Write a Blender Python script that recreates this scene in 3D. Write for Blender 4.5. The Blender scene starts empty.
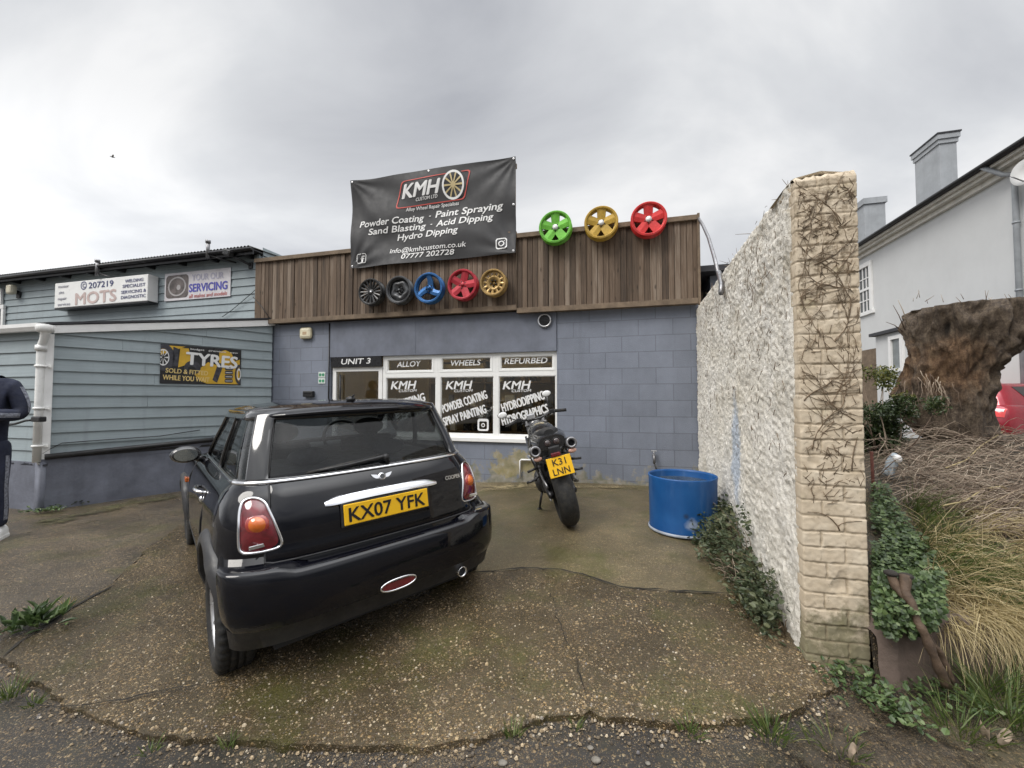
import bpy, bmesh, math, random
import numpy as np
from mathutils import Vector, Matrix, noise, Euler
PI = math.pi
R = math.radians
rnd = random.Random(7)
S = bpy.context.scene
COL = S.collection

# ---------------------------------------------------------------- camera
FOC, CX, CY, CAMZ = 402.0, 512.0, 384.0, 1.215
PITCH = math.atan(13.5 / FOC)
cam = bpy.data.objects.new('camera', bpy.data.cameras.new('camera'))
COL.objects.link(cam)
cam.location = (0, 0, CAMZ)
cam.rotation_euler = (PI / 2 + PITCH, 0, 0)
cam.data.sensor_width = 36
cam.data.lens = 36 * FOC / 1024
cam.data.clip_start = 0.05
cam.data.clip_end = 3000
S.camera = cam

def ray(px, py):
    a, b = (px - CX) / FOC, (CY - py) / FOC
    c, s = math.cos(PITCH), math.sin(PITCH)
    return Vector((a, c - b * s, s + b * c))

def hit(px, py, p0, nrm):
    d = ray(px, py)
    o = Vector((0, 0, CAMZ))
    t = (Vector(p0) - o).dot(nrm) / d.dot(nrm)
    return o + d * t

# ---------------------------------------------------------------- ground height
def lerp(x, pts):
    if x <= pts[0][0]: return pts[0][1]
    for i in range(1, len(pts)):
        b = pts[i]
        if x <= b[0]:
            a = pts[i - 1]
            return a[1] + (b[1] - a[1]) * (x - a[0]) / (b[0] - a[0])
    return pts[-1][1]
def smooth_tab(pts, h=0.5):
    def f(x):
        return sum(lerp(x + h * k / 3, pts) for k in (-3, -2, -1, 0, 1, 2, 3)) / 7
    return f
GA = smooth_tab([(-5, -.24), (0, -.2), (2, -.13), (3.6, -.02), (5.4, 0), (60, 0)])
GB = smooth_tab([(-40, -.2), (-4.6, -.2), (-3.2, -.225), (-1.5, -.14), (.9, 0), (40, 0)])
def gz(x, y):
    return GA(y) + GB(x)
def gpix(px, py):
    d = ray(px, py)
    z = -.1
    for _ in range(12):
        t = (z - CAMZ) / d.z
        z = gz(d.x * t, d.y * t)
    return Vector((d.x * t, d.y * t, z))

# ---------------------------------------------------------------- mesh builder
class MB:
    def __init__(s):
        s.v, s.f, s.m, s.sm = [], [], [], []
        s.cur = 0
        s.smooth = False
    def add(s, vs, fs, smooth=None):
        o = len(s.v)
        s.v += [tuple(v) for v in vs]
        for f in fs:
            s.f.append(tuple(i + o for i in f))
            s.m.append(s.cur)
            s.sm.append(s.smooth if smooth is None else smooth)
        return s
    def box(s, x0, x1, y0, y1, z0, z1, M=None, bev=0):
        if bev:
            b = bev
            bm = bmesh.new()
            bmesh.ops.create_cube(bm, size=1)
            for v in bm.verts:
                v.co = Vector((x0 + (v.co.x + .5) * (x1 - x0), y0 + (v.co.y + .5) * (y1 - y0), z0 + (v.co.z + .5) * (z1 - z0)))
            bmesh.ops.bevel(bm, geom=bm.edges[:], offset=b, segments=2, affect='EDGES', profile=.5)
            bm.verts.index_update()
            vs = [v.co.copy() for v in bm.verts]
            fs = [[v.index for v in f.verts] for f in bm.faces]
            bm.free()
        else:
            vs = [Vector(p) for p in ((x0, y0, z0), (x1, y0, z0), (x1, y1, z0), (x0, y1, z0), (x0, y0, z1), (x1, y0, z1), (x1, y1, z1), (x0, y1, z1))]
            fs = [(0, 3, 2, 1), (4, 5, 6, 7), (0, 1, 5, 4), (1, 2, 6, 5), (2, 3, 7, 6), (3, 0, 4, 7)]
        if M is not None:
            vs = [M @ v for v in vs]
        return s.add(vs, fs)
    def prism(s, poly, vec, smooth_side=False):
        """poly: list of 3D points, extruded by vec"""
        n = len(poly)
        poly = [Vector(p) for p in poly]
        vec = Vector(vec)
        vs = poly + [p + vec for p in poly]
        s.add(vs, [tuple(range(n))[::-1], tuple(range(n, 2 * n))], False)
        o = len(s.v) - 2 * n
        for i in range(n):
            j = (i + 1) % n
            s.f.append((o + i, o + j, o + n + j, o + n + i)); s.m.append(s.cur); s.sm.append(smooth_side)
        return s
    def tube(s, pts, r, n=8, cap=True, closed=False, flat=1.0):
        pts = [Vector(p) for p in pts]
        k = len(pts)
        rs = r if isinstance(r, (list, tuple)) else [r] * k
        vs, fs = [], []
        up = None
        for i, p in enumerate(pts):
            if closed:
                t = pts[(i + 1) % k] - pts[i - 1]
            else:
                t = pts[min(i + 1, k - 1)] - pts[max(i - 1, 0)]
            if t.length < 1e-9: t = Vector((0, 0, 1))
            t.normalize()
            if up is None:
                up = Vector((0, 0, 1)) if abs(t.z) < .9 else Vector((1, 0, 0))
            a = t.cross(up)
            if a.length < 1e-6: a = t.cross(Vector((.3, 1, .2)))
            a.normalize()
            b = a.cross(t).normalized()
            up = b
            for j in range(n):
                w = 2 * PI * j / n
                vs.append(p + (a * math.cos(w) + b * math.sin(w) * flat) * rs[i])
        for i in range(k if closed else k - 1):
            i2 = (i + 1) % k
            for j in range(n):
                j2 = (j + 1) % n
                fs.append((i * n + j, i * n + j2, i2 * n + j2, i2 * n + j))
        if cap and not closed:
            fs.append(tuple(range(n))[::-1]); fs.append(tuple((k - 1) * n + j for j in range(n)))
        return s.add(vs, fs, True)
    def lathe(s, prof, M=None, n=32, mod=None, closed=False):
        """prof: (r, h) pairs about local z axis; M places it"""
        vs, fs = [], []
        k = len(prof)
        for j in range(n):
            w = 2 * PI * j / n
            for i, (r, h) in enumerate(prof):
                rr = r + (mod(i, j) if mod else 0)
                vs.append(Vector((rr * math.cos(w), rr * math.sin(w), h)))
        for j in range(n):
            j2 = (j + 1) % n
            for i in range(k if closed else k - 1):
                i2 = (i + 1) % k
                fs.append((j * k + i, j2 * k + i, j2 * k + i2, j * k + i2))
        if M is not None: vs = [M @ v for v in vs]
        return s.add(vs, fs, True)
    def sphere(s, c, r, nu=12, nv=8, M=None):
        if not hasattr(r, '__len__'): r = (r, r, r)
        vs, fs = [], []
        for i in range(nv + 1):
            a = PI * i / nv
            for j in range(nu):
                w = 2 * PI * j / nu
                v = Vector((r[0] * math.sin(a) * math.cos(w), r[1] * math.sin(a) * math.sin(w), r[2] * math.cos(a)))
                if M is not None: v = M.to_3x3() @ v
                vs.append(v + Vector(c))
        for i in range(nv):
            for j in range(nu):
                j2 = (j + 1) % nu
                fs.append((i * nu + j, (i + 1) * nu + j, (i + 1) * nu + j2, i * nu + j2))
        return s.add(vs, fs, True)
    def grid(s, fn, nu, nv, skip=None):
        vs = [fn(i, j) for j in range(nv) for i in range(nu)]
        fs = []
        for j in range(nv - 1):
            for i in range(nu - 1):
                if skip and skip(i, j): continue
                fs.append((j * nu + i, j * nu + i + 1, (j + 1) * nu + i + 1, (j + 1) * nu + i))
        return s.add(vs, fs, True)
    def build(s, name, mats, parent=None, autosmooth=None):
        me = bpy.data.meshes.new(name)
        me.from_pydata(s.v, [], s.f)
        mats = mats if isinstance(mats, (list, tuple)) else [mats]
        for m in mats: me.materials.append(m)
        me.polygons.foreach_set('material_index', s.m)
        me.polygons.foreach_set('use_smooth', s.sm)
        me.update()
        o = bpy.data.objects.new(name, me)
        COL.objects.link(o)
        if parent is not None: o.parent = parent
        if autosmooth is not None:
            bm = bmesh.new(); bm.from_mesh(me)
            for e in bm.edges:
                if len(e.link_faces) == 2 and e.calc_face_angle(0) > R(autosmooth): e.smooth = False
            bm.to_mesh(me); bm.free()
        return o

def tag(o, label=None, cat=None, group=None, kind=None):
    if label: o['label'] = label
    if cat: o['category'] = cat
    if group: o['group'] = group
    if kind: o['kind'] = kind
    return o
def thing(name, label, cat, M=None, group=None):
    o = bpy.data.objects.new(name, None)
    COL.objects.link(o)
    o.empty_display_size = .1
    if M is not None: o.matrix_world = M
    return tag(o, label, cat, group)
def rebase(o):
    """origin of a single mesh thing to the middle of its base"""
    me = o.data
    n = len(me.vertices)
    a = np.empty(n * 3, dtype=np.float32); me.vertices.foreach_get('co', a); a = a.reshape(-1, 3)
    c = Vector(((a[:, 0].min() + a[:, 0].max()) / 2, (a[:, 1].min() + a[:, 1].max()) / 2, float(a[:, 2].min())))
    me.transform(Matrix.Translation(-c))
    o.matrix_world = o.matrix_world @ Matrix.Translation(c)
    return o
def frame(o, x, y, z):
    M = Matrix.Identity(4)
    for i, a in enumerate((x, y, z)):
        for k in range(3): M[k][i] = a[k]
    for k in range(3): M[k][3] = o[k]
    return M

# ---------------------------------------------------------------- materials
def new_mat(name):
    m = bpy.data.materials.new(name); m.use_nodes = True
    nt = m.node_tree
    return m, nt, nt.nodes['Principled BSDF']
def nd(nt, typ, ins=None, **kw):
    n = nt.nodes.new(typ)
    for k, v in kw.items(): setattr(n, k, v)
    for k, v in (ins or {}).items():
        if isinstance(v, bpy.types.NodeSocket): nt.links.new(v, n.inputs[k])
        else: n.inputs[k].default_value = v
    return n
def c4(c): return (c[0], c[1], c[2], 1)
def ramp(nt, fac, stops, interp='LINEAR'):
    n = nt.nodes.new('ShaderNodeValToRGB')
    n.color_ramp.interpolation = interp
    el = n.color_ramp.elements
    while len(el) < len(stops): el.new(.5)
    for e, (p, c) in zip(el, stops):
        e.position = p
        e.color = c4(c) if hasattr(c, '__len__') else (c, c, c, 1)
    nt.links.new(fac, n.inputs[0])
    return n.outputs[0]
def mixc(nt, fac, a, b, mode='MIX'):
    n = nt.nodes.new('ShaderNodeMix'); n.data_type = 'RGBA'; n.blend_type = mode
    for idx, v in ((0, fac), (6, a), (7, b)):
        if isinstance(v, bpy.types.NodeSocket): nt.links.new(v, n.inputs[idx])
        else: n.inputs[idx].default_value = v if idx == 0 else c4(v)
    return n.outputs[2]
def mth(nt, op, a, b=None, clamp=False):
    n = nt.nodes.new('ShaderNodeMath'); n.operation = op; n.use_clamp = clamp
    for i, v in enumerate((a, b)):
        if v is None: continue
        if isinstance(v, bpy.types.NodeSocket): nt.links.new(v, n.inputs[i])
        else: n.inputs[i].default_value = v
    return n.outputs[0]
def coord(nt, kind='Object', scale=(1, 1, 1), loc=(0, 0, 0)):
    t = nt.nodes.new('ShaderNodeTexCoord')
    mp = nd(nt, 'ShaderNodeMapping', {'Vector': t.outputs[kind], 'Scale': scale, 'Location': loc})
    return mp.outputs[0]
def nz(nt, vec, scale, detail=4, rough=.55, dist=0):
    return nd(nt, 'ShaderNodeTexNoise', {'Vector': vec, 'Scale': scale, 'Detail': detail, 'Roughness': rough, 'Distortion': dist}).outputs['Fac']
def bump(nt, bs, h, strength=.3, dist=.01, prev=None):
    n = nd(nt, 'ShaderNodeBump', {'Height': h, 'Strength': strength, 'Distance': dist})
    if prev is not None: nt.links.new(prev, n.inputs['Normal'])
    nt.links.new(n.outputs[0], bs.inputs['Normal'])
    return n.outputs[0]
def setc(nt, bs, sock): nt.links.new(sock, bs.inputs['Base Color'])

def simple(name, col, rough=.5, metal=0, var=.15, scale=6, bmp=0, bscale=60, coat=0, rvar=.1, dirt=None, dirt_amt=.5, spec=.5):
    """paint/metal/plastic with soft blotches, roughness variation and optional dirt"""
    m, nt, bs = new_mat(name)
    co = coord(nt)
    f = nz(nt, co, scale, 5)
    a = tuple(max(0, c * (1 - var)) for c in col); b = tuple(min(1, c * (1 + var)) for c in col)
    colr = ramp(nt, f, [(.3, a), (.7, b)])
    if dirt is not None:
        d = nz(nt, co, scale * 1.7 + 1, 8, .7)
        colr = mixc(nt, mth(nt, 'MULTIPLY', ramp(nt, d, [(.48, 0.), (.72, 1.)]), dirt_amt), colr, dirt)
    setc(nt, bs, colr)
    g = nz(nt, co, scale * 3, 4)
    rr = ramp(nt, g, [(.3, max(.02, rough - rvar)), (.7, min(1, rough + rvar))])
    nt.links.new(rr, bs.inputs['Roughness'])
    bs.inputs['Metallic'].default_value = metal
    bs.inputs['Specular IOR Level'].default_value = spec
    if coat:
        bs.inputs['Coat Weight'].default_value = coat; bs.inputs['Coat Roughness'].default_value = .04
    if bmp: bump(nt, bs, nz(nt, co, bscale, 4), bmp, .004)
    return m

M = {}
M['black_plastic'] = simple('black plastic', (.018, .018, .019), .45, var=.3, scale=20, bmp=.15, bscale=200)
M['rubber'] = simple('tyre rubber', (.017, .017, .017), .75, var=.35, scale=15, bmp=.3, bscale=90, dirt=(.09, .075, .05), dirt_amt=.35)
M['chrome'] = simple('chrome', (.8, .8, .82), .12, 1, var=.06, scale=9, rvar=.07)
M['silver'] = simple('silver paint', (.55, .55, .56), .32, .8, var=.12, scale=12)
M['white_upvc'] = simple('white plastic frame', (.84, .84, .82), .35, var=.03, scale=5, dirt=(.6, .58, .52), dirt_amt=.15)
M['white_paint'] = simple('white painted timber', (.82, .82, .81), .5, var=.04, scale=5, dirt=(.5, .5, .46), dirt_amt=.2)
M['white_vinyl'] = simple('white vinyl lettering', (.78, .78, .77), .5, var=.04, scale=8)
M['dark_panel'] = simple('black sign panel', (.012, .012, .014), .3, var=.2)
M['plate_yellow'] = simple('yellow number plate', (.80, .46, .012), .35, var=.06, scale=10)
M['plate_black'] = simple('number plate characters', (.008, .008, .01), .4)
M['dark_metal'] = simple('dark metal', (.04, .04, .042), .4, .6, var=.3, scale=14)
M['grey_metal'] = simple('grey metal', (.25, .25, .26), .35, .7, var=.2, scale=14, dirt=(.1, .08, .05))
M['twig'] = simple('dead stems', (.15, .105, .065), .85, var=.5, scale=25)
M['skin'] = simple('skin', (.55, .33, .24), .5, var=.08, scale=10)
M['interior'] = simple('dark car interior', (.02, .02, .022), .7, var=.2)
# ================================================================= frames
YAW = R(14.5)
U = Vector((math.cos(YAW), -math.sin(YAW), 0)); N = Vector((math.sin(YAW), math.cos(YAW), 0)); Z = Vector((0, 0, 1))
P0 = Vector((1.763, 5.58, 0))
FM = frame(P0, U, N, Z)                       # facade frame: x along, y into building, z up
FMI = FM.inverted()
def fac(px, py, off=0.0):
    p = FMI @ hit(px, py, P0 + N * off, N)
    return p.x, p.z

def box_wall_uv(): pass

# ---- materials for the buildings
def block_mat(name, base, dark):
    m, nt, bs = new_mat(name)
    t = nt.nodes.new('ShaderNodeTexCoord')
    sp = nd(nt, 'ShaderNodeSeparateXYZ', {0: t.outputs['Object']})
    w = nz(nt, t.outputs['Object'], 3.1, 3)
    wx = mth(nt, 'ADD', sp.outputs[0], mth(nt, 'MULTIPLY', mth(nt, 'SUBTRACT', w, .5), .012))
    wz = mth(nt, 'ADD', sp.outputs[2], mth(nt, 'MULTIPLY', mth(nt, 'SUBTRACT', nz(nt, t.outputs['Object'], 2.2, 3), .5), .014))
    cv = nd(nt, 'ShaderNodeCombineXYZ', {0: wx, 1: mth(nt, 'SUBTRACT', wz, .052)})
    br = nd(nt, 'ShaderNodeTexBrick', {'Vector': cv.outputs[0], 'Color1': c4(base), 'Color2': c4(tuple(c * .72 for c in base)), 'Mortar': c4(tuple(c * .42 for c in base)),
            'Scale': 1.0, 'Mortar Size': .0075, 'Mortar Smooth': .35, 'Bias': -.2, 'Brick Width': .45, 'Row Height': .225})
    o = t.outputs['Object']
    blot = ramp(nt, nz(nt, o, 1.6, 7, .65), [(.3, tuple(c * .66 for c in base)), (.7, tuple(min(1, c * 1.3) for c in base))])
    col = mixc(nt, .5, br.outputs['Color'], blot)
    streak = nd(nt, 'ShaderNodeMapping', {'Vector': o, 'Scale': (7, 7, .8)}).outputs[0]
    st = ramp(nt, nz(nt, streak, 1.0, 6, .6), [(.55, 0.), (.8, 1.)])
    col = mixc(nt, mth(nt, 'MULTIPLY', st, .35), col, tuple(c * .55 for c in base))
    # damp algae and flaked paint close to the ground
    low = nd(nt, 'ShaderNodeMapRange', {0: sp.outputs[2], 1: .42, 2: .02, 3: 0., 4: 1.}).outputs[0]
    fl = ramp(nt, mth(nt, 'ADD', nz(nt, o, 2.4, 8, .7), mth(nt, 'MULTIPLY', low, .22)), [(.63, 0.), (.68, 1.)])
    fl = mth(nt, 'MULTIPLY', fl, mth(nt, 'GREATER_THAN', low, .02))
    gr = ramp(nt, nz(nt, o, 9, 5), [(.35, (.18, .17, .06)), (.55, (.36, .31, .2)), (.75, (.42, .42, .40))])
    col = mixc(nt, mth(nt, 'MULTIPLY', fl, .6), col, gr)
    a_, b_ = fac(515, 463), 0
    dw = nd(nt, 'ShaderNodeVectorMath', {0: nd(nt, 'ShaderNodeMapping', {'Vector': o, 'Scale': (1.5, 0, 3.6), 'Location': (-a_[0] * 1.5, 0, -a_[1] * 3.6)}).outputs[0]}, operation='LENGTH').outputs['Value']
    wm = ramp(nt, mth(nt, 'SUBTRACT', mth(nt, 'ADD', nz(nt, o, 5, 8, .7), .25), mth(nt, 'MULTIPLY', dw, .38)), [(.50, 0.), (.56, 1.)])
    col = mixc(nt, mth(nt, 'MULTIPLY', wm, .75), col, ramp(nt, nz(nt, o, 7, 5), [(.35, (.22, .19, .06)), (.55, (.36, .30, .15)), (.7, (.42, .40, .34))]))
    setc(nt, bs, col)
    bs.inputs['Roughness'].default_value = .62
    b1 = bump(nt, bs, br.outputs['Fac'], -.55, .012)
    b2 = bump(nt, bs, nz(nt, o, 60, 7, .75), .7, .008, b1)
    return m
M['block'] = block_mat('painted blockwork', (.20, .222, .272), None)
def render_mat(name, base, var=.2, scale=2.5, bscale=50, b=.3, rough=.75, streak=.3, dcol=.5):
    m, nt, bs = new_mat(name)
    o = coord(nt)
    col = ramp(nt, nz(nt, o, scale, 8, .65), [(.28, tuple(c * (1 - var) for c in base)), (.72, tuple(min(1, c * (1 + var)) for c in base))])
    sv = coord(nt, 'Object', (5, 5, .6))
    st = ramp(nt, nz(nt, sv, 1.0, 6, .65), [(.5, 0.), (.8, 1.)])
    col = mixc(nt, mth(nt, 'MULTIPLY', st, streak), col, tuple(c * dcol for c in base))
    setc(nt, bs, col); bs.inputs['Roughness'].default_value = rough
    bump(nt, bs, nz(nt, o, bscale, 6, .65), b, .006)
    return m
M['band'] = render_mat('grey blue board', (.15, .165, .205), .22, 3, 60, .2, .6)
M['plinth'] = render_mat('blue painted plinth', (.14, .15, .185), .3, 3, 22, .8, .7, .5, .45)
M['house_wall'] = render_mat('pale blue grey render', (.62, .63, .63), .06, .9, 40, .15, .8, .14, .8)
M['chimney'] = render_mat('weathered grey render', (.36, .38, .40), .2, 1.6, 30, .25, .85, .4, .6)
M['shop_wall'] = render_mat('beige inside wall', (.62, .52, .34), .15, 1.2, 20, .05, .8)
M['shop_floor'] = render_mat('shop floor', (.16, .14, .12), .2, 2, 20, .05, .5)
M['slate'] = render_mat('dark slate', (.035, .035, .04), .3, 6, 40, .3, .6)

def plank_mat(name, stops, pitch, grain=(60, 60, 2.2), rough=.8):
    m, nt, bs = new_mat(name)
    t = nt.nodes.new('ShaderNodeTexCoord'); o = t.outputs['Object']
    sp = nd(nt, 'ShaderNodeSeparateXYZ', {0: o})
    idx = mth(nt, 'FLOOR', mth(nt, 'DIVIDE', sp.outputs[0], pitch))
    wn = nd(nt, 'ShaderNodeTexWhiteNoise', {'W': idx}, noise_dimensions='1D').outputs['Value']
    # each board has its own grain: shift the pattern by the board's number
    off = nd(nt, 'ShaderNodeCombineXYZ', {0: mth(nt, 'MULTIPLY', idx, 3.7), 1: 0., 2: mth(nt, 'MULTIPLY', idx, 1.9)}).outputs[0]
    vec = nd(nt, 'ShaderNodeVectorMath', {0: o, 1: off}, operation='ADD').outputs[0]
    g = nz(nt, nd(nt, 'ShaderNodeMapping', {'Vector': vec, 'Scale': grain}).outputs[0], 1.0, 7, .65, .4)
    big = nz(nt, nd(nt, 'ShaderNodeMapping', {'Vector': vec, 'Scale': (5, 5, .9)}).outputs[0], 1.0, 5, .6)
    fac = mth(nt, 'ADD', mth(nt, 'MULTIPLY', g, .5), mth(nt, 'ADD', mth(nt, 'ADD', mth(nt, 'MULTIPLY', wn, .24), .05), mth(nt, 'MULTIPLY', big, .3)))
    col = ramp(nt, fac, stops)
    kn = nd(nt, 'ShaderNodeTexVoronoi', {'Vector': nd(nt, 'ShaderNodeMapping', {'Vector': vec, 'Scale': (11, 11, 3.6)}).outputs[0], 'Scale': 1.0}).outputs['Distance']
    col = mixc(nt, ramp(nt, kn, [(.06, .85), (.16, 0.)]), col, (.03, .018, .01))
    setc(nt, bs, col); bs.inputs['Roughness'].default_value = rough
    bump(nt, bs, g, .5, .006)
    return m
M['fence_wood'] = plank_mat('weathered fence boards', [(.32, (.018, .013, .009)), (.46, (.078, .053, .035)), (.60, (.145, .100, .067)), (.82, (.32, .265, .21))], .078)
M['rail_wood'] = render_mat('weathered rail', (.17, .125, .085), .4, 7, 30, .4, .85)
def clap_mat(name, base):
    m, nt, bs = new_mat(name)
    t = nt.nodes.new('ShaderNodeTexCoord'); o = t.outputs['Object']
    g = nz(nt, nd(nt, 'ShaderNodeMapping', {'Vector': o, 'Scale': (2, 2, 45)}).outputs[0], 1.0, 6, .6)
    b = nz(nt, o, 1.4, 7, .65)
    col = ramp(nt, mth(nt, 'ADD', mth(nt, 'MULTIPLY', g, .4), mth(nt, 'MULTIPLY', b, .6)), [(.3, tuple(c * .8 for c in base)), (.7, tuple(c * 1.15 for c in base))])
    st = ramp(nt, nz(nt, nd(nt, 'ShaderNodeMapping', {'Vector': o, 'Scale': (9, 9, .7)}).outputs[0], 1.0, 6, .6), [(.55, 0.), (.85, 1.)])
    col = mixc(nt, mth(nt, 'MULTIPLY', st, .5), col, tuple(c * .55 for c in base))
    setc(nt, bs, col); bs.inputs['Roughness'].default_value = .55
    bump(nt, bs, g, .25, .004)
    return m
M['clap'] = clap_mat('blue painted weatherboard', (.30, .352, .372))
def glass_mat(name, tint=(.8, .85, .85), refl=1.25):
    m = bpy.data.materials.new(name); m.use_nodes = True
    nt = m.node_tree; nt.nodes.clear()
    out = nt.nodes.new('ShaderNodeOutputMaterial')
    tr = nd(nt, 'ShaderNodeBsdfTransparent', {0: c4(tint)})
    gl = nd(nt, 'ShaderNodeBsdfGlossy', {0: (1, 1, 1, 1), 'Roughness': .02})
    fr = nd(nt, 'ShaderNodeFresnel', {'IOR': 1.5})
    f2 = mth(nt, 'MULTIPLY', fr.outputs[0], refl, True)
    mx = nd(nt, 'ShaderNodeMixShader', {0: f2, 1: tr.outputs[0], 2: gl.outputs[0]})
    nt.links.new(mx.outputs[0], out.inputs[0])
    return m
M['glass'] = glass_mat('window glass', (.86, .87, .86))
M['car_glass'] = glass_mat('tinted car glass', (.66, .70, .70), .85)

# ---- text helper: letters as a flat mesh in the local xz plane, facing -y
FONT_CACHE = {}
def letters(mb, body, x0, z0, x1, z1, h, y, shear=0.0, bold=0.0, warp=None, ratio=None, space=1.0):
    """place text so that its baseline runs (x0,z0)->(x1,z1) and its cap height is h"""
    strike, bold = bold * .95, 0.0
    key = (body, bold, space)
    if key not in FONT_CACHE:
        cu = bpy.data.curves.new('lettering', 'FONT')
        cu.body = body; cu.size = 1; cu.offset = bold; cu.space_character = space
        cu.resolution_u = 3; cu.fill_mode = 'FRONT'
        ob = bpy.data.objects.new('lettering', cu)
        COL.objects.link(ob)
        dg = bpy.context.evaluated_depsgraph_get(); dg.update()
        me = bpy.data.meshes.new_from_object(ob.evaluated_get(dg))
        vs = [tuple(v.co) for v in me.vertices]; fs = [tuple(p.vertices) for p in me.polygons]
        bpy.data.objects.remove(ob); bpy.data.curves.remove(cu); bpy.data.meshes.remove(me)
        FONT_CACHE[key] = (vs, fs)
    vs, fs = FONT_CACHE[key]
    xa = min(v[0] for v in vs); xb = max(v[0] for v in vs)
    cap = 0.729
    L = math.hypot(x1 - x0, z1 - z0)
    ca, sa = (x1 - x0) / L, (z1 - z0) / L
    out = []
    for v in vs:
        yy = v[1] / cap * h
        xx = (v[0] - xa) / (xb - xa) * (L - abs(shear) * h) + shear * yy
        p = Vector((x0 + xx * ca - yy * sa, y, z0 + xx * sa + yy * ca))
        if warp: p.y += warp(p.x, p.z)
        out.append(p)
    # orient faces to -y
    fs2 = []
    for f in fs:
        a, b, c = out[f[0]], out[f[1]], out[f[2]]
        nrm = (b - a).cross(c - a)
        fs2.append(f if nrm.y < 0 else f[::-1])
    # weight: the same letters struck again slightly to the side, each a hair in front of the last
    w = strike * h
    for k, (dx, dz) in enumerate(((0, 0), (1, 0), (-1, 0), (0, .8), (0, -.8), (.7, .6), (-.7, -.6))[:1 if not w else 7]):
        mb.add([p + Vector((dx * w, -.00025 * k, dz * w)) for p in out], fs2, False)
def rrect(x0, z0, x1, z1, r, seg=5):
    pts = []
    for cx, cz, a in ((x1 - r, z1 - r, 0), (x0 + r, z1 - r, 90), (x0 + r, z0 + r, 180), (x1 - r, z0 + r, 270)):
        for k in range(seg + 1):
            w = R(a + 90 * k / seg)
            pts.append((cx + r * math.cos(w), cz + r * math.sin(w)))
    return pts
def flat_poly(mb, pts, y, warp=None):
    vs = [Vector((p[0], y + (warp(p[0], p[1]) if warp else 0), p[1])) for p in pts]
    mb.add(vs, [tuple(range(len(vs)))[::-1]], False)
def flat_ring(mb, outer, inner, y, warp=None):
    n = len(outer)
    vs = [Vector((p[0], y + (warp(p[0], p[1]) if warp else 0), p[1])) for p in list(outer) + list(inner)]
    mb.add(vs, [(i, n + i, n + (i + 1) % n, (i + 1) % n) for i in range(n)], False)
def circ(cx, cz, r, n=24): return [(cx + r * math.cos(2 * PI * k / n), cz + r * math.sin(2 * PI * k / n)) for k in range(n)]
def camera_icon(mb, x0, z0, x1, z1, y, warp=None):
    r = (x1 - x0) * .24; t = (x1 - x0) * .1
    flat_ring(mb, rrect(x0, z0, x1, z1, r), rrect(x0 + t, z0 + t, x1 - t, z1 - t, r * .7), y, warp)
    cx, cz, q = (x0 + x1) / 2, (z0 + z1) / 2, (x1 - x0) / 2
    flat_ring(mb, circ(cx, cz, q * .52), circ(cx, cz, q * .34), y, warp)
    flat_poly(mb, circ(cx + q * .5, cz + q * .5, q * .1, 10), y, warp)

# ================================================================= the workshop
shop = thing('workshop', 'single storey blue grey block workshop with timber fascia and shop window', 'workshop', FM)
sR, _ = fac(701, 485); sL, _ = fac(258, 400)
sWl, _ = fac(330, 400); sWr, _ = fac(557, 400)
zWb = fac(505, 439)[1]; zWt = fac(500, 352.5)[1]
sD = fac(381.5, 400)[0]; zBand = 2.50
TH = .22
mb = MB()
mb.box(sL, sWl, 0, TH, -.3, zBand)                   # left of the door
mb.box(sWr, sR + .4, 0, TH, -.3, zBand)                   # right of the window
mb.box(sD - .02, sWr, 0, TH, -.3, zWb - .04)              # under the window
mb.build('wall', M['block'], shop)
mb = MB()
mb.box(sWl + .003, sWr - .003, -.018, TH, zWt, zBand)     # boarded band over the openings
xj = fac(416, 330)[0]
mb.box(xj - .004, xj + .004, -.021, -.017, zWt + .01, zBand - .01)
mb.build('lintel_board', M['band'], shop)
# roof and side walls behind
mb = MB(); mb.box(sL, sR + .4, .02, 7, zBand + .42, zBand + .5); mb.build('roof', M['slate'], shop)
mb = MB(); mb.box(sL, sL + .2, TH + .002, 7, -.3, zBand + .41); mb.box(sR + .2, sR + .4, TH + .002, 7, -.3, zBand + .41); mb.box(sL + .201, sR + .199, 6.8, 7, -.3, zBand + .41)
mb.build('back_wall', M['block'], shop)
# room behind the shop window
mb = MB()
ra, rb, rd = sWl - .5, sWr + .6, 3.0
mb.add([(ra, TH + .01, 2.45), (rb, TH + .01, 2.45), (rb, rd, 2.45), (ra, rd, 2.45)], [(0, 1, 2, 3)])
mb.add([(ra, rd, 0), (rb, rd, 0), (rb, rd, 2.45), (ra, rd, 2.45)], [(0, 1, 2, 3)])
mb.add([(ra, TH, 0), (ra, rd, 0), (ra, rd, 2.45), (ra, TH, 2.45)], [(0, 1, 2, 3)])
mb.add([(rb, TH, 0), (rb, rd, 0), (rb, rd, 2.45), (rb, TH, 2.45)], [(0, 1, 2, 3)])
mb.build('inner_wall', M['shop_wall'], shop)
mb = MB(); mb.box(ra, rb, TH + .01, rd, -.02, .02); mb.build('inner_floor', M['shop_floor'], shop)
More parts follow.
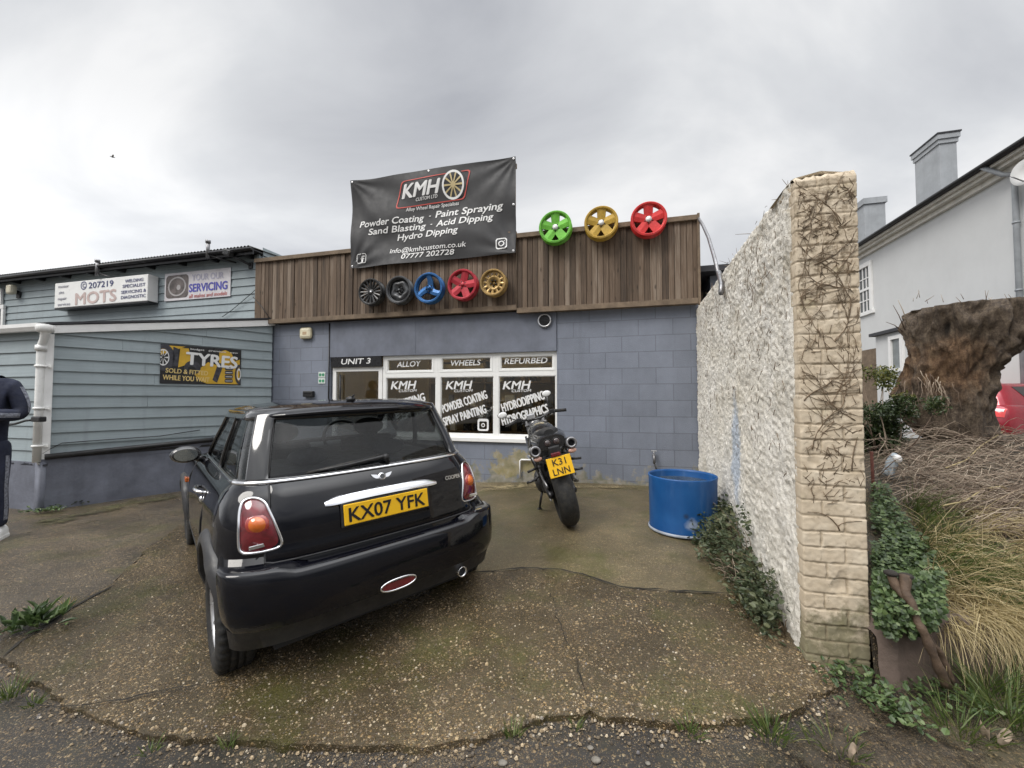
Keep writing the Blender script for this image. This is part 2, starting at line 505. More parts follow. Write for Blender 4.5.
# the strip lamp one sees lit behind the ALLOY pane
ml = bpy.data.materials.new('lit lamp tube'); ml.use_nodes = True
e_ = ml.node_tree.nodes['Principled BSDF']; e_.inputs['Emission Color'].default_value = (1, .78, .42, 1); e_.inputs['Emission Strength'].default_value = 9
lamp = bpy.data.objects.new('ceiling_lamp', None); COL.objects.link(lamp)
mb = MB(); xl_ = fac(390, 362)[0]
for k in (0, 1): mb.tube([(xl_ - .55 + 1.7 * k, 1.25, 2.33), (xl_ + .65 + 1.7 * k, 1.25, 2.33)], .025, 8)
o = mb.build('tube', ml, lamp)
mb = MB()
for k in (0, 1): mb.box(xl_ - .6 + 1.7 * k, xl_ + .7 + 1.7 * k, 1.19, 1.31, 2.37, 2.44)
mb.build('fitting', M['white_upvc'], lamp); lamp.matrix_world = FM
tag(lamp, 'lit strip lamps on the ceiling inside the shop window', 'lamp')
# shelving with tins and a poster inside
shf = thing('shelf_unit', 'shelves with tins and a rim inside the shop window', 'shelves', FM)
mb = MB()
for z in (.5, 1.0, 1.5, 1.95): mb.box(sWl + .9, sWr - .2, 1.9, 2.3, z, z + .03)
for x in (sWl + .9, sWl + 2.1, sWr - .24): mb.box(x, x + .04, 1.9, 2.3, .02, 2.1)
mb.build('shelf', M['rail_wood'], shf)
mb = MB(); r5 = random.Random(5)
for z in (.53, 1.03, 1.53):
    x = sWl + 1.0
    while x < sWr - .5:
        h = r5.uniform(.12, .3); w_ = r5.uniform(.08, .2); mb.cur = r5.randrange(4); mb.box(x, x + w_, 2.0, 2.0 + w_, z + .002, z + h); x += w_ + r5.uniform(.02, .2)
mb.build('tins', [M['white_vinyl'], M['dark_panel'], M['grey_metal'], M['rail_wood']], shf)

# fascia of upright boards, two runs of slightly different height
def fz(px, py, off): return fac(px, py, off)
FO = -.11
fR = fac(697.5, 260, FO)[0]; fL = fac(254.5, 300, FO)[0]; fM = fac(517, 300, FO)[0]
zt1, zt2 = fac(300, 254.5, FO)[1], fac(640, 221, FO)[1]
zb1, zb2 = fac(300, 321, FO)[1], fac(600, 307.5, FO)[1]
rf = random.Random(3)
mb = MB()
pitch = .078
k0 = math.floor(fL / pitch); k1 = math.ceil(fR / pitch)
for k in range(k0, k1):
    a, b = max(fL, k * pitch + rf.uniform(.001, .004)), min(fR, (k + 1) * pitch - rf.uniform(.001, .006))
    if b - a < .01: continue
    right = a >= fM
    zt, zb = (zt2, zb2) if right else (zt1, zb1)
    dy = rf.uniform(0, .02)
    yb = FO + dy
    mb.box(a, b, yb, yb + .018, zb + .02, zt - .04)
mb.box(fL + .02, fM - .01, FO + .034, FO + .046, zb1 + .02, zt1 - .03); mb.box(fM, fR - .02, FO + .034, FO + .046, zb2 + .02, zt2 - .03)
fas = mb.build('fascia', M['fence_wood'], shop)
mb = MB()
for a, b, zt, zb in ((fL, fM - .004, zt1, zb1), (fM, fR, zt2, zb2)):
    mb.box(a, b, FO - .022, FO + .004, zb - .02, zb + .055, bev=.004)
    mb.box(a, b, FO - .03, FO + .03, zt - .07, zt, bev=.005)
    mb.box(a, b, FO + .032, -.002, zb - .012, zb + .012)        # soffit board
mb.box(fR - .001, fR + .03, FO - .034, FO + .04, zb2 - .03, zt2 + .015, bev=.004)
mb.box(fM - .012, fM - .006, FO - .012, FO + .02, zb1, zt2 - .07)
mb.build('rail', M['rail_wood'], fas)
mb = MB()
for s in (fL + .3, fM - .4, fM + .5, fR - .2):
    mb.box(s - .03, s + .03, FO + .05, FO + .1, zb1 + .03, zt2 - .1)
mb.box(fL, fR, FO + .0605, FO + .095, zb1 + .45, zb1 + .52)
mb.build('post', M['rail_wood'], fas)

# shop window: white frame of three bays with top lights
win = bpy.data.objects.new('window', None)
COL.objects.link(win); win.parent = shop
mb = MB()
bays = [((384.8, 434.8), (386.4, 431.3)), ((439.5, 493), (440.8, 490)), ((498, 555.6), (500, 552.5))]
zl0, zl1 = fac(520, 435.5)[1], fac(505, 376)[1]
zt0, zt1_ = fac(500, 369)[1], fac(500, 356.5)[1]
FY0, FY1 = .03, .10
xs = [fac(381.6, 400)[0]]
bx = [(fac(a[0], 400)[0], fac(a[1], 400)[0]) for a, b in bays]
tx = [(fac(b[0], 362)[0], fac(b[1], 362)[0]) for a, b in bays]
xe = fac(557.2, 400)[0]
x0w = fac(381.6, 400)[0]
mb.box(x0w, xe, FY0, FY1, zWb + .001, zl0)                        # bottom rail
mb.box(x0w, xe, FY0, FY1, zl1, zt0)                               # transom
mb.box(x0w, xe, FY0, FY1, zt1_, zWt - .001)                       # head
ed = [x0w] + [v for p in bx for v in p] + [xe]
for i in range(0, 8, 2): mb.box(ed[i], ed[i + 1], FY0, FY1, zl0, zl1)
ed = [x0w] + [v for p in tx for v in p] + [xe]
for i in range(0, 8, 2): mb.box(ed[i], ed[i + 1], FY0, FY1, zt0, zt1_)
# sash bead around each pane
for (a, b), z0, z1 in [(p, zl0, zl1) for p in bx] + [(p, zt0, zt1_) for p in tx]:
    for q in ((a, a + .012, z0, z1), (b - .012, b, z0, z1), (a + .012, b - .012, z0, z0 + .012), (a + .012, b - .012, z1 - .012, z1)):
        mb.box(q[0], q[1], FY0 + .012, FY0 + .05, q[2], q[3])
for x in (fac(436.5, 400)[0], fac(494.8, 400)[0]): mb.box(x - .004, x + .004, FY0 - .003, FY0 + .002, zt0 - .03, zt1_ + .03)
for (a, b) in tx:
    for q in ((a - .03, a - .027, zt0 - .025, zt1_ + .025), (b + .027, b + .03, zt0 - .025, zt1_ + .025), (a - .03, b + .03, zt0 - .028, zt0 - .025)):
        mb.box(q[0], q[1], FY0 - .006, FY0 + .002, q[2], q[3])
mb.build('window_frame', M['white_upvc'], win)
mb = MB(); mb.box(x0w - .02, xe + .015, -.035, .029, zWb - .05, zWb + .012, bev=.006); mb.build('sill', M['white_upvc'], win)
mb = MB()
for (a, b) in bx: mb.box(a, b, .06, .064, zl0, zl1)
for (a, b) in tx: mb.box(a, b, .06, .064, zt0, zt1_)
mb.build('pane', M['glass'], win)
LY = .0575
mb = MB()
def ltext(body, pa, pb, hpx, shear=.2, bold=.03, space=1.0, y=LY, m=None):
    a, b = fac(pa[0], pa[1], y), fac(pb[0], pb[1], y)
    mid = ((pa[0] + pb[0]) / 2, (pa[1] + pb[1]) / 2)
    h = abs(fac(mid[0], mid[1] - hpx, y)[1] - fac(mid[0], mid[1], y)[1])
    letters(m or mb, body, a[0], a[1], b[0], b[1], h, y, shear, bold, None, None, space)
ltext('ALLOY', (397, 367.2), (421, 366), 5.5)
ltext('WHEELS', (450, 366), (481, 365), 5.8)
ltext('REFURBED', (504.5, 364), (548, 363), 6)
for x, w in ((391, 25.5), (446, 26.5), (503, 28)):
    ltext('KMH', (x, 389.2), (x + w, 388.6), 8.2, .25, .045)
    ltext('CUSTOM', (x + w * .3, 392.2), (x + w + .3, 391.6), 2.6, .25, .03)
ltext('POWDER COATING', (443.3, 413), (487.7, 398.1), 8.6, .0, .045)
ltext('SPRAY PAINTING', (444.5, 425.8), (486.8, 412.5), 8.6, .0, .045)
ltext('HYDRODIPPING', (503, 412), (545, 398.8), 8.8, .0, .045)
ltext('HYDROGRAPHICS', (503, 425.3), (549, 411.9), 8.8, .0, .045)
ltext('STRIPPING', (393, 410), (425.5, 400.5), 8.4, .0, .045)
ltext('REPAIRS', (397, 421), (428.5, 412.5), 8.4, .0, .045)
a, b = fac(477.5, 430.8, LY), fac(488.7, 418.8, LY)
q = rrect(a[0], a[1], b[0], b[1], .035)
xm, zm = (a[0] + b[0]) / 2, (a[1] + b[1]) / 2
flat_ring(mb, q, rrect(a[0] + .028, a[1] + .028, b[0] - .028, b[1] - .04, .02), LY)
flat_ring(mb, circ(xm, zm - .005, .032), circ(xm, zm - .005, .018), LY)
mb.build('lettering', M['white_vinyl'], win)

# door with sign panel above
door = bpy.data.objects.new('door', None); COL.objects.link(door); door.parent = shop
zd1 = fac(356, 367)[1]
d0, d1 = fac(331, 400)[0], fac(381, 400)[0]
mb = MB()
mb.box(d0 + .004, d0 + .07, .03, .10, 0, zd1); mb.box(d1 - .07, d1 - .003, .03, .10, 0, zd1); mb.box(d0 + .07, d1 - .07, .03, .10, zd1 - .07, zd1)
mb.box(d0 + .07, d1 - .07, .035, .095, .02, .14)
mb.build('door_frame', M['white_upvc'], door)
mb = MB(); mb.box(d0 + .07, d1 - .07, .065, .07, .14, zd1 - .07); mb.build('pane', M['glass'], door)
mb = MB(); mb.tube([(d0 + .16, .02, .75), (d0 + .16, .02, 1.6)], .014, 8); mb.tube([(d0 + .16, .02, .8), (d0 + .16, .06, .8)], .01, 6); mb.tube([(d0 + .16, .02, 1.55), (d0 + .16, .06, 1.55)], .01, 6)
mb.build('handle', M['dark_metal'], door)
mb = MB(); zq0, zq1 = fac(356, 366.6, -.01)[1], fac(356, 355.5, -.01)[1]
mb.box(d0 + .006, d1 + .0, -.012, .03, zd1 + .002, zWt - .002); 
dp = mb.build('sign_panel', M['dark_panel'], door)
mb = MB(); ltext('UNIT 3', (341, 364.4), (371, 363.4), 5.6, .2, .03, 1.0, -.0145); mb.build('lettering', M['white_vinyl'], dp)

# extractor vent, alarm box, small plates, cables on the workshop
v = thing('wall_vent', 'round metal extractor vent on the board above the shop window', 'vent', FM @ Matrix.Translation((fac(545, 321)[0], -.02, fac(545, 321)[1])))
MX = Matrix.Rotation(R(90), 4, 'X')
mb = MB(); mb.lathe([(.08, 0), (.10, .01), (.105, .03), (.09, .04), (.08, .03)], MX, 28); mb.build('rim', M['silver'], v)
mb = MB(); mb.lathe([(0, .015), (.082, .015)], MX, 28)
for k in range(-3, 4):
    w = math.sqrt(max(0, .08 ** 2 - (k * .022) ** 2)); mb.box(-w, w, -.035, -.02, k * .022 - .006, k * .022 + .004)
mb.build('grille', M['dark_metal'], v)
v = thing('alarm_box', 'cream rounded burglar alarm box on the workshop wall under the fascia', 'alarm', FM @ Matrix.Translation((fac(307.5, 333.5)[0], 0, fac(307.5, 333.5)[1])))
mb = MB(); mb.box(-.12, .12, -.07, 0, -.10, .10, bev=.045); mb.build('cover', simple('cream plastic', (.72, .66, .48), .4, var=.05), v)
mb = MB(); mb.box(-.04, .04, -.0725, -.069, -.03, .02); mb.build('badge', simple('alarm badge', (.45, .32, .2), .5), v)
v = thing('fire_notice', 'small green and white notice stuck beside the workshop door', 'notice', FM @ Matrix.Translation((fac(322, 378)[0], 0, fac(322, 378)[1])))
mb = MB()
for z in (-.05, .055):
    mb.box(-.07, .07, -.008, 0, z - .048, z + .048, bev=.004)
mb.build('board', simple('white notice', (.6, .66, .62), .4), v)
mb = MB()
for z in (-.05, .055):
    for x in (-.03, .03): flat_poly(mb, circ(x, z, .026, 14), -.010)
mb.build('symbol', simple('green print', (.05, .26, .13), .5), v)
v = thing('letter_box', 'small black letter box on the blue blocks left of the door', 'letter box', FM @ Matrix.Translation((fac(310, 394)[0], 0, fac(310, 394)[1])))
mb = MB(); mb.box(-.10, .10, -.06, 0, -.05, .05, bev=.01); mb.build('body', M['black_plastic'], v)
mb = MB(); mb.box(-.075, .075, -.066, -.058, .01, .03, bev=.002); mb.build('flap', M['dark_metal'], v)
# conduit on the wall left of the boarded band
c = MB(); xx = fac(329.2, 380)[0]; c.tube([(xx, -.014, .05), (xx, -.014, zBand - .02)], .01, 8); o = c.build('conduit', M['dark_metal']); o.matrix_world = FM; rebase(o)
tag(o, 'thin dark conduit running up the blocks beside the door', 'conduit')
# tap with hose by the barrel
tp = fac(653.5, 458)
v = thing('wall_tap', 'small metal tap with a black hose on the blue wall above the barrel', 'tap', FM @ Matrix.Translation((tp[0], 0, tp[1])))
mb = MB(); mb.tube([(0, 0, .04), (0, -.09, .04), (0, -.11, .02), (0, -.11, -.06)], .016, 8); mb.sphere((0, -.06, .04), .026, 10, 6); mb.build('spout', M['grey_metal'], v)
mb = MB(); mb.tube([(0, -.06, .05), (0, -.06, .1)], .008, 6); mb.box(-.035, .035, -.07, -.05, .095, .112, bev=.004); mb.build('tap_handle', M['silver'], v)
mb = MB(); mb.tube([(0, -.11, -.05), (.02, -.12, -.12), (.07, -.16, -.2), (.13, -.2, -.34), (.16, -.22, -.44)], .011, 8); mb.build('hose', M['black_plastic'], v)

# painted pipe end on the wall under the window
mb = MB(); a = fac(520.5, 474); b = fac(528, 461)
mb.tube([(a[0], -.03, a[1] - .05), (a[0], -.03, b[1]), (a[0] + .02, -.03, b[1] + .02), (b[0] + .1, -.03, b[1] + .02)], .014, 8)
o = mb.build('waste_pipe', M['white_paint']); o.matrix_world = FM; rebase(o); tag(o, 'short white waste pipe bent along the wall below the shop window', 'pipe')

# ================================================================= banner
BO = -.17
bl, br_ = fac(351, 226, BO)[0], fac(515.6, 204, BO)[0]
bz1 = (fac(351, 184, BO)[1] + fac(515.6, 153.6, BO)[1]) / 2; bz0 = (fac(350, 268, BO)[1] + fac(515, 253.5, BO)[1]) / 2
BW, BH = br_ - bl, bz1 - bz0
BMx = FM @ Matrix.Translation((bl, BO, bz0))
ban = thing('banner', 'large dark grey banner with white lettering above the timber fascia', 'banner', BMx)
def bwarp(x, z):
    u, w = x / BW, z / BH
    e = min(u, 1 - u) * min(w, 1 - w) * 4
    f = .012 * math.sin(9 * (u - .9 * w) + 1.0) + .010 * math.sin(23 * (u * .55 + w * .5) + 2 * math.sin(5 * u)) + .012 * noise.noise((u * 5, w * 3.2, .3))
    # folds that run in from the hung corners
    for cu, cw in ((0, 1), (1, 1), (1, 0), (0, 0)):
        du, dw = (u - cu) * BW, (w - cw) * BH
        rr = math.hypot(du, dw); an = math.atan2(dw, du)
        f += .009 * math.sin(an * 14) * math.exp(-rr * 1.6) * min(1, rr * 6)
    return f * 1.15 + .02 * math.sin(PI * w) - .01
mb = MB()
NU, NV = 120, 64
mb.grid(lambda i, j: Vector((BW * i / (NU - 1), bwarp(BW * i / (NU - 1), BH * j / (NV - 1)), BH * j / (NV - 1))), NU, NV)
M['banner'] = simple('dark grey vinyl', (.027, .027, .029), .6, var=.12, scale=4, rvar=.06)
mb.build('sheet', M['banner'], ban)
def bl_pt(ix, iy):   # from the picture of the banner (884x768 crop) to its plane
    px, py = 340 + ix / 4.653, 145 + iy / 4.653
    s, z = fac(px, py, BO)
    return s - bl, z - bz0
BY = -.006
mb = MB()
def btext(body, p, q, h, shear=.22, bold=.02):
    a, b = bl_pt(*p), bl_pt(*q)
    hh = bl_pt(p[0], p[1] - h)[1] - a[1]
    letters(mb, body, a[0], a[1], b[0], b[1], hh, BY, shear, bold, bwarp)
btext('KMH', (290, 250), (470, 220), 64, .28, .05)
btext('CUSTOM LTD', (352, 262), (455, 243), 15, .2, .02)
btext('Alloy Wheel Repair Specialists', (306, 309), (552, 275), 17, .15, .012)
btext('Powder Coating', (92, 385), (390, 350), 30, .22, .035)
btext('·', (412, 338), (420, 337), 20, 0, .05)
btext('Paint Spraying', (442, 336), (762, 296), 32, .22, .035)
btext('Sand Blasting', (130, 418), (400, 388), 29, .22, .035)
btext('·', (420, 378), (428, 377), 20, 0, .05)
btext('Acid Dipping', (447, 380), (716, 346), 31, .22, .035)
btext('Hydro Dipping', (265, 444), (554, 408), 29, .22, .035)
btext('info@kmhcustom.co.uk', (232, 505), (590, 472), 23, .18, .025)
btext('07777 202728', (284, 531), (534, 508), 24, .22, .035)
p = bl_pt(725, 488); q = bl_pt(778, 430); camera_icon(mb, p[0], p[1], q[0], q[1], BY, bwarp)
p = bl_pt(76, 552); q = bl_pt(122, 503)
t_ = .012
flat_ring(mb, rrect(p[0], p[1], q[0], q[1], .035), rrect(p[0] + t_, p[1] + t_, q[0] - t_, q[1] - t_, .025), BY, bwarp)
w_ = q[0] - p[0]
letters(mb, 'f', p[0] + w_ * .42, p[1] + t_, p[0] + w_ * .82, p[1] + t_, (q[1] - p[1]) * .72, BY, 0, .04, bwarp)
mb.build('lettering', M['white_vinyl'], ban)
# red frame round the company name
mb = MB()
def slanted(i0, o):
    P = [(258 - o, 299 + o), (288 - o * .2, 172 - o), (610 + o, 113 - o), (578 + o * .4, 249 + o)]
    P = [Vector(bl_pt(*p) + (0,)) for p in P]
    out = []
    for k in range(4):
        a, b, c = P[k - 1], P[k], P[(k + 1) % 4]
        r = .06
        p1 = b + (a - b).normalized() * r; p2 = b + (c - b).normalized() * r
        for t in range(6):
            t /= 5; out.append(((p1 * (1 - t) ** 2 + b * 2 * t * (1 - t) + p2 * t * t).x, (p1 * (1 - t) ** 2 + b * 2 * t * (1 - t) + p2 * t * t).y))
    return out
def dens(pts):
    o = []
    for i, p in enumerate(pts):
        q = pts[(i + 1) % len(pts)]
        n = max(1, int(math.hypot(q[0] - p[0], q[1] - p[1]) / .05))
        for k in range(n): o.append((p[0] + (q[0] - p[0]) * k / n, p[1] + (q[1] - p[1]) * k / n))
    return o
oA = slanted(0, 0)
cxm = sum(p[0] for p in oA) / len(oA); czm = sum(p[1] for p in oA) / len(oA)
oB = [(p[0] + (cxm - p[0]) * .035, p[1] + (czm - p[1]) * .07) for p in oA]
def dens2(A, B):
    a2, b2 = [], []
    for i in range(len(A)):
        p, q = A[i], A[(i + 1) % len(A)]; r, s = B[i], B[(i + 1) % len(A)]
        n = max(1, int(math.hypot(q[0] - p[0], q[1] - p[1]) / .05))
        for k in range(n):
            t = k / n
            a2.append((p[0] + (q[0] - p[0]) * t, p[1] + (q[1] - p[1]) * t)); b2.append((r[0] + (s[0] - r[0]) * t, r[1] + (s[1] - r[1]) * t))
    return a2, b2
a2, b2 = dens2(oA, oB)
flat_ring(mb, a2, b2, BY, bwarp)
mb.build('border', simple('red print', (.5, .06, .045), .5), ban)
# printed wheel
mb = MB()
wc = bl_pt(527, 185); wr = (bl_pt(527, 118)[1] - wc[1])
wx = bl_pt(578, 180)[0] - wc[0]
def ell(k, dx=0, n=28): return [(wc[0] + dx + wx * k * math.cos(2 * PI * i / n), wc[1] + wr * k * math.sin(2 * PI * i / n)) for i in range(n)]
flat_poly(mb, ell(1.0, wx * .22), BY - .001, bwarp); mb.cur = 1
flat_ring(mb, ell(1), ell(.84), BY - .003, bwarp); mb.cur = 2
flat_poly(mb, ell(.2), BY - .0035, bwarp)
for k in range(10):
    a = 2 * PI * k / 10
    d = Vector((math.cos(a), math.sin(a))); t = Vector((-d.y, d.x)) * .05
    P = [d * .15 + t, d * .84 + t * 1.4, d * .84 - t * 1.4, d * .15 - t]
    flat_poly(mb, [(wc[0] + p.x * wx, wc[1] + p.y * wr) for p in P][::-1], BY - .003, bwarp)
mb.build('printed_wheel', [M['plate_black'], M['white_vinyl'], simple('gold print', (.5, .4, .2), .5)], ban)
mb = MB()
for x, z in ((.03, .03), (BW - .03, .03), (.03, BH - .03), (BW - .03, BH - .03), (BW - .03, BH * .5), (BW * .5, BH - .03)):
    mb.lathe([(.006, .002), (.016, .006), (.018, .0)], Matrix.Translation((x, bwarp(x, z) - .001, z)) @ MX, 12)
mb.build('eyelet', M['silver'], ban)
# timber posts holding the top of the banner
mb = MB()
for x in (.05, BW * .5, BW - .05): mb.box(x - .03, x + .03, .045, .10, .3, BH - .02)
mb.box(.01, BW - .01, .1005, .13, BH - .12, BH - .05)
mb.build('batten', M['rail_wood'], ban)

# ================================================================= coloured alloy wheels
def spoke_prism(mb, r0, r1, w0, w1, y0, y1, ang, curve=0.0, thick=.02):
    """spoke along the radius in the xz plane, face at -y"""
    n = 5
    A, B = [], []
    for k in range(n + 1):
        t = k / n
        r = r0 + (r1 - r0) * t; w = (w0 + (w1 - w0) * t) / 2
        y = y0 + (y1 - y0) * t
        th = ang + curve * t
        d = Vector((math.cos(th), 0, math.sin(th))); q = Vector((-d.z, 0, d.x))
        A.append(d * r + q * w + Vector((0, y, 0))); B.append(d * r - q * w + Vector((0, y, 0)))
    vs = []
    for a, b in zip(A, B):
        m = (a + b) / 2 - Vector((0, .006, 0))
        vs += [a, m, b, b + Vector((0, thick, 0)), a + Vector((0, thick, 0))]
    fs = []
    for k in range(n):
        for j in range(5):
            j2 = (j + 1) % 5
            fs.append((k * 5 + j, k * 5 + j2, (k + 1) * 5 + j2, (k + 1) * 5 + j))
    fs.append((0, 1, 2, 3, 4)); fs.append(tuple(n * 5 + j for j in range(5))[::-1])
    mb.add(vs, fs, False)
def alloy(px, py, rpx, style, mat, label, tilt=0, off=-.16, group=None, capmat=None):
    s, z = fac(px, py, off - .16)
    rr = abs(fac(px, py - rpx, off - .16)[1] - z)
    Mx = FM @ Matrix.Translation((s, off, z)) @ Matrix.Rotation(tilt, 4, 'Y')
    t = thing('alloy_wheel', label, 'wheel rim', Mx, 'wheel rims hung on the timber fascia')
    D = .125                                       # barrel depth; face is at -D
    mb = MB()
    MXm = Matrix.Rotation(R(90), 4, 'X')           # lathe axis z -> -y
    prof = [(rr * .97, 0), (rr * 1.0, .006), (rr * .985, .02), (rr * .88, .03), (rr * .83, .07), (rr * .83, .11), (rr * .90, .135), (rr * .97, D - .012), (rr * 1.0, D - .004), (rr * .975, D), (rr * .93, D - .004), (rr * .86, D - .03), (rr * .80, .1), (rr * .80, .06), (rr * .86, .02), (rr * .97, 0)]
    mb.lathe(prof, MXm, 48)
    mb.build('barrel', mat, t)
    mb = MB()
    if style in ('five', 'five_b'):
        for k in range(5):
            spoke_prism(mb, rr * .16, rr * .90, rr * .46, rr * (.56 if style == 'five' else .48), -D + .035, -D + .016, R(90 + 72 * k), 0, .03)
        mb.lathe([(0, D - .03), (rr * .3, D - .03), (rr * .33, D - .05), (rr * .3, D - .08)], MXm, 30)
    elif style == 'multi':
        for k in range(16):
            spoke_prism(mb, rr * .16, rr * .92, rr * .10, rr * .17, -D + .03, -D + .008, R(22.5 * k), 0, .02)
        mb.lathe([(0, D - .02), (rr * .24, D - .025), (rr * .26, D - .06)], MXm, 30)
    elif style == 'three':
        for k in range(3):
            spoke_prism(mb, rr * .15, rr * .9, rr * .42, rr * .34, -D + .05, -D + .02, R(80 + 120 * k), R(24), .035)
        mb.lathe([(0, D - .04), (rr * .28, D - .045), (rr * .32, D - .08)], MXm, 30)
    elif style == 'steel':
        mb.lathe([(0, D - .07), (rr * .3, D - .07), (rr * .42, D - .035), (rr * .6, D - .03), (rr * .72, D - .06), (rr * .82, D - .07)], MXm, 60, lambda i, j: (rr * .07 * math.cos(2 * PI * j / 60 * 5) if i in (2, 3, 4) else 0))
    elif style == 'holes':
        for k in range(12):
            spoke_prism(mb, rr * .5, rr * .88, rr * .16, rr * .22, -D + .04, -D + .03, R(30 * k), 0, .025)
        mb.lathe([(rr * .15, D - .09), (rr * .2, D - .06), (rr * .42, D - .04), (rr * .58, D - .035), (rr * .6, D - .06)], MXm, 40)
        mb.lathe([(rr * .74, D - .03), (rr * .84, D - .028), (rr * .84, D - .05)], MXm, 40)
    mb.build('spokes', mat, t)
    mb = MB()
    mb.lathe([(0, D - .008 if style != 'holes' else D - .05), (rr * (.17 if style == 'five' else .10), D - .012 if style != 'holes' else D - .055), (rr * .12, D - .045 if style != 'holes' else D - .08)], MXm, 20)
    mb.build('centre_cap', capmat or mat, t)
    mb = MB()
    for k in range(5):
        a = R(90 + 36 + 72 * k)
        mb.lathe([(0, D - .027), (.009, D - .027), (.011, D - .032), (.011, D - .06)], Matrix.Translation((rr * .21 * math.cos(a), 0, rr * .21 * math.sin(a))) @ MXm, 10)
    mb.build('nut', M['dark_metal'], t)
    # bracket that holds it to the fascia
    mb = MB(); mb.tube([(0, -D + .06, 0), (0, .05, 0)], .02, 8); mb.build('bracket', M['dark_metal'], t)
    return t
def gloss(name, c, metal=0.2): c = tuple(x * .82 + .012 for x in c); return simple(name, c, .42, metal, var=.25, scale=10, coat=.15, dirt=tuple(x * .35 for x in c), dirt_amt=.5, bmp=.1, bscale=90)
G_ = gloss('lime green powder coat', (.15, .52, .03)); Y_ = gloss('gold powder coat', (.55, .34, .03)); R_ = gloss('bright red powder coat', (.72, .02, .018))
alloy(554.7, 225.5, 16.4, 'five', G_, 'lime green five spoke wheel rim at the top of the fascia', .0, capmat=M['white_vinyl'])
alloy(601, 221, 16.6, 'five', Y_, 'mustard yellow five spoke wheel rim at the top of the fascia', .03, capmat=M['white_vinyl'])
alloy(649, 217.3, 17.4, 'five', R_, 'bright red five spoke wheel rim at the top of the fascia', -.02, capmat=M['white_vinyl'])
alloy(368.6, 291, 13.4, 'multi', simple('black and machined alloy', (.035, .035, .035), .3, .4, var=.4, scale=30), 'black wheel rim with sixteen thin spokes under the banner', 0, capmat=M['silver'])
alloy(397, 289, 14, 'steel', simple('charcoal powder coat', (.07, .072, .076), .35, .4), 'charcoal steel wheel rim under the banner', .2)
alloy(427, 287, 15.4, 'three', gloss('metallic blue powder coat', (.02, .13, .36), .6), 'metallic blue three spoke wheel rim under the banner', .15)
alloy(461, 283.6, 15.6, 'five_b', gloss('crimson powder coat', (.48, .012, .03), .3), 'crimson five spoke wheel rim under the banner', .25)
alloy(492, 281.5, 13.6, 'holes', gloss('bronze gold powder coat', (.42, .27, .09), .6), 'bronze gold wheel rim with slotted rim under the banner', .1)
# ================================================================= blue weatherboarded garage on the left
def clad(mb, x0, x1, z0, z1, pitch, top=None, proud=.022, seed=1, bot=None):
    """overlapping boards in the xz plane, facing -y"""
    r = random.Random(seed)
    n = int(math.ceil((z1 - z0) / pitch))
    for k in range(n):
        a, b = z0 + k * pitch, min(z1, z0 + (k + 1) * pitch + .012)
        xs, xe = x0, x1
        if top:
            # top(z) -> smallest x at which the slope reaches z
            xs = max(x0, top(b - .012))
            if xs > x1 - .05: continue
        cuts = [xs]
        if r.random() < .6 and xe - xs > 1.2: cuts.append(xs + (xe - xs) * r.uniform(.25, .75))
        cuts.append(xe)
        for i in range(len(cuts) - 1):
            p, q = cuts[i] + (.0012 if i else 0), cuts[i + 1] - .0012
            j = r.uniform(0, .003)
            aa = a + r.uniform(-.003, .003)
            lo = p
            if top and i == 0: p2 = max(x0, top(aa))
            else: p2 = p
            mb.add([(p2, -proud - j, aa), (q, -proud - j, aa), (q, -.004, b), (p, -.004, b), (p2, 0, aa), (q, 0, aa), (q, 0.0, b), (p, 0.0, b)],
                   [(0, 1, 2, 3), (0, 4, 5, 1), (1, 5, 6, 2), (0, 3, 7, 4), (3, 2, 6, 7)])
gar = thing('garage', 'blue weatherboarded garage with corrugated roof left of the workshop', 'garage', FM)
gR = sL - .002
gL = gR - 11.0
gTop = (fac(245, 251.5)[1] + fac(20, 281)[1]) / 2 - .05
mb = MB(); mb.box(gL, gR - .001, 0.001, 6, -.4, gTop - .02); mb.build('wall', M['block'], gar)
mb = MB(); clad(mb, gL, gR, 1.9, gTop, .15, seed=4)
mb.box(gR - .05, gR + .0, -.036, -.023, 1.9, gTop)
mb.build('cladding', M['clap'], gar)
# right hand gable return above the workshop roof
mb = MB()
k = 2.9
while k < gTop:
    mb.add([(gR + .02, .03, k), (gR + .02, 6, k), (gR + .003, 6, k + .15), (gR + .003, .03, k + .15)], [(0, 1, 2, 3)]); k += .15
mb.build('side_cladding', M['clap'], gar)
M['corr'] = simple('weathered corrugated sheet', (.085, .085, .08), .6, .2, var=.35, scale=5, dirt=(.16, .15, .11))
mb = MB()
NX = int((gR + .06 - gL) / .019)
def corr(i, j):
    x = gL + i * .019
    w = .017 * math.cos(2 * PI * x / .076)
    y = -.26 + j * 3.2
    return Vector((x, y, gTop + .07 + w + (y + .26) * .06))
mb.grid(corr, NX, 3)
mb.build('roof', M['corr'], gar)
mb = MB(); mb.box(gL, gR + .05, -.22, -.19, gTop - .06, gTop + .045); mb.box(gL, gR + .05, -.189, 0, gTop + .01, gTop + .03)
for k in range(14): mb.box(gL + .4 + k * .8, gL + .46 + k * .8, -.188, -.002, gTop - .07, gTop + .008)
mb.tube([(gL, -.25, gTop + .02), (gR + .05, -.25, gTop + .02)], .035, 8)
mb.build('gutter', M['dark_metal'], gar)

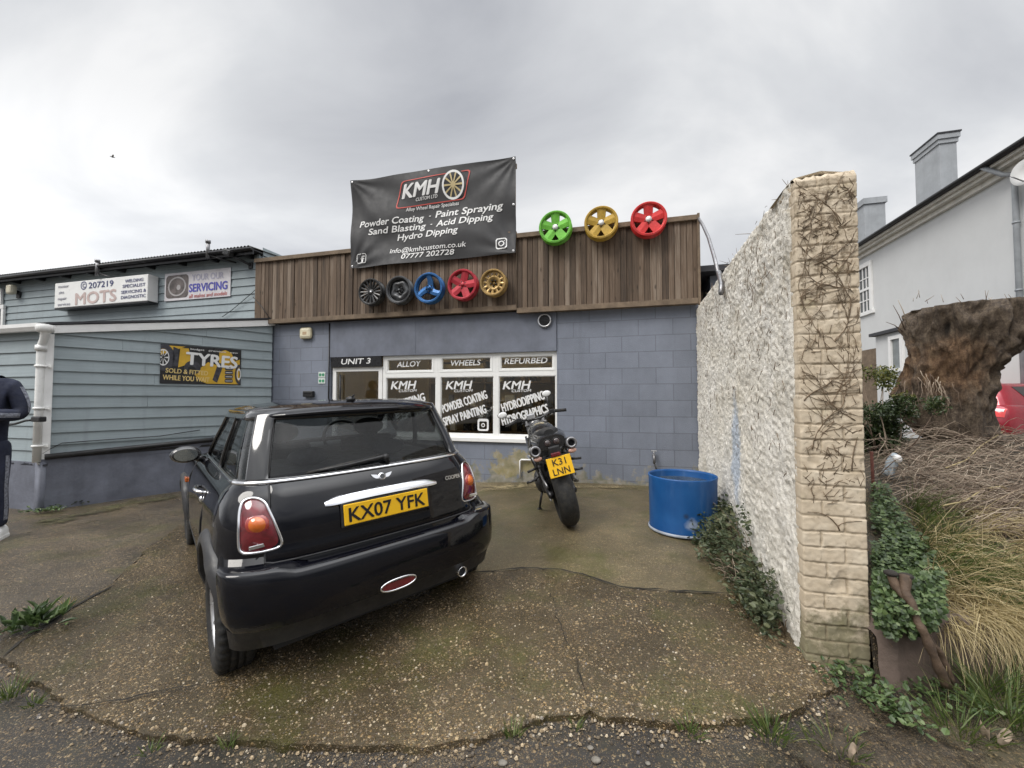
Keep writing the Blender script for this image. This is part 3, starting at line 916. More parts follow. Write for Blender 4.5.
# lean-to with its own roof in front of the garage
C0 = hit(47, 400, P0, N); 
Cc = Vector((-5.90, 5.10, 0)); Bb = Vector((-4.24, 7.13, 0))
D1 = (Bb - Cc); LS = D1.length; D1.normalize()
DN = Vector((-D1.y, D1.x, 0))
SM = frame(Cc, D1, DN, Z); SMI = SM.inverted()
def sid(px, py, off=0.0):
    p = SMI @ hit(px, py, Cc + DN * off, DN); return p.x, p.z
FF = frame(Cc, U, N, Z); FFI = FF.inverted()
def frt(px, py, off=0.0):
    p = FFI @ hit(px, py, Cc + N * off, N); return p.x, p.z
lt = thing('lean_to', 'pale blue weatherboarded lean-to with white trim in front of the garage', 'outbuilding', SM)
zc = sid(51, 327)[1]; ze = sid(268, 320)[1]
zs = lambda x: zc + (ze - zc) * x / LS
mb = MB()
clad(mb, 0, LS - .03, .45, ze - .05, .158, top=lambda z: -1 if z <= zc else (z - zc) / (ze - zc) * LS, seed=9)
# front boards, built in the front frame then brought into this frame
m2 = MB(); clad(m2, -4.5, -.02, .38, zc, .158, seed=5)
T = SMI @ FF
mb.add([T @ Vector(v) for v in m2.v], m2.f, False)
mb.build('cladding', M['clap'], lt)
mb = MB()
mb.prism([(0, 0.012, .2), (LS - .03, .012, .2), (LS - .03, .012, ze - .04), (0, .012, zc - .04)], (0, .05, 0))
mb.build('wall', M['plinth'], lt)
mb = MB()
mb.prism([(-.02, -.05, zc - .09), (LS, -.05, ze - .09), (LS, -.05, ze + .01), (-.02, -.05, zc + .01)], (0, .03, 0))
mb.box(-.06, .045, -.045, .03, .38, zc - .095, bev=.005)
mb.build('trim', M['white_paint'], lt)
mb = MB()
A = [Vector(p) for p in (Cc + D1 * -.03 - DN * .06, Bb - DN * .06, Bb - U * 6, Cc - U * 6)]
hz = [zc + .02, ze + .02, ze + .02, zc + .02]
q = [SMI @ Vector((p.x, p.y, h)) for p, h in zip(A, hz)]
mb.prism(q, (0, 0, .03)); mb.build('roof', M['slate'], lt)
# rendered plinth walls under the boards
mb = MB()
def plf(i, j):
    x = LS * i / 60; z = -.4 + (.85 + .1 * x / LS) * j / 20
    return Vector((x, -.05 + .012 * noise.noise((x * 3, z * 4, 1)) + .005 * noise.noise((x * 13, z * 13, 2)), z))
mb.grid(plf, 61, 21)
m2 = MB()
def plf2(i, j):
    x = -4.5 + 4.5 * i / 60; z = -.4 + .80 * j / 20
    return Vector((x, -.045 + .014 * noise.noise((x * 3, z * 4, 5)) + .006 * noise.noise((x * 13, z * 13, 2)), z))
m2.grid(plf2, 61, 21)
m2.box(-4.5, .06, -.04, .02, .36, .402); m2.box(-.06, .052, -.052, .03, -.45, .405)
mb.add([T @ Vector(v) for v in m2.v], m2.f, True)
mb.box(-.05, LS, -.05, .01, .40, .44)
mb.build('plinth', M['plinth'], lt)
mb = MB()
mb.tube([(0, -.06, .47), (LS * .5, -.065, .53), (LS - .02, -.06, .585)], .035, 10)
mb.box(0, LS - .02, -.05, .0, .44, .475)
mb.build('flashing', M['black_plastic'], lt)
mb = MB()
pts = [sid(42, 454, -.04), sid(50, 449, -.04), sid(62, 443, -.04), sid(95, 440.5, -.04), sid(131, 438, -.04), sid(160, 436, -.04), sid(200, 430, -.04)]
mb.tube([(p[0], -.04, p[1]) for p in pts], .006, 6)
o = mb.build('cable', M['black_plastic']); o.matrix_world = SM; rebase(o); tag(o, 'thin black cable drooping along the foot of the lean-to boards', 'cable')

# gutter and downpipe
gzv = frt(25, 328, -.1)[1]
mb = MB()
pr = [(-.055, .045), (-.055, 0), (-.03, -.045), (.03, -.045), (.055, 0), (.055, .045)]
vs = []
for x in (-4.4, .06):
    for (y, z) in pr: vs.append((x, -.09 + y, gzv + z))
mb.add(vs, [(i, i + 1, i + 7, i + 6) for i in range(5)] + [(0, 5, 4, 3, 2, 1), (6, 7, 8, 9, 10, 11)], False)
g = mb.build('gutter', M['white_paint']); g.matrix_world = FF; rebase(g); tag(g, 'white plastic gutter along the front edge of the lean-to roof', 'gutter')
dpx = frt(38, 400, -.08)[0]
dp_ = thing('downpipe', 'white plastic downpipe at the corner of the lean-to', 'downpipe', FF @ Matrix.Translation((dpx, -.08, .40)))
zt_ = frt(38, 335, -.08)[1] - .40
mb = MB(); mb.tube([(.10, -.01, zt_ + .09), (.10, -.01, zt_ + .02), (.07, 0, zt_ - .06), (.0, .01, zt_ - .14), (0, .01, zt_ - .2), (0, .01, zt_ * .5), (0, .01, 0.01)], .040, 14); mb.build('pipe', M['white_upvc'], dp_)
mb = MB(); mb.lathe([(.047, 0), (.054, 0), (.054, .07), (.047, .07)], Matrix.Translation((0, .01, zt_ - .2)), 16, closed=True); mb.lathe([(.05, 0), (.075, .01), (.085, .07), (.07, .10)], Matrix.Translation((.10, -.01, zt_ + .02)), 16)
mb.build('socket', M['white_upvc'], dp_)
for zz in (.21, .68, zt_ * .88 - .2):
    mb = MB(); mb.lathe([(.047, -.014), (.053, -.014), (.053, .014), (.047, .014)], Matrix.Translation((0, .01, zz)), 16, closed=True); mb.box(-.10, .10, .055, .075, zz - .014, zz + .014); mb.build('clip', M['white_upvc'], dp_)
a = frt(37, 419, -.16)
v = thing('pipe_bracket', 'black bracket and cable strapped to the white downpipe', 'bracket', FF @ Matrix.Translation((a[0], -.15, a[1])))
mb = MB(); mb.box(-.07, .09, -.035, .035, -.035, .03, bev=.012); mb.build('body', M['black_plastic'], v)
mb = MB(); mb.tube([(-.06, 0, -.01), (-.16, -.03, -.02), (-.30, -.05, -.06), (-.5, -.06, -.08)], .014, 8); mb.build('cable', M['black_plastic'], v)

# signs on the garage
v = thing('sign_box', 'long white boxed sign reading MOTS with a phone number', 'sign', FM)
SO = -.22
p00, p11 = fac(54, 308, SO), fac(148, 272.5, SO)
z0s, z1s = (fac(54, 308, SO)[1] + fac(147.7, 301, SO)[1]) / 2, (fac(54, 285.3, SO)[1] + fac(148.4, 272, SO)[1]) / 2
mb = MB(); mb.box(p00[0], p11[0], SO, -.03, z0s, z1s, bev=.012); mb.build('box', M['white_upvc'], v)
mb = MB(); mb.box(p00[0], p11[0], SO + .01, -.03, z0s - .03, z0s - .002); mb.build('base_rail', M['dark_metal'], v)
def sgn(mb, body, ia, ib, h, shear=0, bold=.02, y=None, zoom=8.533, ox=45, oy=265, off=SO):
    yy = off - .004 if y is None else y
    a = fac(ox + ia[0] / zoom, oy + ia[1] / zoom, yy); b = fac(ox + ib[0] / zoom, oy + ib[1] / zoom, yy)
    hh = abs(fac(ox + ia[0] / zoom, oy + (ia[1] - h) / zoom, yy)[1] - a[1])
    zz = (a[1] + b[1]) / 2
    letters(mb, body, a[0], zz + (a[1] - zz) * .5, b[0], zz + (b[1] - zz) * .5, hh, yy, shear, bold)
M['blue_print'] = simple('dark blue print', (.04, .05, .17), .5); M['pink_print'] = simple('faded red print', (.56, .44, .41), .5, var=.15, scale=4); M['grey_print'] = simple('faded grey print', (.25, .25, .3), .5)
mb = MB()
sgn(mb, '207219', (372, 200), (582, 178), 52)
sgn(mb, 'WELDING', (683, 152), (838, 134), 28); sgn(mb, 'SPECIALIST', (662, 196), (856, 178), 28)
sgn(mb, 'SERVICING &', (650, 248), (862, 226), 28); sgn(mb, 'DIAGNOSTIC', (648, 292), (858, 272), 28)
cc = fac(45 + 330 / 8.533, 265 + 175 / 8.533, SO - .004); rr_ = .085
flat_ring(mb, circ(cc[0], cc[1], rr_), circ(cc[0], cc[1], rr_ * .78), SO - .004)
letters(mb, 'C', cc[0] - .03, cc[1] - .04, cc[0] + .04, cc[1] - .04, .08, SO - .004, 0, .04)
mb.build('lettering', M['blue_print'], v)
mb = MB(); sgn(mb, 'MOTS', (258, 342), (605, 300), 100, 0, .05); mb.build('headline', M['pink_print'], v)
mb = MB()
for w, y, x in (('motor', 198, 115), ('site', 250, 118), ('repair', 302, 110), ('services', 350, 108)):
    sgn(mb, w, (x, y), (x + {'motor': 88, 'site': 45, 'repair': 75, 'services': 106}[w], y - 8), 26, 0, .015)
mb.build('small_lettering', M['grey_print'], v)

v = thing('servicing_banner', 'white plastic banner reading SERVICING on the garage boards', 'banner', FM)
BO2 = -.034
za, zb_ = (fac(164.5, 302, BO2)[1] + fac(230, 295.5, BO2)[1]) / 2, (fac(165, 274.5, BO2)[1] + fac(231, 267, BO2)[1]) / 2
xa, xb = fac(164.7, 288, BO2)[0], fac(230.5, 281, BO2)[0]
mb = MB(); mb.box(xa, xb, BO2, BO2 + .008, za, zb_); mb.build('sheet', simple('faded white vinyl', (.66, .64, .66), .45, var=.08, scale=3, dirt=(.5, .45, .5)), v)
mb = MB()
K = dict(zoom=11.38, ox=155, oy=255, off=BO2)
sgn(mb, 'SERVICING', (388, 420), (822, 385), 92, 0, .045, **K); mb.build('lettering', simple('royal blue print', (.09, .09, .42), .5, var=.15), v)
mb = MB(); sgn(mb, 'YOUR OUR', (420, 290), (780, 262), 72, 0, .04, **K); mb.build('faded_lettering', simple('lavender print', (.47, .46, .56), .5), v)
mb = MB(); sgn(mb, 'all makes and models', (385, 492), (822, 450), 44, .15, .02, **K); mb.build('small_lettering', simple('red print on banner', (.5, .16, .15), .5), v)
mb = MB(); q0 = fac(155 + 122 / 11.38, 255 + 500 / 11.38, BO2); q1 = fac(155 + 385 / 11.38, 255 + 215 / 11.38, BO2)
flat_poly(mb, rrect(q0[0], q0[1], q1[0], q1[1], .08), BO2 - .002); mb.cur = 1
cx_, cz_ = (q0[0] + q1[0]) / 2, (q0[1] + q1[1]) / 2; w_, h_ = (q1[0] - q0[0]) / 2, (q1[1] - q0[1]) / 2
flat_ring(mb, [(cx_ + w_ * .8 * math.cos(k * PI / 12), cz_ + h_ * .85 * math.sin(k * PI / 12)) for k in range(24)], [(cx_ + w_ * .68 * math.cos(k * PI / 12), cz_ + h_ * .72 * math.sin(k * PI / 12)) for k in range(24)], BO2 - .004)
flat_poly(mb, circ(cx_ + .04, cz_ - .02, .05), BO2 - .004)
mb.build('printed_picture', [simple('brown grey print', (.13, .11, .105), .5, var=.5, scale=9), simple('pale grey print', (.4, .38, .38), .5)], v)

# tyres poster on the side of the lean-to
v = thing('tyre_poster', 'yellow and black printed board reading TYRES', 'sign board', SM)
TO = -.030
xa, xb = sid(160.3, 362, TO)[0], sid(241, 368, TO)[0]
za = (sid(160.3, 382.5, TO)[1] + sid(241, 385.8, TO)[1]) / 2; zb_ = (sid(160.3, 341.3, TO)[1] + sid(241, 352, TO)[1]) / 2
WP, HP = xb - xa, zb_ - za
mb = MB(); mb.box(xa, xb, TO, TO + .006, za, zb_); mb.build('board', simple('black poster ink', (.02, .02, .022), .35, var=.3), v)
def pp(u, w): return (xa + WP * u, za + HP * w)
M['yel'] = simple('yellow poster ink', (.62, .38, .035), .4, var=.2, scale=5); M['dk'] = simple('tyre poster ink', (.05, .05, .06), .4, var=.5, scale=20); M['lg'] = simple('pale poster ink', (.62, .62, .66), .4)
mb = MB(); L1 = TO - .0015
for poly in ([(.0, .72), (.28, .97), (.0, .97)], [(.20, .42), (.36, .55), (.32, .93), (.22, .93)], [(.38, .28), (.56, .60), (.72, .5), (.98, .72), (.98, .02), (.55, .02), (.48, .08)], [(.70, .9), (.78, .96), (.86, .9), (.97, .45), (.7, .6)]):
    flat_poly(mb, [pp(*p) for p in poly] if Vector(poly[1]).to_3d().cross(Vector(poly[2]).to_3d()).length else [], L1)
mb.build('yellow_print', M['yel'], v)
mb = MB(); L2 = TO - .003
def el(u, w, ru, rw, n=28): return [pp(min(1, max(0, u + ru * math.cos(2 * PI * k / n))), min(1, max(0, w + rw * math.sin(2 * PI * k / n)))) for k in range(n)]
flat_ring(mb, el(.04, .66, .12, .34), el(.03, .66, .07, .22), L2)
flat_poly(mb, [pp(.14, .45), pp(.2, .45), pp(.2, .9), pp(.14, .95)], L2)
flat_ring(mb, el(.37, .43, .1, .18), el(.36, .38, .05, .09), L2 - .0005)
flat_poly(mb, [pp(.62, .12), pp(.68, .05), pp(.76, .55), pp(.69, .6)][::1], L2 - .001)
for k in range(4): flat_poly(mb, rrect(*pp(.78, .06 + .115 * k), *pp(.89, .16 + .115 * k), .02), L2 - .001 - k * .0003)
flat_ring(mb, el(.975, .3, .06, .28), el(.98, .3, .045, .2), L2 - .003)
mb.build('tyre_print', M['dk'], v)
mb = MB()
flat_ring(mb, el(.03, .66, .068, .21), el(.03, .66, .058, .18), L2)
for k in range(8):
    a = 2 * PI * k / 8
    flat_poly(mb, [pp(max(0, .03 + .055 * math.cos(a + d) * r), .66 + .18 * math.sin(a + d) * r) for d, r in ((.12, .2), (.12, 1), (-.12, 1), (-.12, .2))][::-1], L2)
flat_ring(mb, el(.97, .3, .028, .17), el(.97, .3, .02, .12), L2 - .004)
for k in range(4): flat_poly(mb, [pp(.79, .1 + .115 * k), pp(.88, .1 + .115 * k), pp(.88, .115 + .115 * k), pp(.79, .115 + .115 * k)], L2 - .0035)
letters(mb, 'TYRES', *pp(.29, .52), *pp(.94, .47), HP * .33, L2 - .002, 0, .05)
letters(mb, 'budget   premium   new', *pp(.34, .90), *pp(.95, .88), HP * .05, L2 - .002, 0, .02)
mb.build('headline', M['white_vinyl'], v)
mb = MB()
letters(mb, 'SOLD & FITTED', *pp(.06, .28), *pp(.56, .24), HP * .12, L2 - .002, 0, .03)
letters(mb, 'WHILE YOU WAIT', *pp(.03, .10), *pp(.58, .06), HP * .13, L2 - .002, 0, .03)
mb.build('lettering', simple('pale gold ink', (.72, .55, .22), .4), v)

# lamps, camera and pipes on the garage wall
def wall_lamp(): pass
a = fac(12, 290, -.12)
v = thing('security_light', 'cream security light under the garage eaves', 'lamp', FM @ Matrix.Translation((a[0], -.02, a[1])))
mb = MB(); mb.box(-.09, .09, -.17, -.05, -.10, .11, bev=.04); mb.build('housing', simple('aged cream plastic', (.6, .56, .44), .5), v)
mb = MB(); mb.tube([(0, -.05, -.02), (0.03, .02, -.05)], .04, 8); mb.box(-.02, .1, -.03, .01, -.16, -.02, bev=.01); mb.build('bracket', M['black_plastic'], v)
a = fac(234, 258, -.2)
v = thing('floodlight', 'black floodlight on an arm beside the SERVICING banner', 'lamp', FM @ Matrix.Translation((a[0], -.02, a[1])))
mb = MB(); mb.box(-.12, .04, -.32, -.22, .0, .1, M=Matrix.Rotation(R(18), 4, 'Y'), bev=.012); mb.build('lamp_head', M['black_plastic'], v)
mb = MB(); mb.tube([(0, -.22, .03), (.1, -.14, -.03), (.19, -.04, -.09), (.19, .0, -.10)], .022, 8); mb.box(.15, .23, -.03, .0, -.16, -.04, bev=.01); mb.build('arm', M['black_plastic'], v)
mb = MB(); mb.box(-.1, .02, -.325, -.31, .02, .08, M=Matrix.Rotation(R(18), 4, 'Y')); mb.build('lens', M['glass'], v)
for px, py in ((98.5, 265), (209, 246.5)):
    a = fac(px, py + 4, -.24)
    v = thing('vent_pipe', 'short grey pipe with an arm standing at the roof edge above the ' + ('MOTS sign' if px < 150 else 'SERVICING banner'), 'pipe', FM @ Matrix.Translation((a[0], -.26, a[1])), 'short pipes at the garage roof edge')
    mb = MB(); mb.tube([(0, 0, -.14), (0, 0, .17)], .03, 10); mb.lathe([(0, .0), (.042, 0), (.042, .05), (.0, .06)], Matrix.Translation((0, 0, .13)), 12); mb.build('pipe', M['grey_metal'], v)
    mb = MB(); mb.tube([(0, 0, -.08), (.22, .06, -.16), (.42, .2, -.2)], .016, 8); mb.build('arm', M['dark_metal'], v)
a = fac(0, 300, -.1)
v = thing('window', 'dark window opening with white surround at the far end of the garage', 'window', FM @ Matrix.Translation((a[0] - .55, 0, a[1] - .35)))
mb = MB(); mb.box(-.45, .52, -.05, -.024, -.38, .12); mb.build('pane', M['dark_panel'], v)
mb = MB(); mb.box(.52, .60, -.07, -.024, -.40, .16, bev=.006); mb.box(-.5, .60, -.07, -.024, .161, .25, bev=.006); mb.box(.30, .5, -.07, -.024, .26, .62, bev=.006); mb.build('frame', M['white_paint'], v)
mb = MB(); P = [fac(222, 317, -.05), fac(232, 310, -.05), fac(252, 293, -.05), fac(255, 290, -.05)]
mb.tube([(p[0], -.05, p[1]) for p in P], .006, 6)
P = [fac(253, 297, -.15), fac(262, 307, -.15), fac(270, 319, -.15)]
mb.tube([(p[0], -.15, p[1]) for p in P], .006, 6)
o = mb.build('wire', M['black_plastic']); o.matrix_world = FM; rebase(o); tag(o, 'thin black wire looping from garage boards to the timber fascia', 'wire')

# ================================================================= rough white wall with the brick end
W0 = Vector((1.487, 2.09, 0))
WD = Vector((634 - 512, FOC, 0)).normalized()
WN = Vector((WD.y, -WD.x, 0))                 # to the right, away from the yard
t_f = (P0 - N * .0 - W0).dot(N) / WD.dot(N)
WL = t_f - .02
WM = frame(W0, WD, WN, Z); WMI = WM.inverted()
def wal(px, py): 
    p = WMI @ hit(px, py, W0, WN); return p.x, p.z
prof = [wal(790, 181), wal(776, 198), wal(749, 235), wal(721, 274), wal(698, 306)]
prof = [(0, prof[0][1])] + prof[1:]
def wtop(x): return lerp(x, prof) 
WT = .278
M['flint'] = None
BLU = wal(736, 450)
m, nt, bs = new_mat('white painted rough flint render')
o_ = coord(nt)
big = nz(nt, o_, 1.3, 6, .6)
base = ramp(nt, big, [(.3, (.76, .71, .61)), (.7, (.87, .84, .78))])
vo = nd(nt, 'ShaderNodeTexVoronoi', {'Vector': o_, 'Scale': 30.0}); 
pit = nz(nt, o_, 55, 6, .7)
sp = nd(nt, 'ShaderNodeSeparateXYZ', {0: o_})
hi = nd(nt, 'ShaderNodeMapRange', {0: sp.outputs[2], 1: .5, 2: 1.9, 3: -.04, 4: .09}).outputs[0]
hole = ramp(nt, mth(nt, 'ADD', nz(nt, o_, 38, 7, .75), hi), [(.605, 0.), (.69, 1.)])
col = mixc(nt, mth(nt, 'MULTIPLY', hole, .66), base, (.24, .19, .12))
al = ramp(nt, mth(nt, 'ADD', nz(nt, o_, 4.5, 6, .65), mth(nt, 'MULTIPLY', hi, .6)), [(.55, 0.), (.72, 1.)])
col = mixc(nt, mth(nt, 'MULTIPLY', al, .45), col, (.36, .30, .19))
# old splash of blue paint
d = nd(nt, 'ShaderNodeVectorMath', {0: nd(nt, 'ShaderNodeMapping', {'Vector': o_, 'Scale': (3.4, 0, 1.05), 'Location': (-BLU[0] * 3.4, 0, -BLU[1] * 1.05)}).outputs[0]}, operation='LENGTH').outputs['Value']
bl_m = mth(nt, 'MULTIPLY', ramp(nt, mth(nt, 'ADD', d, mth(nt, 'MULTIPLY', nz(nt, o_, 6, 5), .5)), [(.55, 1.), (.85, 0.)]), .55)
col = mixc(nt, bl_m, col, (.30, .43, .62))
setc(nt, bs, col); bs.inputs['Roughness'].default_value = .8
b1 = bump(nt, bs, pit, .7, .016)
M['flint'] = m
wall = thing('garden_wall', 'tall rough white painted wall with a cream brick end', 'wall', WM)
mb = MB()
NX, NZ = 330, 230
def flint(x, z):
    c = noise.cell_vector((x * 16, z * 16, 0))
    v = noise.voronoi((x * 21 + .8 * noise.noise((x * 9, z * 9, 4)), z * 23, 2.0))[0]
    return -.013 * max(0, .55 - v[0]) - .016 * noise.noise((x * 5, z * 5, 3)) - .010 * noise.noise((x * 34, z * 34, 7)) - .007 * noise.noise((x * 62, z * 62, 9))
def wf(i, j):
    x = .035 + (WL - .035) * i / (NX - 1)
    zt = wtop(x) + .015 * noise.noise((x * 7, 0, 0)) + .012 * noise.noise((x * 25, 0, 0))
    z = -.35 + (zt + .35) * j / (NZ - 1)
    e = min(1, (NZ - 1 - j) / 4) * min(1, i / 3 + .2)
    return Vector((x, flint(x, z) * e + (.02 if j == NZ - 1 else 0), z))
mb.grid(wf, NX, NZ)
# top and far faces
o0 = len(mb.v)
for i in range(NX):
    x = .035 + (WL - .035) * i / (NX - 1); p = mb.v[(NZ - 1) * NX + i]
    mb.v.append((x, WT * .5, p[2] + .02)); mb.v.append((x, WT, p[2] - .01)); mb.v.append((x, WT, -.35))
for i in range(NX - 1):
    t0, t1 = (NZ - 1) * NX + i, (NZ - 1) * NX + i + 1
    a, b = o0 + 3 * i, o0 + 3 * i + 3
    for f in ((t0, t1, b, a), (a, b, b + 1, a + 1), (a + 1, b + 1, b + 2, a + 2)):
        mb.f.append(f); mb.m.append(0); mb.sm.append(True)
mb.build('wall_face', M['flint'], wall)
# brick end: in the facade direction
BEd = U
EM = frame(W0, U, N, Z)
m, nt, bs = new_mat('cream painted old brick')
o_ = coord(nt)
col = ramp(nt, nz(nt, o_, 7, 7, .65), [(.28, (.44, .355, .25)), (.5, (.565, .475, .355)), (.75, (.66, .58, .46))])
sp = nd(nt, 'ShaderNodeSeparateXYZ', {0: o_})
hi = nd(nt, 'ShaderNodeMapRange', {0: sp.outputs[2], 1: .6, 2: 2.0, 3: -.04, 4: .07}).outputs[0]
lich = ramp(nt, mth(nt, 'ADD', nz(nt, o_, 30, 7, .7), hi), [(.56, 0.), (.66, 1.)])
col = mixc(nt, mth(nt, 'MULTIPLY', lich, .65), col, (.17, .125, .075))
lowd = nd(nt, 'ShaderNodeMapRange', {0: sp.outputs[2], 1: .30, 2: -.02, 3: 0., 4: .35}).outputs[0]
mo_ = ramp(nt, mth(nt, 'ADD', nz(nt, o_, 9, 7, .7), lowd), [(.62, 0.), (.80, 1.)])
col = mixc(nt, mth(nt, 'MULTIPLY', mo_, .75), col, (.11, .105, .045))
gr = ramp(nt, nz(nt, o_, 5, 5, .6), [(.6, 0.), (.75, 1.)])
col = mixc(nt, mth(nt, 'MULTIPLY', gr, .4), col, (.27, .25, .11))
at = nd(nt, 'ShaderNodeAttribute', attribute_name='joint')
col = mixc(nt, mth(nt, 'MULTIPLY', at.outputs['Fac'], .5), col, (.22, .17, .11))
setc(nt, bs, col); bs.inputs['Roughness'].default_value = .85
bump(nt, bs, nz(nt, o_, 90, 5, .7), .35, .004)
M['brick'] = m
mb = MB()
BXN, BZN = 84, 520
zT = prof[0][1] - .035
zB = -.30
joint = []
rb_ = random.Random(2)
rowj = {}
def brick(i, j):
    x = WT * i / (BXN - 1); z = zB + (zT - zB) * j / (BZN - 1)
    zz = z + .006 * noise.noise((x * 6, z * 3, 0)) 
    row = math.floor(zz / .077); fz_ = (zz / .077 - row) * .077
    if row not in rowj:
        rowj[row] = ([.185] if row % 2 else [.092]) ; rowj[row] = [q + rb_.uniform(-.012, .012) for q in rowj[row]] + [rb_.uniform(-.004, .006)]
    dz = min(fz_, .077 - fz_)
    dx = min(abs(x - q) for q in rowj[row][:-1])
    d = min(dz, dx) + .004 * noise.noise((x * 40, z * 40, 3))
    g = max(0, 1 - max(0, d - .0015) / .0045)
    joint.append(g)
    y = .0065 * g * (.4 + .9 * abs(noise.noise((x * 5, z * 5, 8)))+.25) + rowj[row][-1] * .35 - .002 * noise.noise((x * 12, z * 12, 1)) - .0022 * noise.noise((x * 45, z * 45, 2)) - .004
    if noise.noise((x * 9, z * 9, 11)) > .42: y += .012 * (noise.noise((x * 9, z * 9, 11)) - .42) / .3
    # worn arrises
    ex = min(x, WT - x)
    if ex < .005: y += .004 * (1 - ex / .005) ** 2
    wx = x + (.003 * noise.noise((z * 14, 1, 0)) - .002 * g if ex < .02 else 0) * (1 if x > WT / 2 else -1)
    return Vector((wx, y - .012, z))
mb.grid(brick, BXN, BZN)
o0 = len(mb.v)
# returns along both arrises and the ragged top
for j in range(BZN):
    l, r_ = mb.v[j * BXN], mb.v[j * BXN + BXN - 1]
    mb.v.append((l[0], .06, l[2])); mb.v.append((r_[0], .12, r_[2]))
for j in range(BZN - 1):
    mb.f.append((j * BXN, (j + 1) * BXN, o0 + 2 * (j + 1), o0 + 2 * j)); mb.f.append((j * BXN + BXN - 1, o0 + 2 * j + 1, o0 + 2 * j + 3, (j + 1) * BXN + BXN - 1)); mb.m += [0, 0]; mb.sm += [True, True]
o1 = len(mb.v)
for i in range(BXN):
    p = mb.v[(BZN - 1) * BXN + i]
    h = .03 + .02 * i / BXN + .02 * noise.noise((i * .12, 0, 0))
    mb.v.append((p[0], p[1] + .02, p[2] + h * .7)); mb.v.append((p[0], .14, p[2] + h)); mb.v.append((p[0], .34, p[2] + .02))
for i in range(BXN - 1):
    t = (BZN - 1) * BXN + i; a = o1 + 3 * i
    for f in ((t, t + 1, a + 3, a), (a, a + 3, a + 4, a + 1), (a + 1, a + 4, a + 5, a + 2)): mb.f.append(f); mb.m.append(0); mb.sm.append(True)
be = mb.build('brick_end', M['brick'], wall)
be.data.transform(WMI @ EM)
at_ = be.data.attributes.new('joint', 'FLOAT', 'POINT')
jv = joint + [.0] * (len(mb.v) - len(joint))
at_.data.foreach_set('value', jv)
# loose bricks set on top of the end
mb = MB()
for k, (x, y, w) in enumerate(((.05, .03, .1), (.17, .02, .12), (.27, .05, .09))):
    mb.box(x - w / 2, x + w / 2, y, y + .2, zT - .01, zT + .022 + .010 * k, M=Matrix.Rotation(R(3 * k - 3), 4, 'Z'), bev=.01)
cp = mb.build('capping', M['brick'], wall); cp.data.transform(WMI @ EM)

# steel stay from the fascia corner to the wall
a = FM @ Vector((fR + .02, FO + .02, zt2 - .03))
q = wal(721, 275); b = WM @ Vector((q[0], -.02, q[1])); q = wal(726, 293); c = WM @ Vector((q[0], -.04, q[1]))
mb = MB(); mid = (a + b) / 2 + Vector((.02, 0, .05))
mb.tube([a, a.lerp(mid, .5) + Vector((0, 0, .02)), mid, mid.lerp(b, .6) + Vector((0, 0, .02)), b], .019, 8)
mb.tube([b + Vector((.0, 0, .03)), (b + c) / 2 + Vector((.015, 0, 0)), c], .024, 8)
o = mb.build('stay_rod', M['grey_metal']); rebase(o); tag(o, 'bent grey rod running from the fascia corner down to the white wall', 'rod')

# ================================================================= house on the right
HD = Vector((617 - 512, FOC, 0)).normalized(); HN = Vector((HD.y, -HD.x, 0))
eave_h = 5.35
dr = ray(858, 252); tt = (eave_h - 0) / dr.z
H0 = Vector((dr.x * tt, dr.y * tt, 0))
HM = frame(H0, -HD, -HN * 1.0, Z)   # x runs towards the camera, y points out to the yard side
HMI = HM.inverted()
def hou(px, py, off=0.0):
    p = HMI @ hit(px, py, H0 - HN * off, HN); return p.x, p.z
house = thing('house', 'pale grey rendered house with tall chimney behind the brick end of the wall', 'house', HM)
ez = CAMZ + eave_h
x1h = 9.5; x0h = -6.0
mb = MB(); mb.box(x0h, x1h, -7, 0, -1, ez - .25)
mb.build('wall', M['house_wall'], house)
mb = MB(); mb.prism([(x0h, .38, ez + .02), (x0h, -3.5, ez + 1.0), (x0h, -7.4, ez + .02), (x0h, -7.4, ez - .05), (x0h, .38, ez - .05)], (x1h - x0h, 0, 0)); rf_ = mb.build('roof', M['slate'], house)
mb = MB(); mb.box(x0h, x1h, 0.002, .10, ez - .33, ez - .20); mb.box(x0h, x1h, .0, .24, ez - .199, ez - .12); mb.box(x0h, x1h, .0, .33, ez - .119, ez - .052)
mb.build('eaves', simple('cream eaves paint', (.62, .60, .54), .5), house)
mb = MB(); mb.tube([(x0h, .42, ez + .0), (x1h, .42, ez + .0)], .055, 10); mb.build('gutter', M['black_plastic'], house)
# chimneys rise from just behind the eaves
def chim(pxl, pxm, pxr, pyt, pyb, name='chimney'):
    # left edge, arris and right edge of the stack as seen; the arris is on the wall plane set back a little
    off = -.25
    a = hou(pxl, pyb, off); b = hou(pxm, pyb, off)
    top = hou(pxm, pyt, off)[1]
    # depth of the end face from the right edge
    d = ray(pxr, pyb); pb = HM @ Vector((b[0], off, 0))
    # end face runs along HN from pb
    t = (pb.x * d.y - pb.y * d.x) / (HN.y * d.x - HN.x * d.y)
    dep = abs(t)
    mb = MB(); mb.box(min(a[0], b[0]), max(a[0], b[0]), off - dep, off, ez - .6, top - .0)
    ch = mb.build('chimney', M['chimney'], house)
    mb = MB()
    x0, x1 = min(a[0], b[0]), max(a[0], b[0])
    mb.box(x0 - .06, x1 + .06, off - dep - .06, off + .06, top + .001, top + .14)
    mb.box(x0 - .03, x1 + .03, off - dep - .03, off + .03, top - .12, top - .001)
    mb.build('band', M['chimney'], ch)
    mb = MB(); mb.box(x0 - .08, x1 + .08, off - dep - .08, off + .08, top + .141, top + .18); mb.build('cap', M['slate'], ch)
chim(915, 940, 957.5, 139, 170)
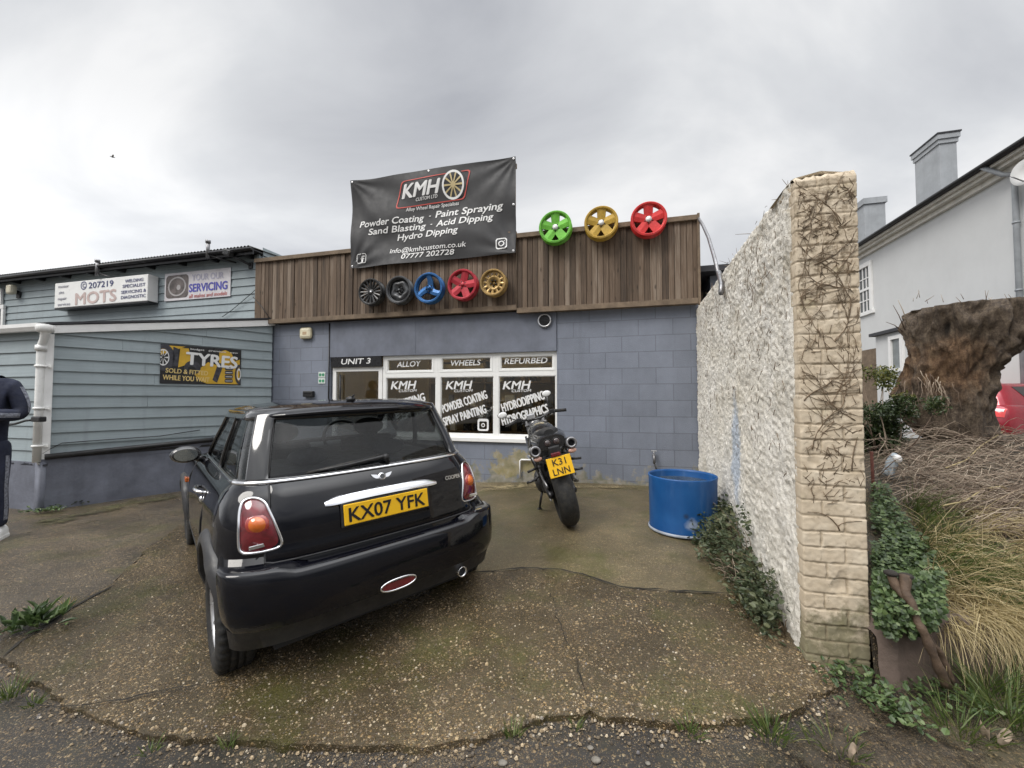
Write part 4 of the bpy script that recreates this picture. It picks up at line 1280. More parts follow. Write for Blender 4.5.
# second stack
mb = MB(); q0 = hou(846, 245, -2.5); q1 = hou(865.5, 245, -2.5); tp_ = hou(858, 204, -2.5)[1]
mb.box(min(q0[0], q1[0]), max(q0[0], q1[0]), -3.3, -2.5, ez, tp_); ch = mb.build('chimney', M['chimney'], house)
mb = MB(); mb.box(min(q0[0], q1[0]) - .06, max(q0[0], q1[0]) + .06, -3.36, -2.44, tp_ - .25, tp_ + .02); mb.build('cap', M['chimney'], ch)
# sash window
w0_, w1_ = hou(860.5, 290)[0], hou(871, 290)[0]
zt_w = hou(871, 265)[1]; zb_w = hou(871.5, 310)[1]
if w0_ > w1_: w0_, w1_ = w1_, w0_
fw = bpy.data.objects.new('window', None); COL.objects.link(fw); fw.parent = house
mb = MB()
for q in ((w0_ - .14, w0_, zb_w, zt_w), (w1_, w1_ + .14, zb_w, zt_w), (w0_ - .14, w1_ + .14, zt_w, zt_w + .16), (w0_ - .2, w1_ + .2, zb_w - .13, zb_w)):
    mb.box(q[0], q[1], .0, .07, q[2], q[3], bev=.008)
zm_ = (zt_w + zb_w) / 2
mb.box(w0_, w1_, .0, .05, zm_ - .04, zm_ + .04)
for k in (1, 2): mb.box(w0_ + (w1_ - w0_) * k / 3 - .018, w0_ + (w1_ - w0_) * k / 3 + .018, .0, .035, zb_w, zt_w)
for a_, b_ in ((zb_w, zm_), (zm_, zt_w)): mb.box(w0_, w1_, .0, .034, (a_ + b_) / 2 - .018, (a_ + b_) / 2 + .018)
mb.build('frame', M['white_paint'], fw)
mb = MB(); mb.box(w0_, w1_, .004, .012, zb_w, zt_w); mb.build('pane', simple('dark old glass', (.07, .075, .08), .08, var=.3, scale=2), fw)
# rain pipe and alarm dish near the right edge
xp = hou(1018, 250, .08)[0]
mb = MB(); mb.tube([(xp - .35, .40, ez - .02), (xp - .12, .2, ez - .35), (xp, .09, ez - .42), (xp, .09, ez - .6), (xp, .09, -.3)], .05, 10)
for z in (ez - 1.5, ez - 3): mb.lathe([(.05, -.02), (.065, -.02), (.065, .02), (.05, .02)], Matrix.Translation((xp, .09, z)), 12, closed=True)
mb.build('rain_pipe', simple('grey painted pipe', (.3, .32, .34), .5), house)
qd = hou(1021, 173, .3)
v = thing('satellite_dish', 'round cream dish on the house wall under the eaves', 'satellite dish', HM @ Matrix.Translation((qd[0], .02, qd[1])))
mb = MB(); mb.lathe([(0, .20), (.14, .215), (.26, .27), (.265, .262), (.14, .2), (0, .185)], Matrix.Rotation(R(-90), 4, 'X') @ Matrix.Rotation(R(8), 4, 'Y'), 30); mb.build('dish', M['white_paint'], v)
mb = MB(); mb.tube([(0, 0, -.1), (0, .1, -.1), (0, .2, 0)], .02, 8); mb.tube([(0, .22, -.2), (0, .45, -.05)], .012, 6); mb.build('arm', M['grey_metal'], v)
# low annexe at the foot of the house
ax = hou(878, 350, .4)[0]; az = hou(895, 337, .6)[1]
ann = thing('annexe', 'low white annexe with small window at the foot of the grey house', 'outbuilding', HM)
xa0, xa1 = hou(876, 350, 1.2)[0], hou(925, 350, 1.2)[0]
if xa0 > xa1: xa0, xa1 = xa1, xa0
mb = MB(); mb.box(xa0, xa1 + 1, .001, 1.2, -.5, az); mb.build('wall', M['house_wall'], ann)
mb = MB(); mb.box(xa0 - .1, xa1 + 1.1, -.0, 1.32, az + .001, az + .09); mb.build('roof', M['slate'], ann)
w0_ = hou(893, 350, 1.2)[0]; w1_ = hou(902, 350, 1.2)[0]
if w0_ > w1_: w0_, w1_ = w1_, w0_
mb = MB(); mb.box(w0_ - .1, w0_, 1.2, 1.26, az - 1.1, az - .1); mb.box(w1_, w1_ + .1, 1.2, 1.26, az - 1.1, az - .1); mb.box(w0_, w1_, 1.2, 1.26, az - .2, az - .1); mb.box(w0_, w1_, 1.2, 1.26, az - 1.1, az - 1.0)
wv = mb.build('window', M['white_paint'], ann)
mb = MB(); mb.box(w0_, w1_, 1.203, 1.21, az - 1.0, az - .2); mb.build('pane', simple('grey glass', (.2, .22, .22), .1), wv)
zz = hou(870, 343, .5)
v = MB(); v.box(xa0 - 2.5, xa0 - .12, .6, .75, -.5, az - .25); o = v.build('garden_fence', M['rail_wood']); o.matrix_world = HM; rebase(o); tag(o, 'short dark fence panel between the brick end and the annexe', 'fence')

# ================================================================= sky, sun
w = bpy.data.worlds.new('World'); S.world = w; w.use_nodes = True
nt = w.node_tree; bg = nt.nodes['Background']
SUN_EL, SUN_AZ = R(46), R(236)     # azimuth clockwise from +Y: behind and to the left of the camera
sky = nt.nodes.new('ShaderNodeTexSky'); sky.sky_type = 'NISHITA'; sky.sun_disc = False
sky.sun_elevation = SUN_EL; sky.sun_rotation = SUN_AZ; sky.dust_density = 3
tc = nt.nodes.new('ShaderNodeTexCoord')
sep = nd(nt, 'ShaderNodeSeparateXYZ', {0: tc.outputs['Generated']})
# project onto a cloud layer so the cloud gets finer towards the horizon
den = mth(nt, 'ADD', mth(nt, 'MAXIMUM', sep.outputs[2], 0.0), .42)
cv = nd(nt, 'ShaderNodeCombineXYZ', {0: mth(nt, 'DIVIDE', sep.outputs[0], den), 1: mth(nt, 'DIVIDE', sep.outputs[1], den), 2: .0})
cl = nz(nt, nd(nt, 'ShaderNodeMapping', {'Vector': cv.outputs[0], 'Scale': (1.3, 1.7, 1), 'Location': (3.1, .4, 0)}).outputs[0], 1.0, 7, .52, .5)
cl2 = nz(nt, nd(nt, 'ShaderNodeMapping', {'Vector': cv.outputs[0], 'Scale': (.55, .7, 1), 'Location': (.9, 2.3, 0)}).outputs[0], 1.0, 3, .5)
cc = mth(nt, 'ADD', mth(nt, 'MULTIPLY', cl, .55), mth(nt, 'MULTIPLY', cl2, .45))
col = ramp(nt, cc, [(.36, (.34, .35, .378)), (.44, (.455, .465, .487)), (.52, (.56, .57, .585)), (.60, (.72, .72, .72))])
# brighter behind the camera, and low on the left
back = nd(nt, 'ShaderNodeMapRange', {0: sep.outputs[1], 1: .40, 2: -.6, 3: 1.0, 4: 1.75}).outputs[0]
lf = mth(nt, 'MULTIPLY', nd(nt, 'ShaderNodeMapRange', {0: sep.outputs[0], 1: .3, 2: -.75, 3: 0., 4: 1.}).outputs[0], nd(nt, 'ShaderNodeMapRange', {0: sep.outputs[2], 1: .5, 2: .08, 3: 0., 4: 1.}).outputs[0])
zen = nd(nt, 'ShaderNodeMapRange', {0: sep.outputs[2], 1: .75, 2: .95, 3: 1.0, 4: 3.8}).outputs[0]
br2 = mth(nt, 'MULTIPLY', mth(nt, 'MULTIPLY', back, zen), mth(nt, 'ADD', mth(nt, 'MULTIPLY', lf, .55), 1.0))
# sky darkened low behind the camera in place of an unseen street
low_dark = mth(nt, 'MULTIPLY', nd(nt, 'ShaderNodeMapRange', {0: sep.outputs[2], 1: .50, 2: .16, 3: 0., 4: 1.}).outputs[0], nd(nt, 'ShaderNodeMapRange', {0: sep.outputs[1], 1: .15, 2: -.25, 3: 0., 4: 1.}).outputs[0])
br2 = mth(nt, 'MULTIPLY', br2, mth(nt, 'SUBTRACT', 1.0, mth(nt, 'MULTIPLY', low_dark, .85)))
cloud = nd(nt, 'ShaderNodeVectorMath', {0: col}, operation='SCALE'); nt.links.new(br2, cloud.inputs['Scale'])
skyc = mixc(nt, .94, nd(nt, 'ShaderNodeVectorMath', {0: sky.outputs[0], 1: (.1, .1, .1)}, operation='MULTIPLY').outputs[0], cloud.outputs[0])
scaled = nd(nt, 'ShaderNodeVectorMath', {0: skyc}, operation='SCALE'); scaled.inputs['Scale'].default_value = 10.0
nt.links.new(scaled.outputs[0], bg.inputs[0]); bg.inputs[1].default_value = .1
sl = bpy.data.lights.new('sun', 'SUN'); sl.energy = 1.5; sl.angle = R(25); sl.color = (1, .96, .9)
so = bpy.data.objects.new('sun', sl); COL.objects.link(so)
dv = Vector((math.sin(SUN_AZ) * math.cos(SUN_EL), math.cos(SUN_AZ) * math.cos(SUN_EL), math.sin(SUN_EL)))
so.rotation_euler = dv.to_track_quat('Z', 'Y').to_euler()
so.location = dv * 30
S.view_settings.view_transform = 'Standard'; S.view_settings.look = 'None'; S.view_settings.exposure = .42; S.view_settings.gamma = 1
S.view_settings.use_curve_mapping = False

# ================================================================= ground
def gmat(name, stops, peb, pscale, rough=(.35, .7), moss=.5, b=.5, dark=.5, fade=None):
    m, nt, bs = new_mat(name)
    o = coord(nt)
    big = nz(nt, o, 1.1, 8, .62)
    col = ramp(nt, big, stops)
    fine = nz(nt, o, 38, 6, .7)
    col = mixc(nt, mth(nt, 'MULTIPLY', ramp(nt, fine, [(.42, 0.), (.68, 1.)]), .45), col, tuple(c * .45 for c in stops[0][1]))
    hgt = mth(nt, 'MULTIPLY', fine, .35)
    if peb:
        wv = nd(nt, 'ShaderNodeVectorMath', {0: o, 1: nd(nt, 'ShaderNodeVectorMath', {0: nd(nt, 'ShaderNodeTexNoise', {'Vector': o, 'Scale': 30.0}).outputs['Color'], 1: (.02, .02, .02)}, operation='MULTIPLY').outputs[0]}, operation='ADD').outputs[0]
        for sc, th, amt in ((pscale * 2.9, .42, .8), (pscale * 1.7, .40, .9), (pscale, .36, 1.0)):
            v = nd(nt, 'ShaderNodeTexVoronoi', {'Vector': wv, 'Scale': sc, 'Randomness': 1.0})
            rnds = nd(nt, 'ShaderNodeSeparateColor', {0: v.outputs['Color']})
            size = mth(nt, 'MULTIPLY', mth(nt, 'ADD', rnds.outputs[0], .5), th)
            inside = mth(nt, 'LESS_THAN', v.outputs['Distance'], size)
            keep = mth(nt, 'GREATER_THAN', mth(nt, 'ADD', rnds.outputs[1], mth(nt, 'MULTIPLY', mth(nt, 'SUBTRACT', nz(nt, o, 2.3, 5), .5), 2.2)), .42)
            mask = mth(nt, 'MULTIPLY', inside, keep)
            pc = ramp(nt, rnds.outputs[2], [(0., (.075, .05, .03)), (.35, (.15, .105, .06)), (.55, (.24, .165, .085)), (.72, (.37, .245, .11)), (.88, (.52, .40, .235)), (1., (.10, .085, .075))])
            col = mixc(nt, mth(nt, 'MULTIPLY', mask, amt * peb), col, pc)
            hgt = mth(nt, 'ADD', hgt, mth(nt, 'MULTIPLY', mask, mth(nt, 'SUBTRACT', .5, v.outputs['Distance'])))
    if moss:
        ms = ramp(nt, mth(nt, 'ADD', nz(nt, o, 1.7, 7, .68), mth(nt, 'MULTIPLY', fine, .12)), [(.56, 0.), (.70, 1.)])
        col = mixc(nt, mth(nt, 'MULTIPLY', ms, moss), col, (.075, .075, .018))
    dk = ramp(nt, nz(nt, coord(nt, 'Object', (1, 1, 1), (7, 3, 0)), .8, 6, .6), [(.45, 0.), (.7, 1.)])
    col = mixc(nt, mth(nt, 'MULTIPLY', dk, dark), col, tuple(c * .35 for c in stops[0][1]))
    setc(nt, bs, col)
    rr = ramp(nt, nz(nt, o, 2.2, 6, .6), [(.35, rough[0]), (.65, rough[1])])
    nt.links.new(rr, bs.inputs['Roughness'])
    bump(nt, bs, hgt, b, .012)
    if fade:
        # the patch thins out raggedly towards its outline
        at = nd(nt, 'ShaderNodeAttribute', attribute_name='edge')
        e = mth(nt, 'DIVIDE', at.outputs['Fac'], fade)
        k = mth(nt, 'ADD', mth(nt, 'MULTIPLY', mth(nt, 'MINIMUM', e, 1.0), .42), mth(nt, 'MULTIPLY', mth(nt, 'SUBTRACT', nz(nt, o, 5.5, 9, .78), .5), 1.9))
        vis = ramp(nt, k, [(.26, 0.), (.52, 1.)])
        mx = nd(nt, 'ShaderNodeMixShader', {0: vis, 1: nd(nt, 'ShaderNodeBsdfTransparent').outputs[0], 2: bs.outputs[0]})
        nt.links.new(mx.outputs[0], nt.nodes['Material Output'].inputs[0])
    return m
M['aggregate'] = gmat('exposed aggregate concrete', [(.3, (.048, .036, .019)), (.7, (.108, .084, .046))], .92, 66, (.18, .5), .7, 1.0, .65)
M['smooth_conc'] = gmat('worn brown concrete', [(.3, (.085, .068, .033)), (.7, (.175, .145, .08))], .55, 80, (.28, .6), .65, .6, .55)
M['asphalt'] = gmat('old dark asphalt', [(.3, (.016, .014, .012)), (.7, (.042, .037, .031))], .45, 80, (.4, .7), .15, .7, .3)
M['yard'] = gmat('worn yard tarmac', [(.3, (.040, .033, .025)), (.7, (.088, .074, .054))], .5, 75, (.25, .5), .45, .6, .6)
M['soil'] = gmat('dark soil', [(.3, (.02, .015, .01)), (.7, (.06, .045, .028))], .5, 80, (.6, .9), .3, 1.0, .3)
M['crack'] = simple('dirt filled crack', (.012, .010, .007), .95)
M['moss'] = gmat('moss', [(.3, (.032, .032, .012)), (.7, (.075, .078, .024))], .3, 60, (.8, .95), .0, 1.0, .5, .34)
M['soil_fade'] = gmat('loose soil', [(.3, (.025, .019, .012)), (.7, (.07, .054, .034))], .5, 70, (.6, .9), .35, 1.0, .3, .12)

mb = MB()
xsG = sorted(set([round(-12 + .25 * i, 3) for i in range(105)] + [-900, -300, -120, -60, -30, -20, 20, 30, 60, 120, 300, 900]))
ysG = sorted(set([round(-4 + .25 * i, 3) for i in range(70)] + [-900, -300, -100, -30, -10, 20, 40, 80, 200, 600, 1500]))
mb.grid(lambda i, j: Vector((xsG[i], ysG[j], gz(xsG[i], ysG[j]) - .016)), len(xsG), len(ysG))
tag(mb.build('ground', M['asphalt']), kind='structure')

def inpoly(x, y, P):
    c = False
    for i in range(len(P)):
        a, b = P[i - 1], P[i]
        if (a[1] > y) != (b[1] > y) and x < (b[0] - a[0]) * (y - a[1]) / (b[1] - a[1]) + a[0]: c = not c
    return c
def rough_poly(P, amp, step=.03, seed=0):
    out = []
    for i in range(len(P)):
        a, b = Vector(P[i]), Vector(P[(i + 1) % len(P)])
        L = (b - a).length; n = max(1, int(L / step)) if L < 30 else 1
        nrm = Vector((-(b - a).y, (b - a).x)).normalized()
        for k in range(n):
            p = a + (b - a) * k / n
            if n > 1 and k: p = p + nrm * amp * (noise.noise((p.x * 4, p.y * 4, seed)) + .6 * noise.noise((p.x * 13, p.y * 13, seed)) + .4 * noise.noise((p.x * 40, p.y * 40, seed)))
            out.append((p.x, p.y))
    return out
def sheet(name, P, h, mat, skirt=.05, res=.11, und=.0):
    """a ground sheet that follows the ground, outline P, h above it"""
    from mathutils.geometry import delaunay_2d_cdt
    xs = [p[0] for p in P]; ys = [p[1] for p in P]
    pts = [Vector(p) for p in P]
    n = len(P)
    x = min(xs) + res / 2
    while x < max(xs):
        y = min(ys) + res / 2
        while y < max(ys):
            if inpoly(x, y, P): pts.append(Vector((x, y)))
            y += res
        x += res
    vs, es, fs, ov, oe, of = delaunay_2d_cdt(pts, [(i, (i + 1) % n) for i in range(n)], [], 2, 1e-5)
    V = []
    for v in vs:
        u = und * (noise.noise((v.x * 1.3, v.y * 1.3, 0)) + .5 * noise.noise((v.x * 3.7, v.y * 3.7, 0)) + .25 * noise.noise((v.x * 9, v.y * 9, 0))) if und else 0
        V.append((v.x, v.y, gz(v.x, v.y) + h + u))
    F = [f for f in fs if inpoly(sum(vs[i].x for i in f) / len(f), sum(vs[i].y for i in f) / len(f), P)]
    F = [f if (vs[f[1]] - vs[f[0]]).cross(vs[f[2]] - vs[f[0]]) > 0 else f[::-1] for f in F]
    mb = MB(); mb.add(V, F, True)
    if skirt:
        m_ = {}
        for i, l in enumerate(ov):
            for k in l:
                if k < n: m_[k] = i
        for k in range(n):
            a, b = m_.get(k), m_.get((k + 1) % n)
            if a is None or b is None: continue
            mb.add([V[a], V[b], (V[b][0], V[b][1], V[b][2] - skirt), (V[a][0], V[a][1], V[a][2] - skirt)], [(0, 1, 2, 3), (3, 2, 1, 0)][:1], False)
    o = mb.build(name, mat)
    A = np.array(P); nv = len(mb.v); W = np.array(mb.v)[:, :2]
    B = np.roll(A, -1, 0); D = B - A; L2 = (D ** 2).sum(1) + 1e-12
    dist = np.full(nv, 9.)
    for k in range(len(A)):
        t = np.clip(((W - A[k]) @ D[k]) / L2[k], 0, 1); dist = np.minimum(dist, np.hypot(*(W - A[k] - t[:, None] * D[k]).T))
    at = o.data.attributes.new('edge', 'FLOAT', 'POINT'); at.data.foreach_set('value', dist.astype(np.float32))
    return tag(o, kind='structure')
def gp(px, py): p = gpix(px, py); return (p.x, p.y)
# front edge of the concrete apron, left to right
edge = [gp(0, 655), gp(60, 700), gp(120, 728), gp(200, 742), gp(300, 748), gp(400, 748), gp(480, 742), gp(540, 722), gp(590, 712), gp(640, 722), gp(720, 728), gp(800, 712), gp(835, 690), gp(812, 655)]
crk = [gp(440, 570), gp(480, 575), gp(520, 570.5), gp(560, 572), gp(590, 579), gp(620, 590), gp(660, 593), gp(700, 594), gp(740, 597)]
wallfoot = [(p.x, p.y) for p in (WM @ Vector((1.0, .05, 0)), WM @ Vector((0.0, .05, 0)))]
edge2 = [gp(0, 660)] + edge[1:-2] + [gp(838, 690), wallfoot[1]]
front = rough_poly([gp(0, 628)] + edge2 + [wallfoot[0]] + [crk[-1]] + crk[::-1][1:] + [gp(330, 552), gp(180, 525), gp(150, 548), gp(112, 585), gp(60, 612)], .035, .03, 1)
sheet('concrete_apron', front, .012, M['aggregate'], .035, .09, .010)
fl_ = FM @ Vector((sWl + .1, .02, 0)); fr_ = FM @ Vector((sR + .05, .02, 0))
c_l = (Bb.x, Bb.y)
back_ = [gp(290, 552), gp(330, 553)] + [crk[0]] + crk[1:] + [wallfoot[0], (fr_.x, fr_.y), (fl_.x, fl_.y)]
sheet('forecourt', rough_poly(back_, .0, .2), .004, M['smooth_conc'], .05, .14, .004)
Lf = Cc - U * 5
yard_ = [gp(112, 585), gp(60, 612), gp(0, 628), gp(-200, 700), gp(-500, 640), (Lf.x, Lf.y), (Cc.x, Cc.y), c_l, (fl_.x, fl_.y), gp(290, 552), gp(180, 525), gp(150, 548)]
sheet('yard', rough_poly(yard_, .012, .06, 4), .001, M['yard'], .05, .16, .005)

def crack(pxs, w, name='crack', h=.019, seed=0, jit=.02, world=False):
    pts = [Vector(p if world else gp(*p)) for p in pxs]
    out = []
    for i in range(len(pts) - 1):
        n = max(2, int((pts[i + 1] - pts[i]).length / .03))
        for k in range(n):
            p = pts[i].lerp(pts[i + 1], k / n)
            out.append(p + Vector((noise.noise((p.x * 9, p.y * 9, seed)), noise.noise((p.x * 9, p.y * 9, seed + 5)))) * jit + Vector((noise.noise((p.x * 31, p.y * 31, seed)), noise.noise((p.x * 31, p.y * 31, seed + 5)))) * jit * .5)
    vs = []
    for i, p in enumerate(out):
        t = (out[min(i + 1, len(out) - 1)] - out[max(0, i - 1)]).normalized(); q = Vector((-t.y, t.x))
        ww = w * max(.15, .6 + .9 * noise.noise((i * .21, seed, 0))) * min(1, i / 4, (len(out) - 1 - i) / 4)
        for s_ in (-1, 1):
            r_ = p + q * ww * s_; vs.append((r_.x, r_.y, gz(r_.x, r_.y) + h))
    mb.add(vs, [(2 * i, 2 * i + 1, 2 * i + 3, 2 * i + 2) for i in range(len(out) - 1)], False)
mb = MB()
crack([(470, 576), (480, 574.5), (520, 570), (560, 571.5), (590, 578.5), (620, 589.5), (660, 592.5), (700, 594), (735, 597)], .012, seed=1)
crack([(225, 545), (300, 548), (340, 553)], .006, seed=2, h=.021)
crack([(0, 662), (20, 645), (50, 625), (75, 608), (105, 592), (122, 582)], .016, seed=3)
crack([(548, 590), (560, 630), (575, 660), (585, 700), (588, 716)], .003, seed=4, h=.024)
crack([(0, 705), (60, 712), (120, 705), (190, 690), (240, 680)], .006, seed=5, h=.024)
tag(mb.build('crack', M['crack']), kind='structure')
mb = MB()
# ================================================================= cars: a body made of plan outlines stacked in height
class Shell:
    def __init__(s, tab, n=3.2):
        # tab: z -> (xr rear end, A rear corner depth, b half width, xf front end, F front corner depth)
        s.tab = tab; s.n = n
        s.zs = [t[0] for t in tab]
    def at(s, z):
        return [float(np.interp(z, s.zs, [t[k] for t in s.tab])) for k in range(1, 6)]
    def rear(s, y, z):
        xr, A, b, xf, F = s.at(z)
        q = min(.9999, abs(y) / b)
        return xr + A * (1 - (1 - q ** s.n) ** (1 / s.n))
    def side(s, x, z):
        xr, A, b, xf, F = s.at(z)
        if x < xr + A:
            q = min(.9999, (xr + A - x) / A); return b * (1 - q ** s.n) ** (1 / s.n)
        if x > xf - F:
            q = min(.9999, (x - xf + F) / F); return b * (1 - q ** s.n) ** (1 / s.n)
        return b
    def col(s, c, z):
        """c: ('r', 0..1) rear quarter, ('s', 0..1) side, ('f', 0..1) front quarter; left half"""
        xr, A, b, xf, F = s.at(z)
        e = 2 / s.n
        if c[0] == 'r':
            t = c[1] * PI / 2; return xr + A * (1 - max(0, math.cos(t)) ** e), b * math.sin(t) ** e
        if c[0] == 's':
            return (xr + A) + (xf - F - xr - A) * c[1], b
        t = (1 - c[1]) * PI / 2
        return xf - F * (1 - max(0, math.cos(t)) ** e), b * math.sin(t) ** e
    def rp(s, y, z, off=0.0):
        """point on the rear face with outward offset"""
        p = Vector((s.rear(y, z), y, z))
        if off:
            h = .004
            a = Vector((s.rear(y + h, z), y + h, z)) - Vector((s.rear(y - h, z), y - h, z))
            b = Vector((s.rear(y, z + h), y, z + h)) - Vector((s.rear(y, z - h), y, z - h))
            n = a.cross(b)
            if n.x > 0: n = -n
            p += n.normalized() * off
        return p
    def sp(s, x, z, sgn, off=0.0):
        p = Vector((x, s.side(x, z), z))
        if off:
            h = .004
            a = Vector((x + h, s.side(x + h, z), z)) - Vector((x - h, s.side(x - h, z), z))
            b = Vector((x, s.side(x, z + h), z + h)) - Vector((x, s.side(x, z - h), z - h))
            n = a.cross(b)
            if n.y < 0: n = -n
            p += n.normalized() * off
        return Vector((p.x, p.y * sgn, p.z))

def shell_cols(nr, ns, nf, extra=()):
    L = [('r', i / nr) for i in range(nr)] + [('s', i / ns) for i in range(ns)] + [('f', i / nf) for i in range(nf + 1)]
    L += list(extra)
    o = {'r': 0, 's': 1, 'f': 2}
    return sorted(set(L), key=lambda c: (o[c[0]], c[1]))
def half_ring(sh, cols, z, sgn):
    out = []
    for c in cols:
        x, y = sh.col(c, z); out.append(Vector((x, y * sgn, z)))
    return out
def boolean_cut(obj, cutters):
    dg = bpy.context.evaluated_depsgraph_get()
    for c in cutters:
        m = obj.modifiers.new('cut', 'BOOLEAN'); m.operation = 'DIFFERENCE'; m.solver = 'EXACT'; m.object = c
    dg = bpy.context.evaluated_depsgraph_get(); dg.update()
    me = bpy.data.meshes.new_from_object(obj.evaluated_get(dg))
    obj.modifiers.clear(); old = obj.data; obj.data = me; bpy.data.meshes.remove(old)
    for c in cutters:
        d = c.data; bpy.data.objects.remove(c); bpy.data.meshes.remove(d)

def tyre_mesh(rt, wt, rim):
    mb = MB()
    h = wt / 2
    prof = [(rim, -h * .8), (rim + .012, -h * .95), ((rim + rt) / 2, -h * 1.02), (rt - .035, -h * .98), (rt - .012, -h * .88), (rt, -h * .72),
            (rt, -h * .40), (rt - .009, -h * .385), (rt - .009, -h * .33), (rt, -h * .315), (rt + .001, -h * .05), (rt - .009, -h * .035), (rt - .009, h * .035), (rt + .001, h * .05), (rt, h * .315), (rt - .009, h * .33), (rt - .009, h * .385), (rt, h * .40),
            (rt, h * .72), (rt - .012, h * .88), (rt - .035, h * .98), ((rim + rt) / 2, h * 1.02), (rim + .012, h * .95), (rim, h * .8)]
    def mod(i, j):
        if i in (4, 5, 6, 17, 18, 19) and j % 4 == 0: return -.008
        if i in (9, 10, 13, 14) and j % 5 == 0: return -.006
        return 0
    mb.lathe(prof, Matrix.Rotation(R(90), 4, 'X'), 160, mod)
    return mb
def rim_mesh(rim, wt, spokes=10, w0=.04, w1=.03, seed=0):
    mb = MB(); h = wt / 2
    MXr = Matrix.Rotation(R(90), 4, 'X')
    mb.lathe([(rim * .99, -h * .8), (rim * .9, -h * .6), (rim * .88, h * .3), (rim * .93, h * .62), (rim * .98, h * .80), (rim * 1.01, h * .84), (rim * 1.0, h * .74)], MXr, 48)
    for k in range(spokes):
        spoke_prism(mb, rim * .18, rim * .93, w0, w1, -h * .55, -h * .68, 2 * PI * k / spokes, 0, .03)
    mb.lathe([(0, h * .64), (rim * .14, h * .63), (rim * .22, h * .56), (rim * .26, h * .4)], MXr, 24)
    mb.lathe([(.0, -.0), (rim * .7, .0), (rim * .7, -.03)], MXr, 24)
    return mb
def put_wheel(parent, x, y, z, rt, wt, rim, spokes, rimmat, flip):
    t = bpy.data.objects.new('wheel', None); COL.objects.link(t); t.parent = parent
    t.location = (x, y, z); t.rotation_euler = (0, R(13 * (x + y)), 0 if not flip else PI)
    tyre_mesh(rt, wt, rim).build('tyre', M['rubber'], t)
    mb = rim_mesh(rim, wt, spokes); mb.build('rim', rimmat, t)
    mb = MB(); mb.lathe([(0, .03), (rim * .8, .03), (rim * .8, .01), (0, .01)], Matrix.Translation((0, .05, 0)) @ Matrix.Rotation(R(90), 4, 'X'), 30); mb.build('brake_disc', M['dark_metal'], t)
    return t

# paint: almost black navy, wet and a little dirty
m, nt, bs = new_mat('deep navy car paint')
o_ = coord(nt)
d1 = nz(nt, o_, 4, 8, .7)
col = mixc(nt, mth(nt, 'MULTIPLY', ramp(nt, d1, [(.5, 0.), (.8, 1.)]), .10), (.0028, .0030, .0052), (.045, .042, .036))
fl = nz(nt, o_, 420, 2); col = mixc(nt, mth(nt, 'MULTIPLY', ramp(nt, fl, [(.55, 0.), (.75, 1.)]), .14), col, (.016, .019, .036))
setc(nt, bs, col)
drops = nd(nt, 'ShaderNodeTexVoronoi', {'Vector': o_, 'Scale': 95.0}); 
dh = ramp(nt, drops.outputs['Distance'], [(.12, 1.), (.26, 0.)])
dsel = ramp(nt, nd(nt, 'ShaderNodeSeparateColor', {0: drops.outputs['Color']}).outputs[0], [(.62, 0.), (.64, 1.)])
nt.links.new(ramp(nt, nz(nt, o_, 9, 6, .7), [(.4, .06), (.7, .24)]), bs.inputs['Roughness'])
bs.inputs['Coat Weight'].default_value = .75; bs.inputs['Coat Roughness'].default_value = .02; bs.inputs['Specular IOR Level'].default_value = .1
bump(nt, bs, mth(nt, 'MULTIPLY', dh, dsel), .35, .0015)
M['navy'] = m
M['gloss_black'] = simple('gloss black', (.008, .008, .009), .08, var=.2, coat=1, rvar=.04)
M['lamp_red'] = simple('red lamp lens', (.13, .008, .013), .12, var=.35, scale=22, coat=1, rvar=.05)
M['lamp_orange'] = simple('orange lamp lens', (.55, .12, .010), .15, var=.2, scale=20, coat=1)
M['trim_grey'] = simple('worn dark plastic trim', (.030, .030, .032), .5, var=.3, scale=7, bmp=.2, bscale=160, dirt=(.09, .08, .065), dirt_amt=.35)
M['seat'] = simple('dark seat fabric', (.03, .032, .036), .85, var=.3, scale=20)

CAR = Vector((-1.0354, 2.8086, 0)); CH = .7243
car_z = -.215
cf = Vector((-math.sin(CH), math.cos(CH), 0)); cl_ = Vector((-math.cos(CH), -math.sin(CH), 0))
roll = R(-2.0); pit = R(-.5)
f2 = cf * math.cos(pit) + Z * math.sin(pit); u1 = Z * math.cos(pit) - cf * math.sin(pit)
l2 = cl_ * math.cos(roll) + u1 * math.sin(roll); u2 = u1 * math.cos(roll) - cl_ * math.sin(roll)
CMx = frame(CAR + Z * car_z, f2, l2, u2)
mini = thing('parked_car', 'small black hatchback with yellow plate KX07 YFK', 'car', CMx)

#        z     xr     A    b     xf    F
SB = Shell([(.20, -.40, .36, .70, 2.95, .5), (.28, -.50, .37, .79, 3.08, .55), (.40, -.512, .37, .832, 3.12, .6), (.56, -.495, .37, .840, 3.12, .6), (.605, -.492, .37, .839, 3.11, .6), (.64, -.470, .42, .836, 3.10, .62), (.70, -.466, .42, .834, 3.08, .62),
            (.80, -.455, .41, .822, 2.98, .65), (.88, -.425, .39, .797, 2.75, .7), (.93, -.395, .36, .772, 2.35, .7), (.965, -.365, .335, .745, 1.95, .6), (.985, -.34, .33, .725, 1.80, .55)], 3.3)
cols = shell_cols(16, 26, 14)
zl = [.20, .24, .28, .34, .40, .48, .56, .605, .64, .70, .76, .80, .84, .88, .905, .93, .95, .965, .985]
mb = MB(); mb.smooth = True
rings = []
for z in zl:
    Lh = half_ring(SB, cols, z, 1); Rh = half_ring(SB, cols, z, -1)
    rings.append(Lh + Rh[::-1][1:-1])
n = len(rings[0])
vs = [p for r in rings for p in r]
fs = []
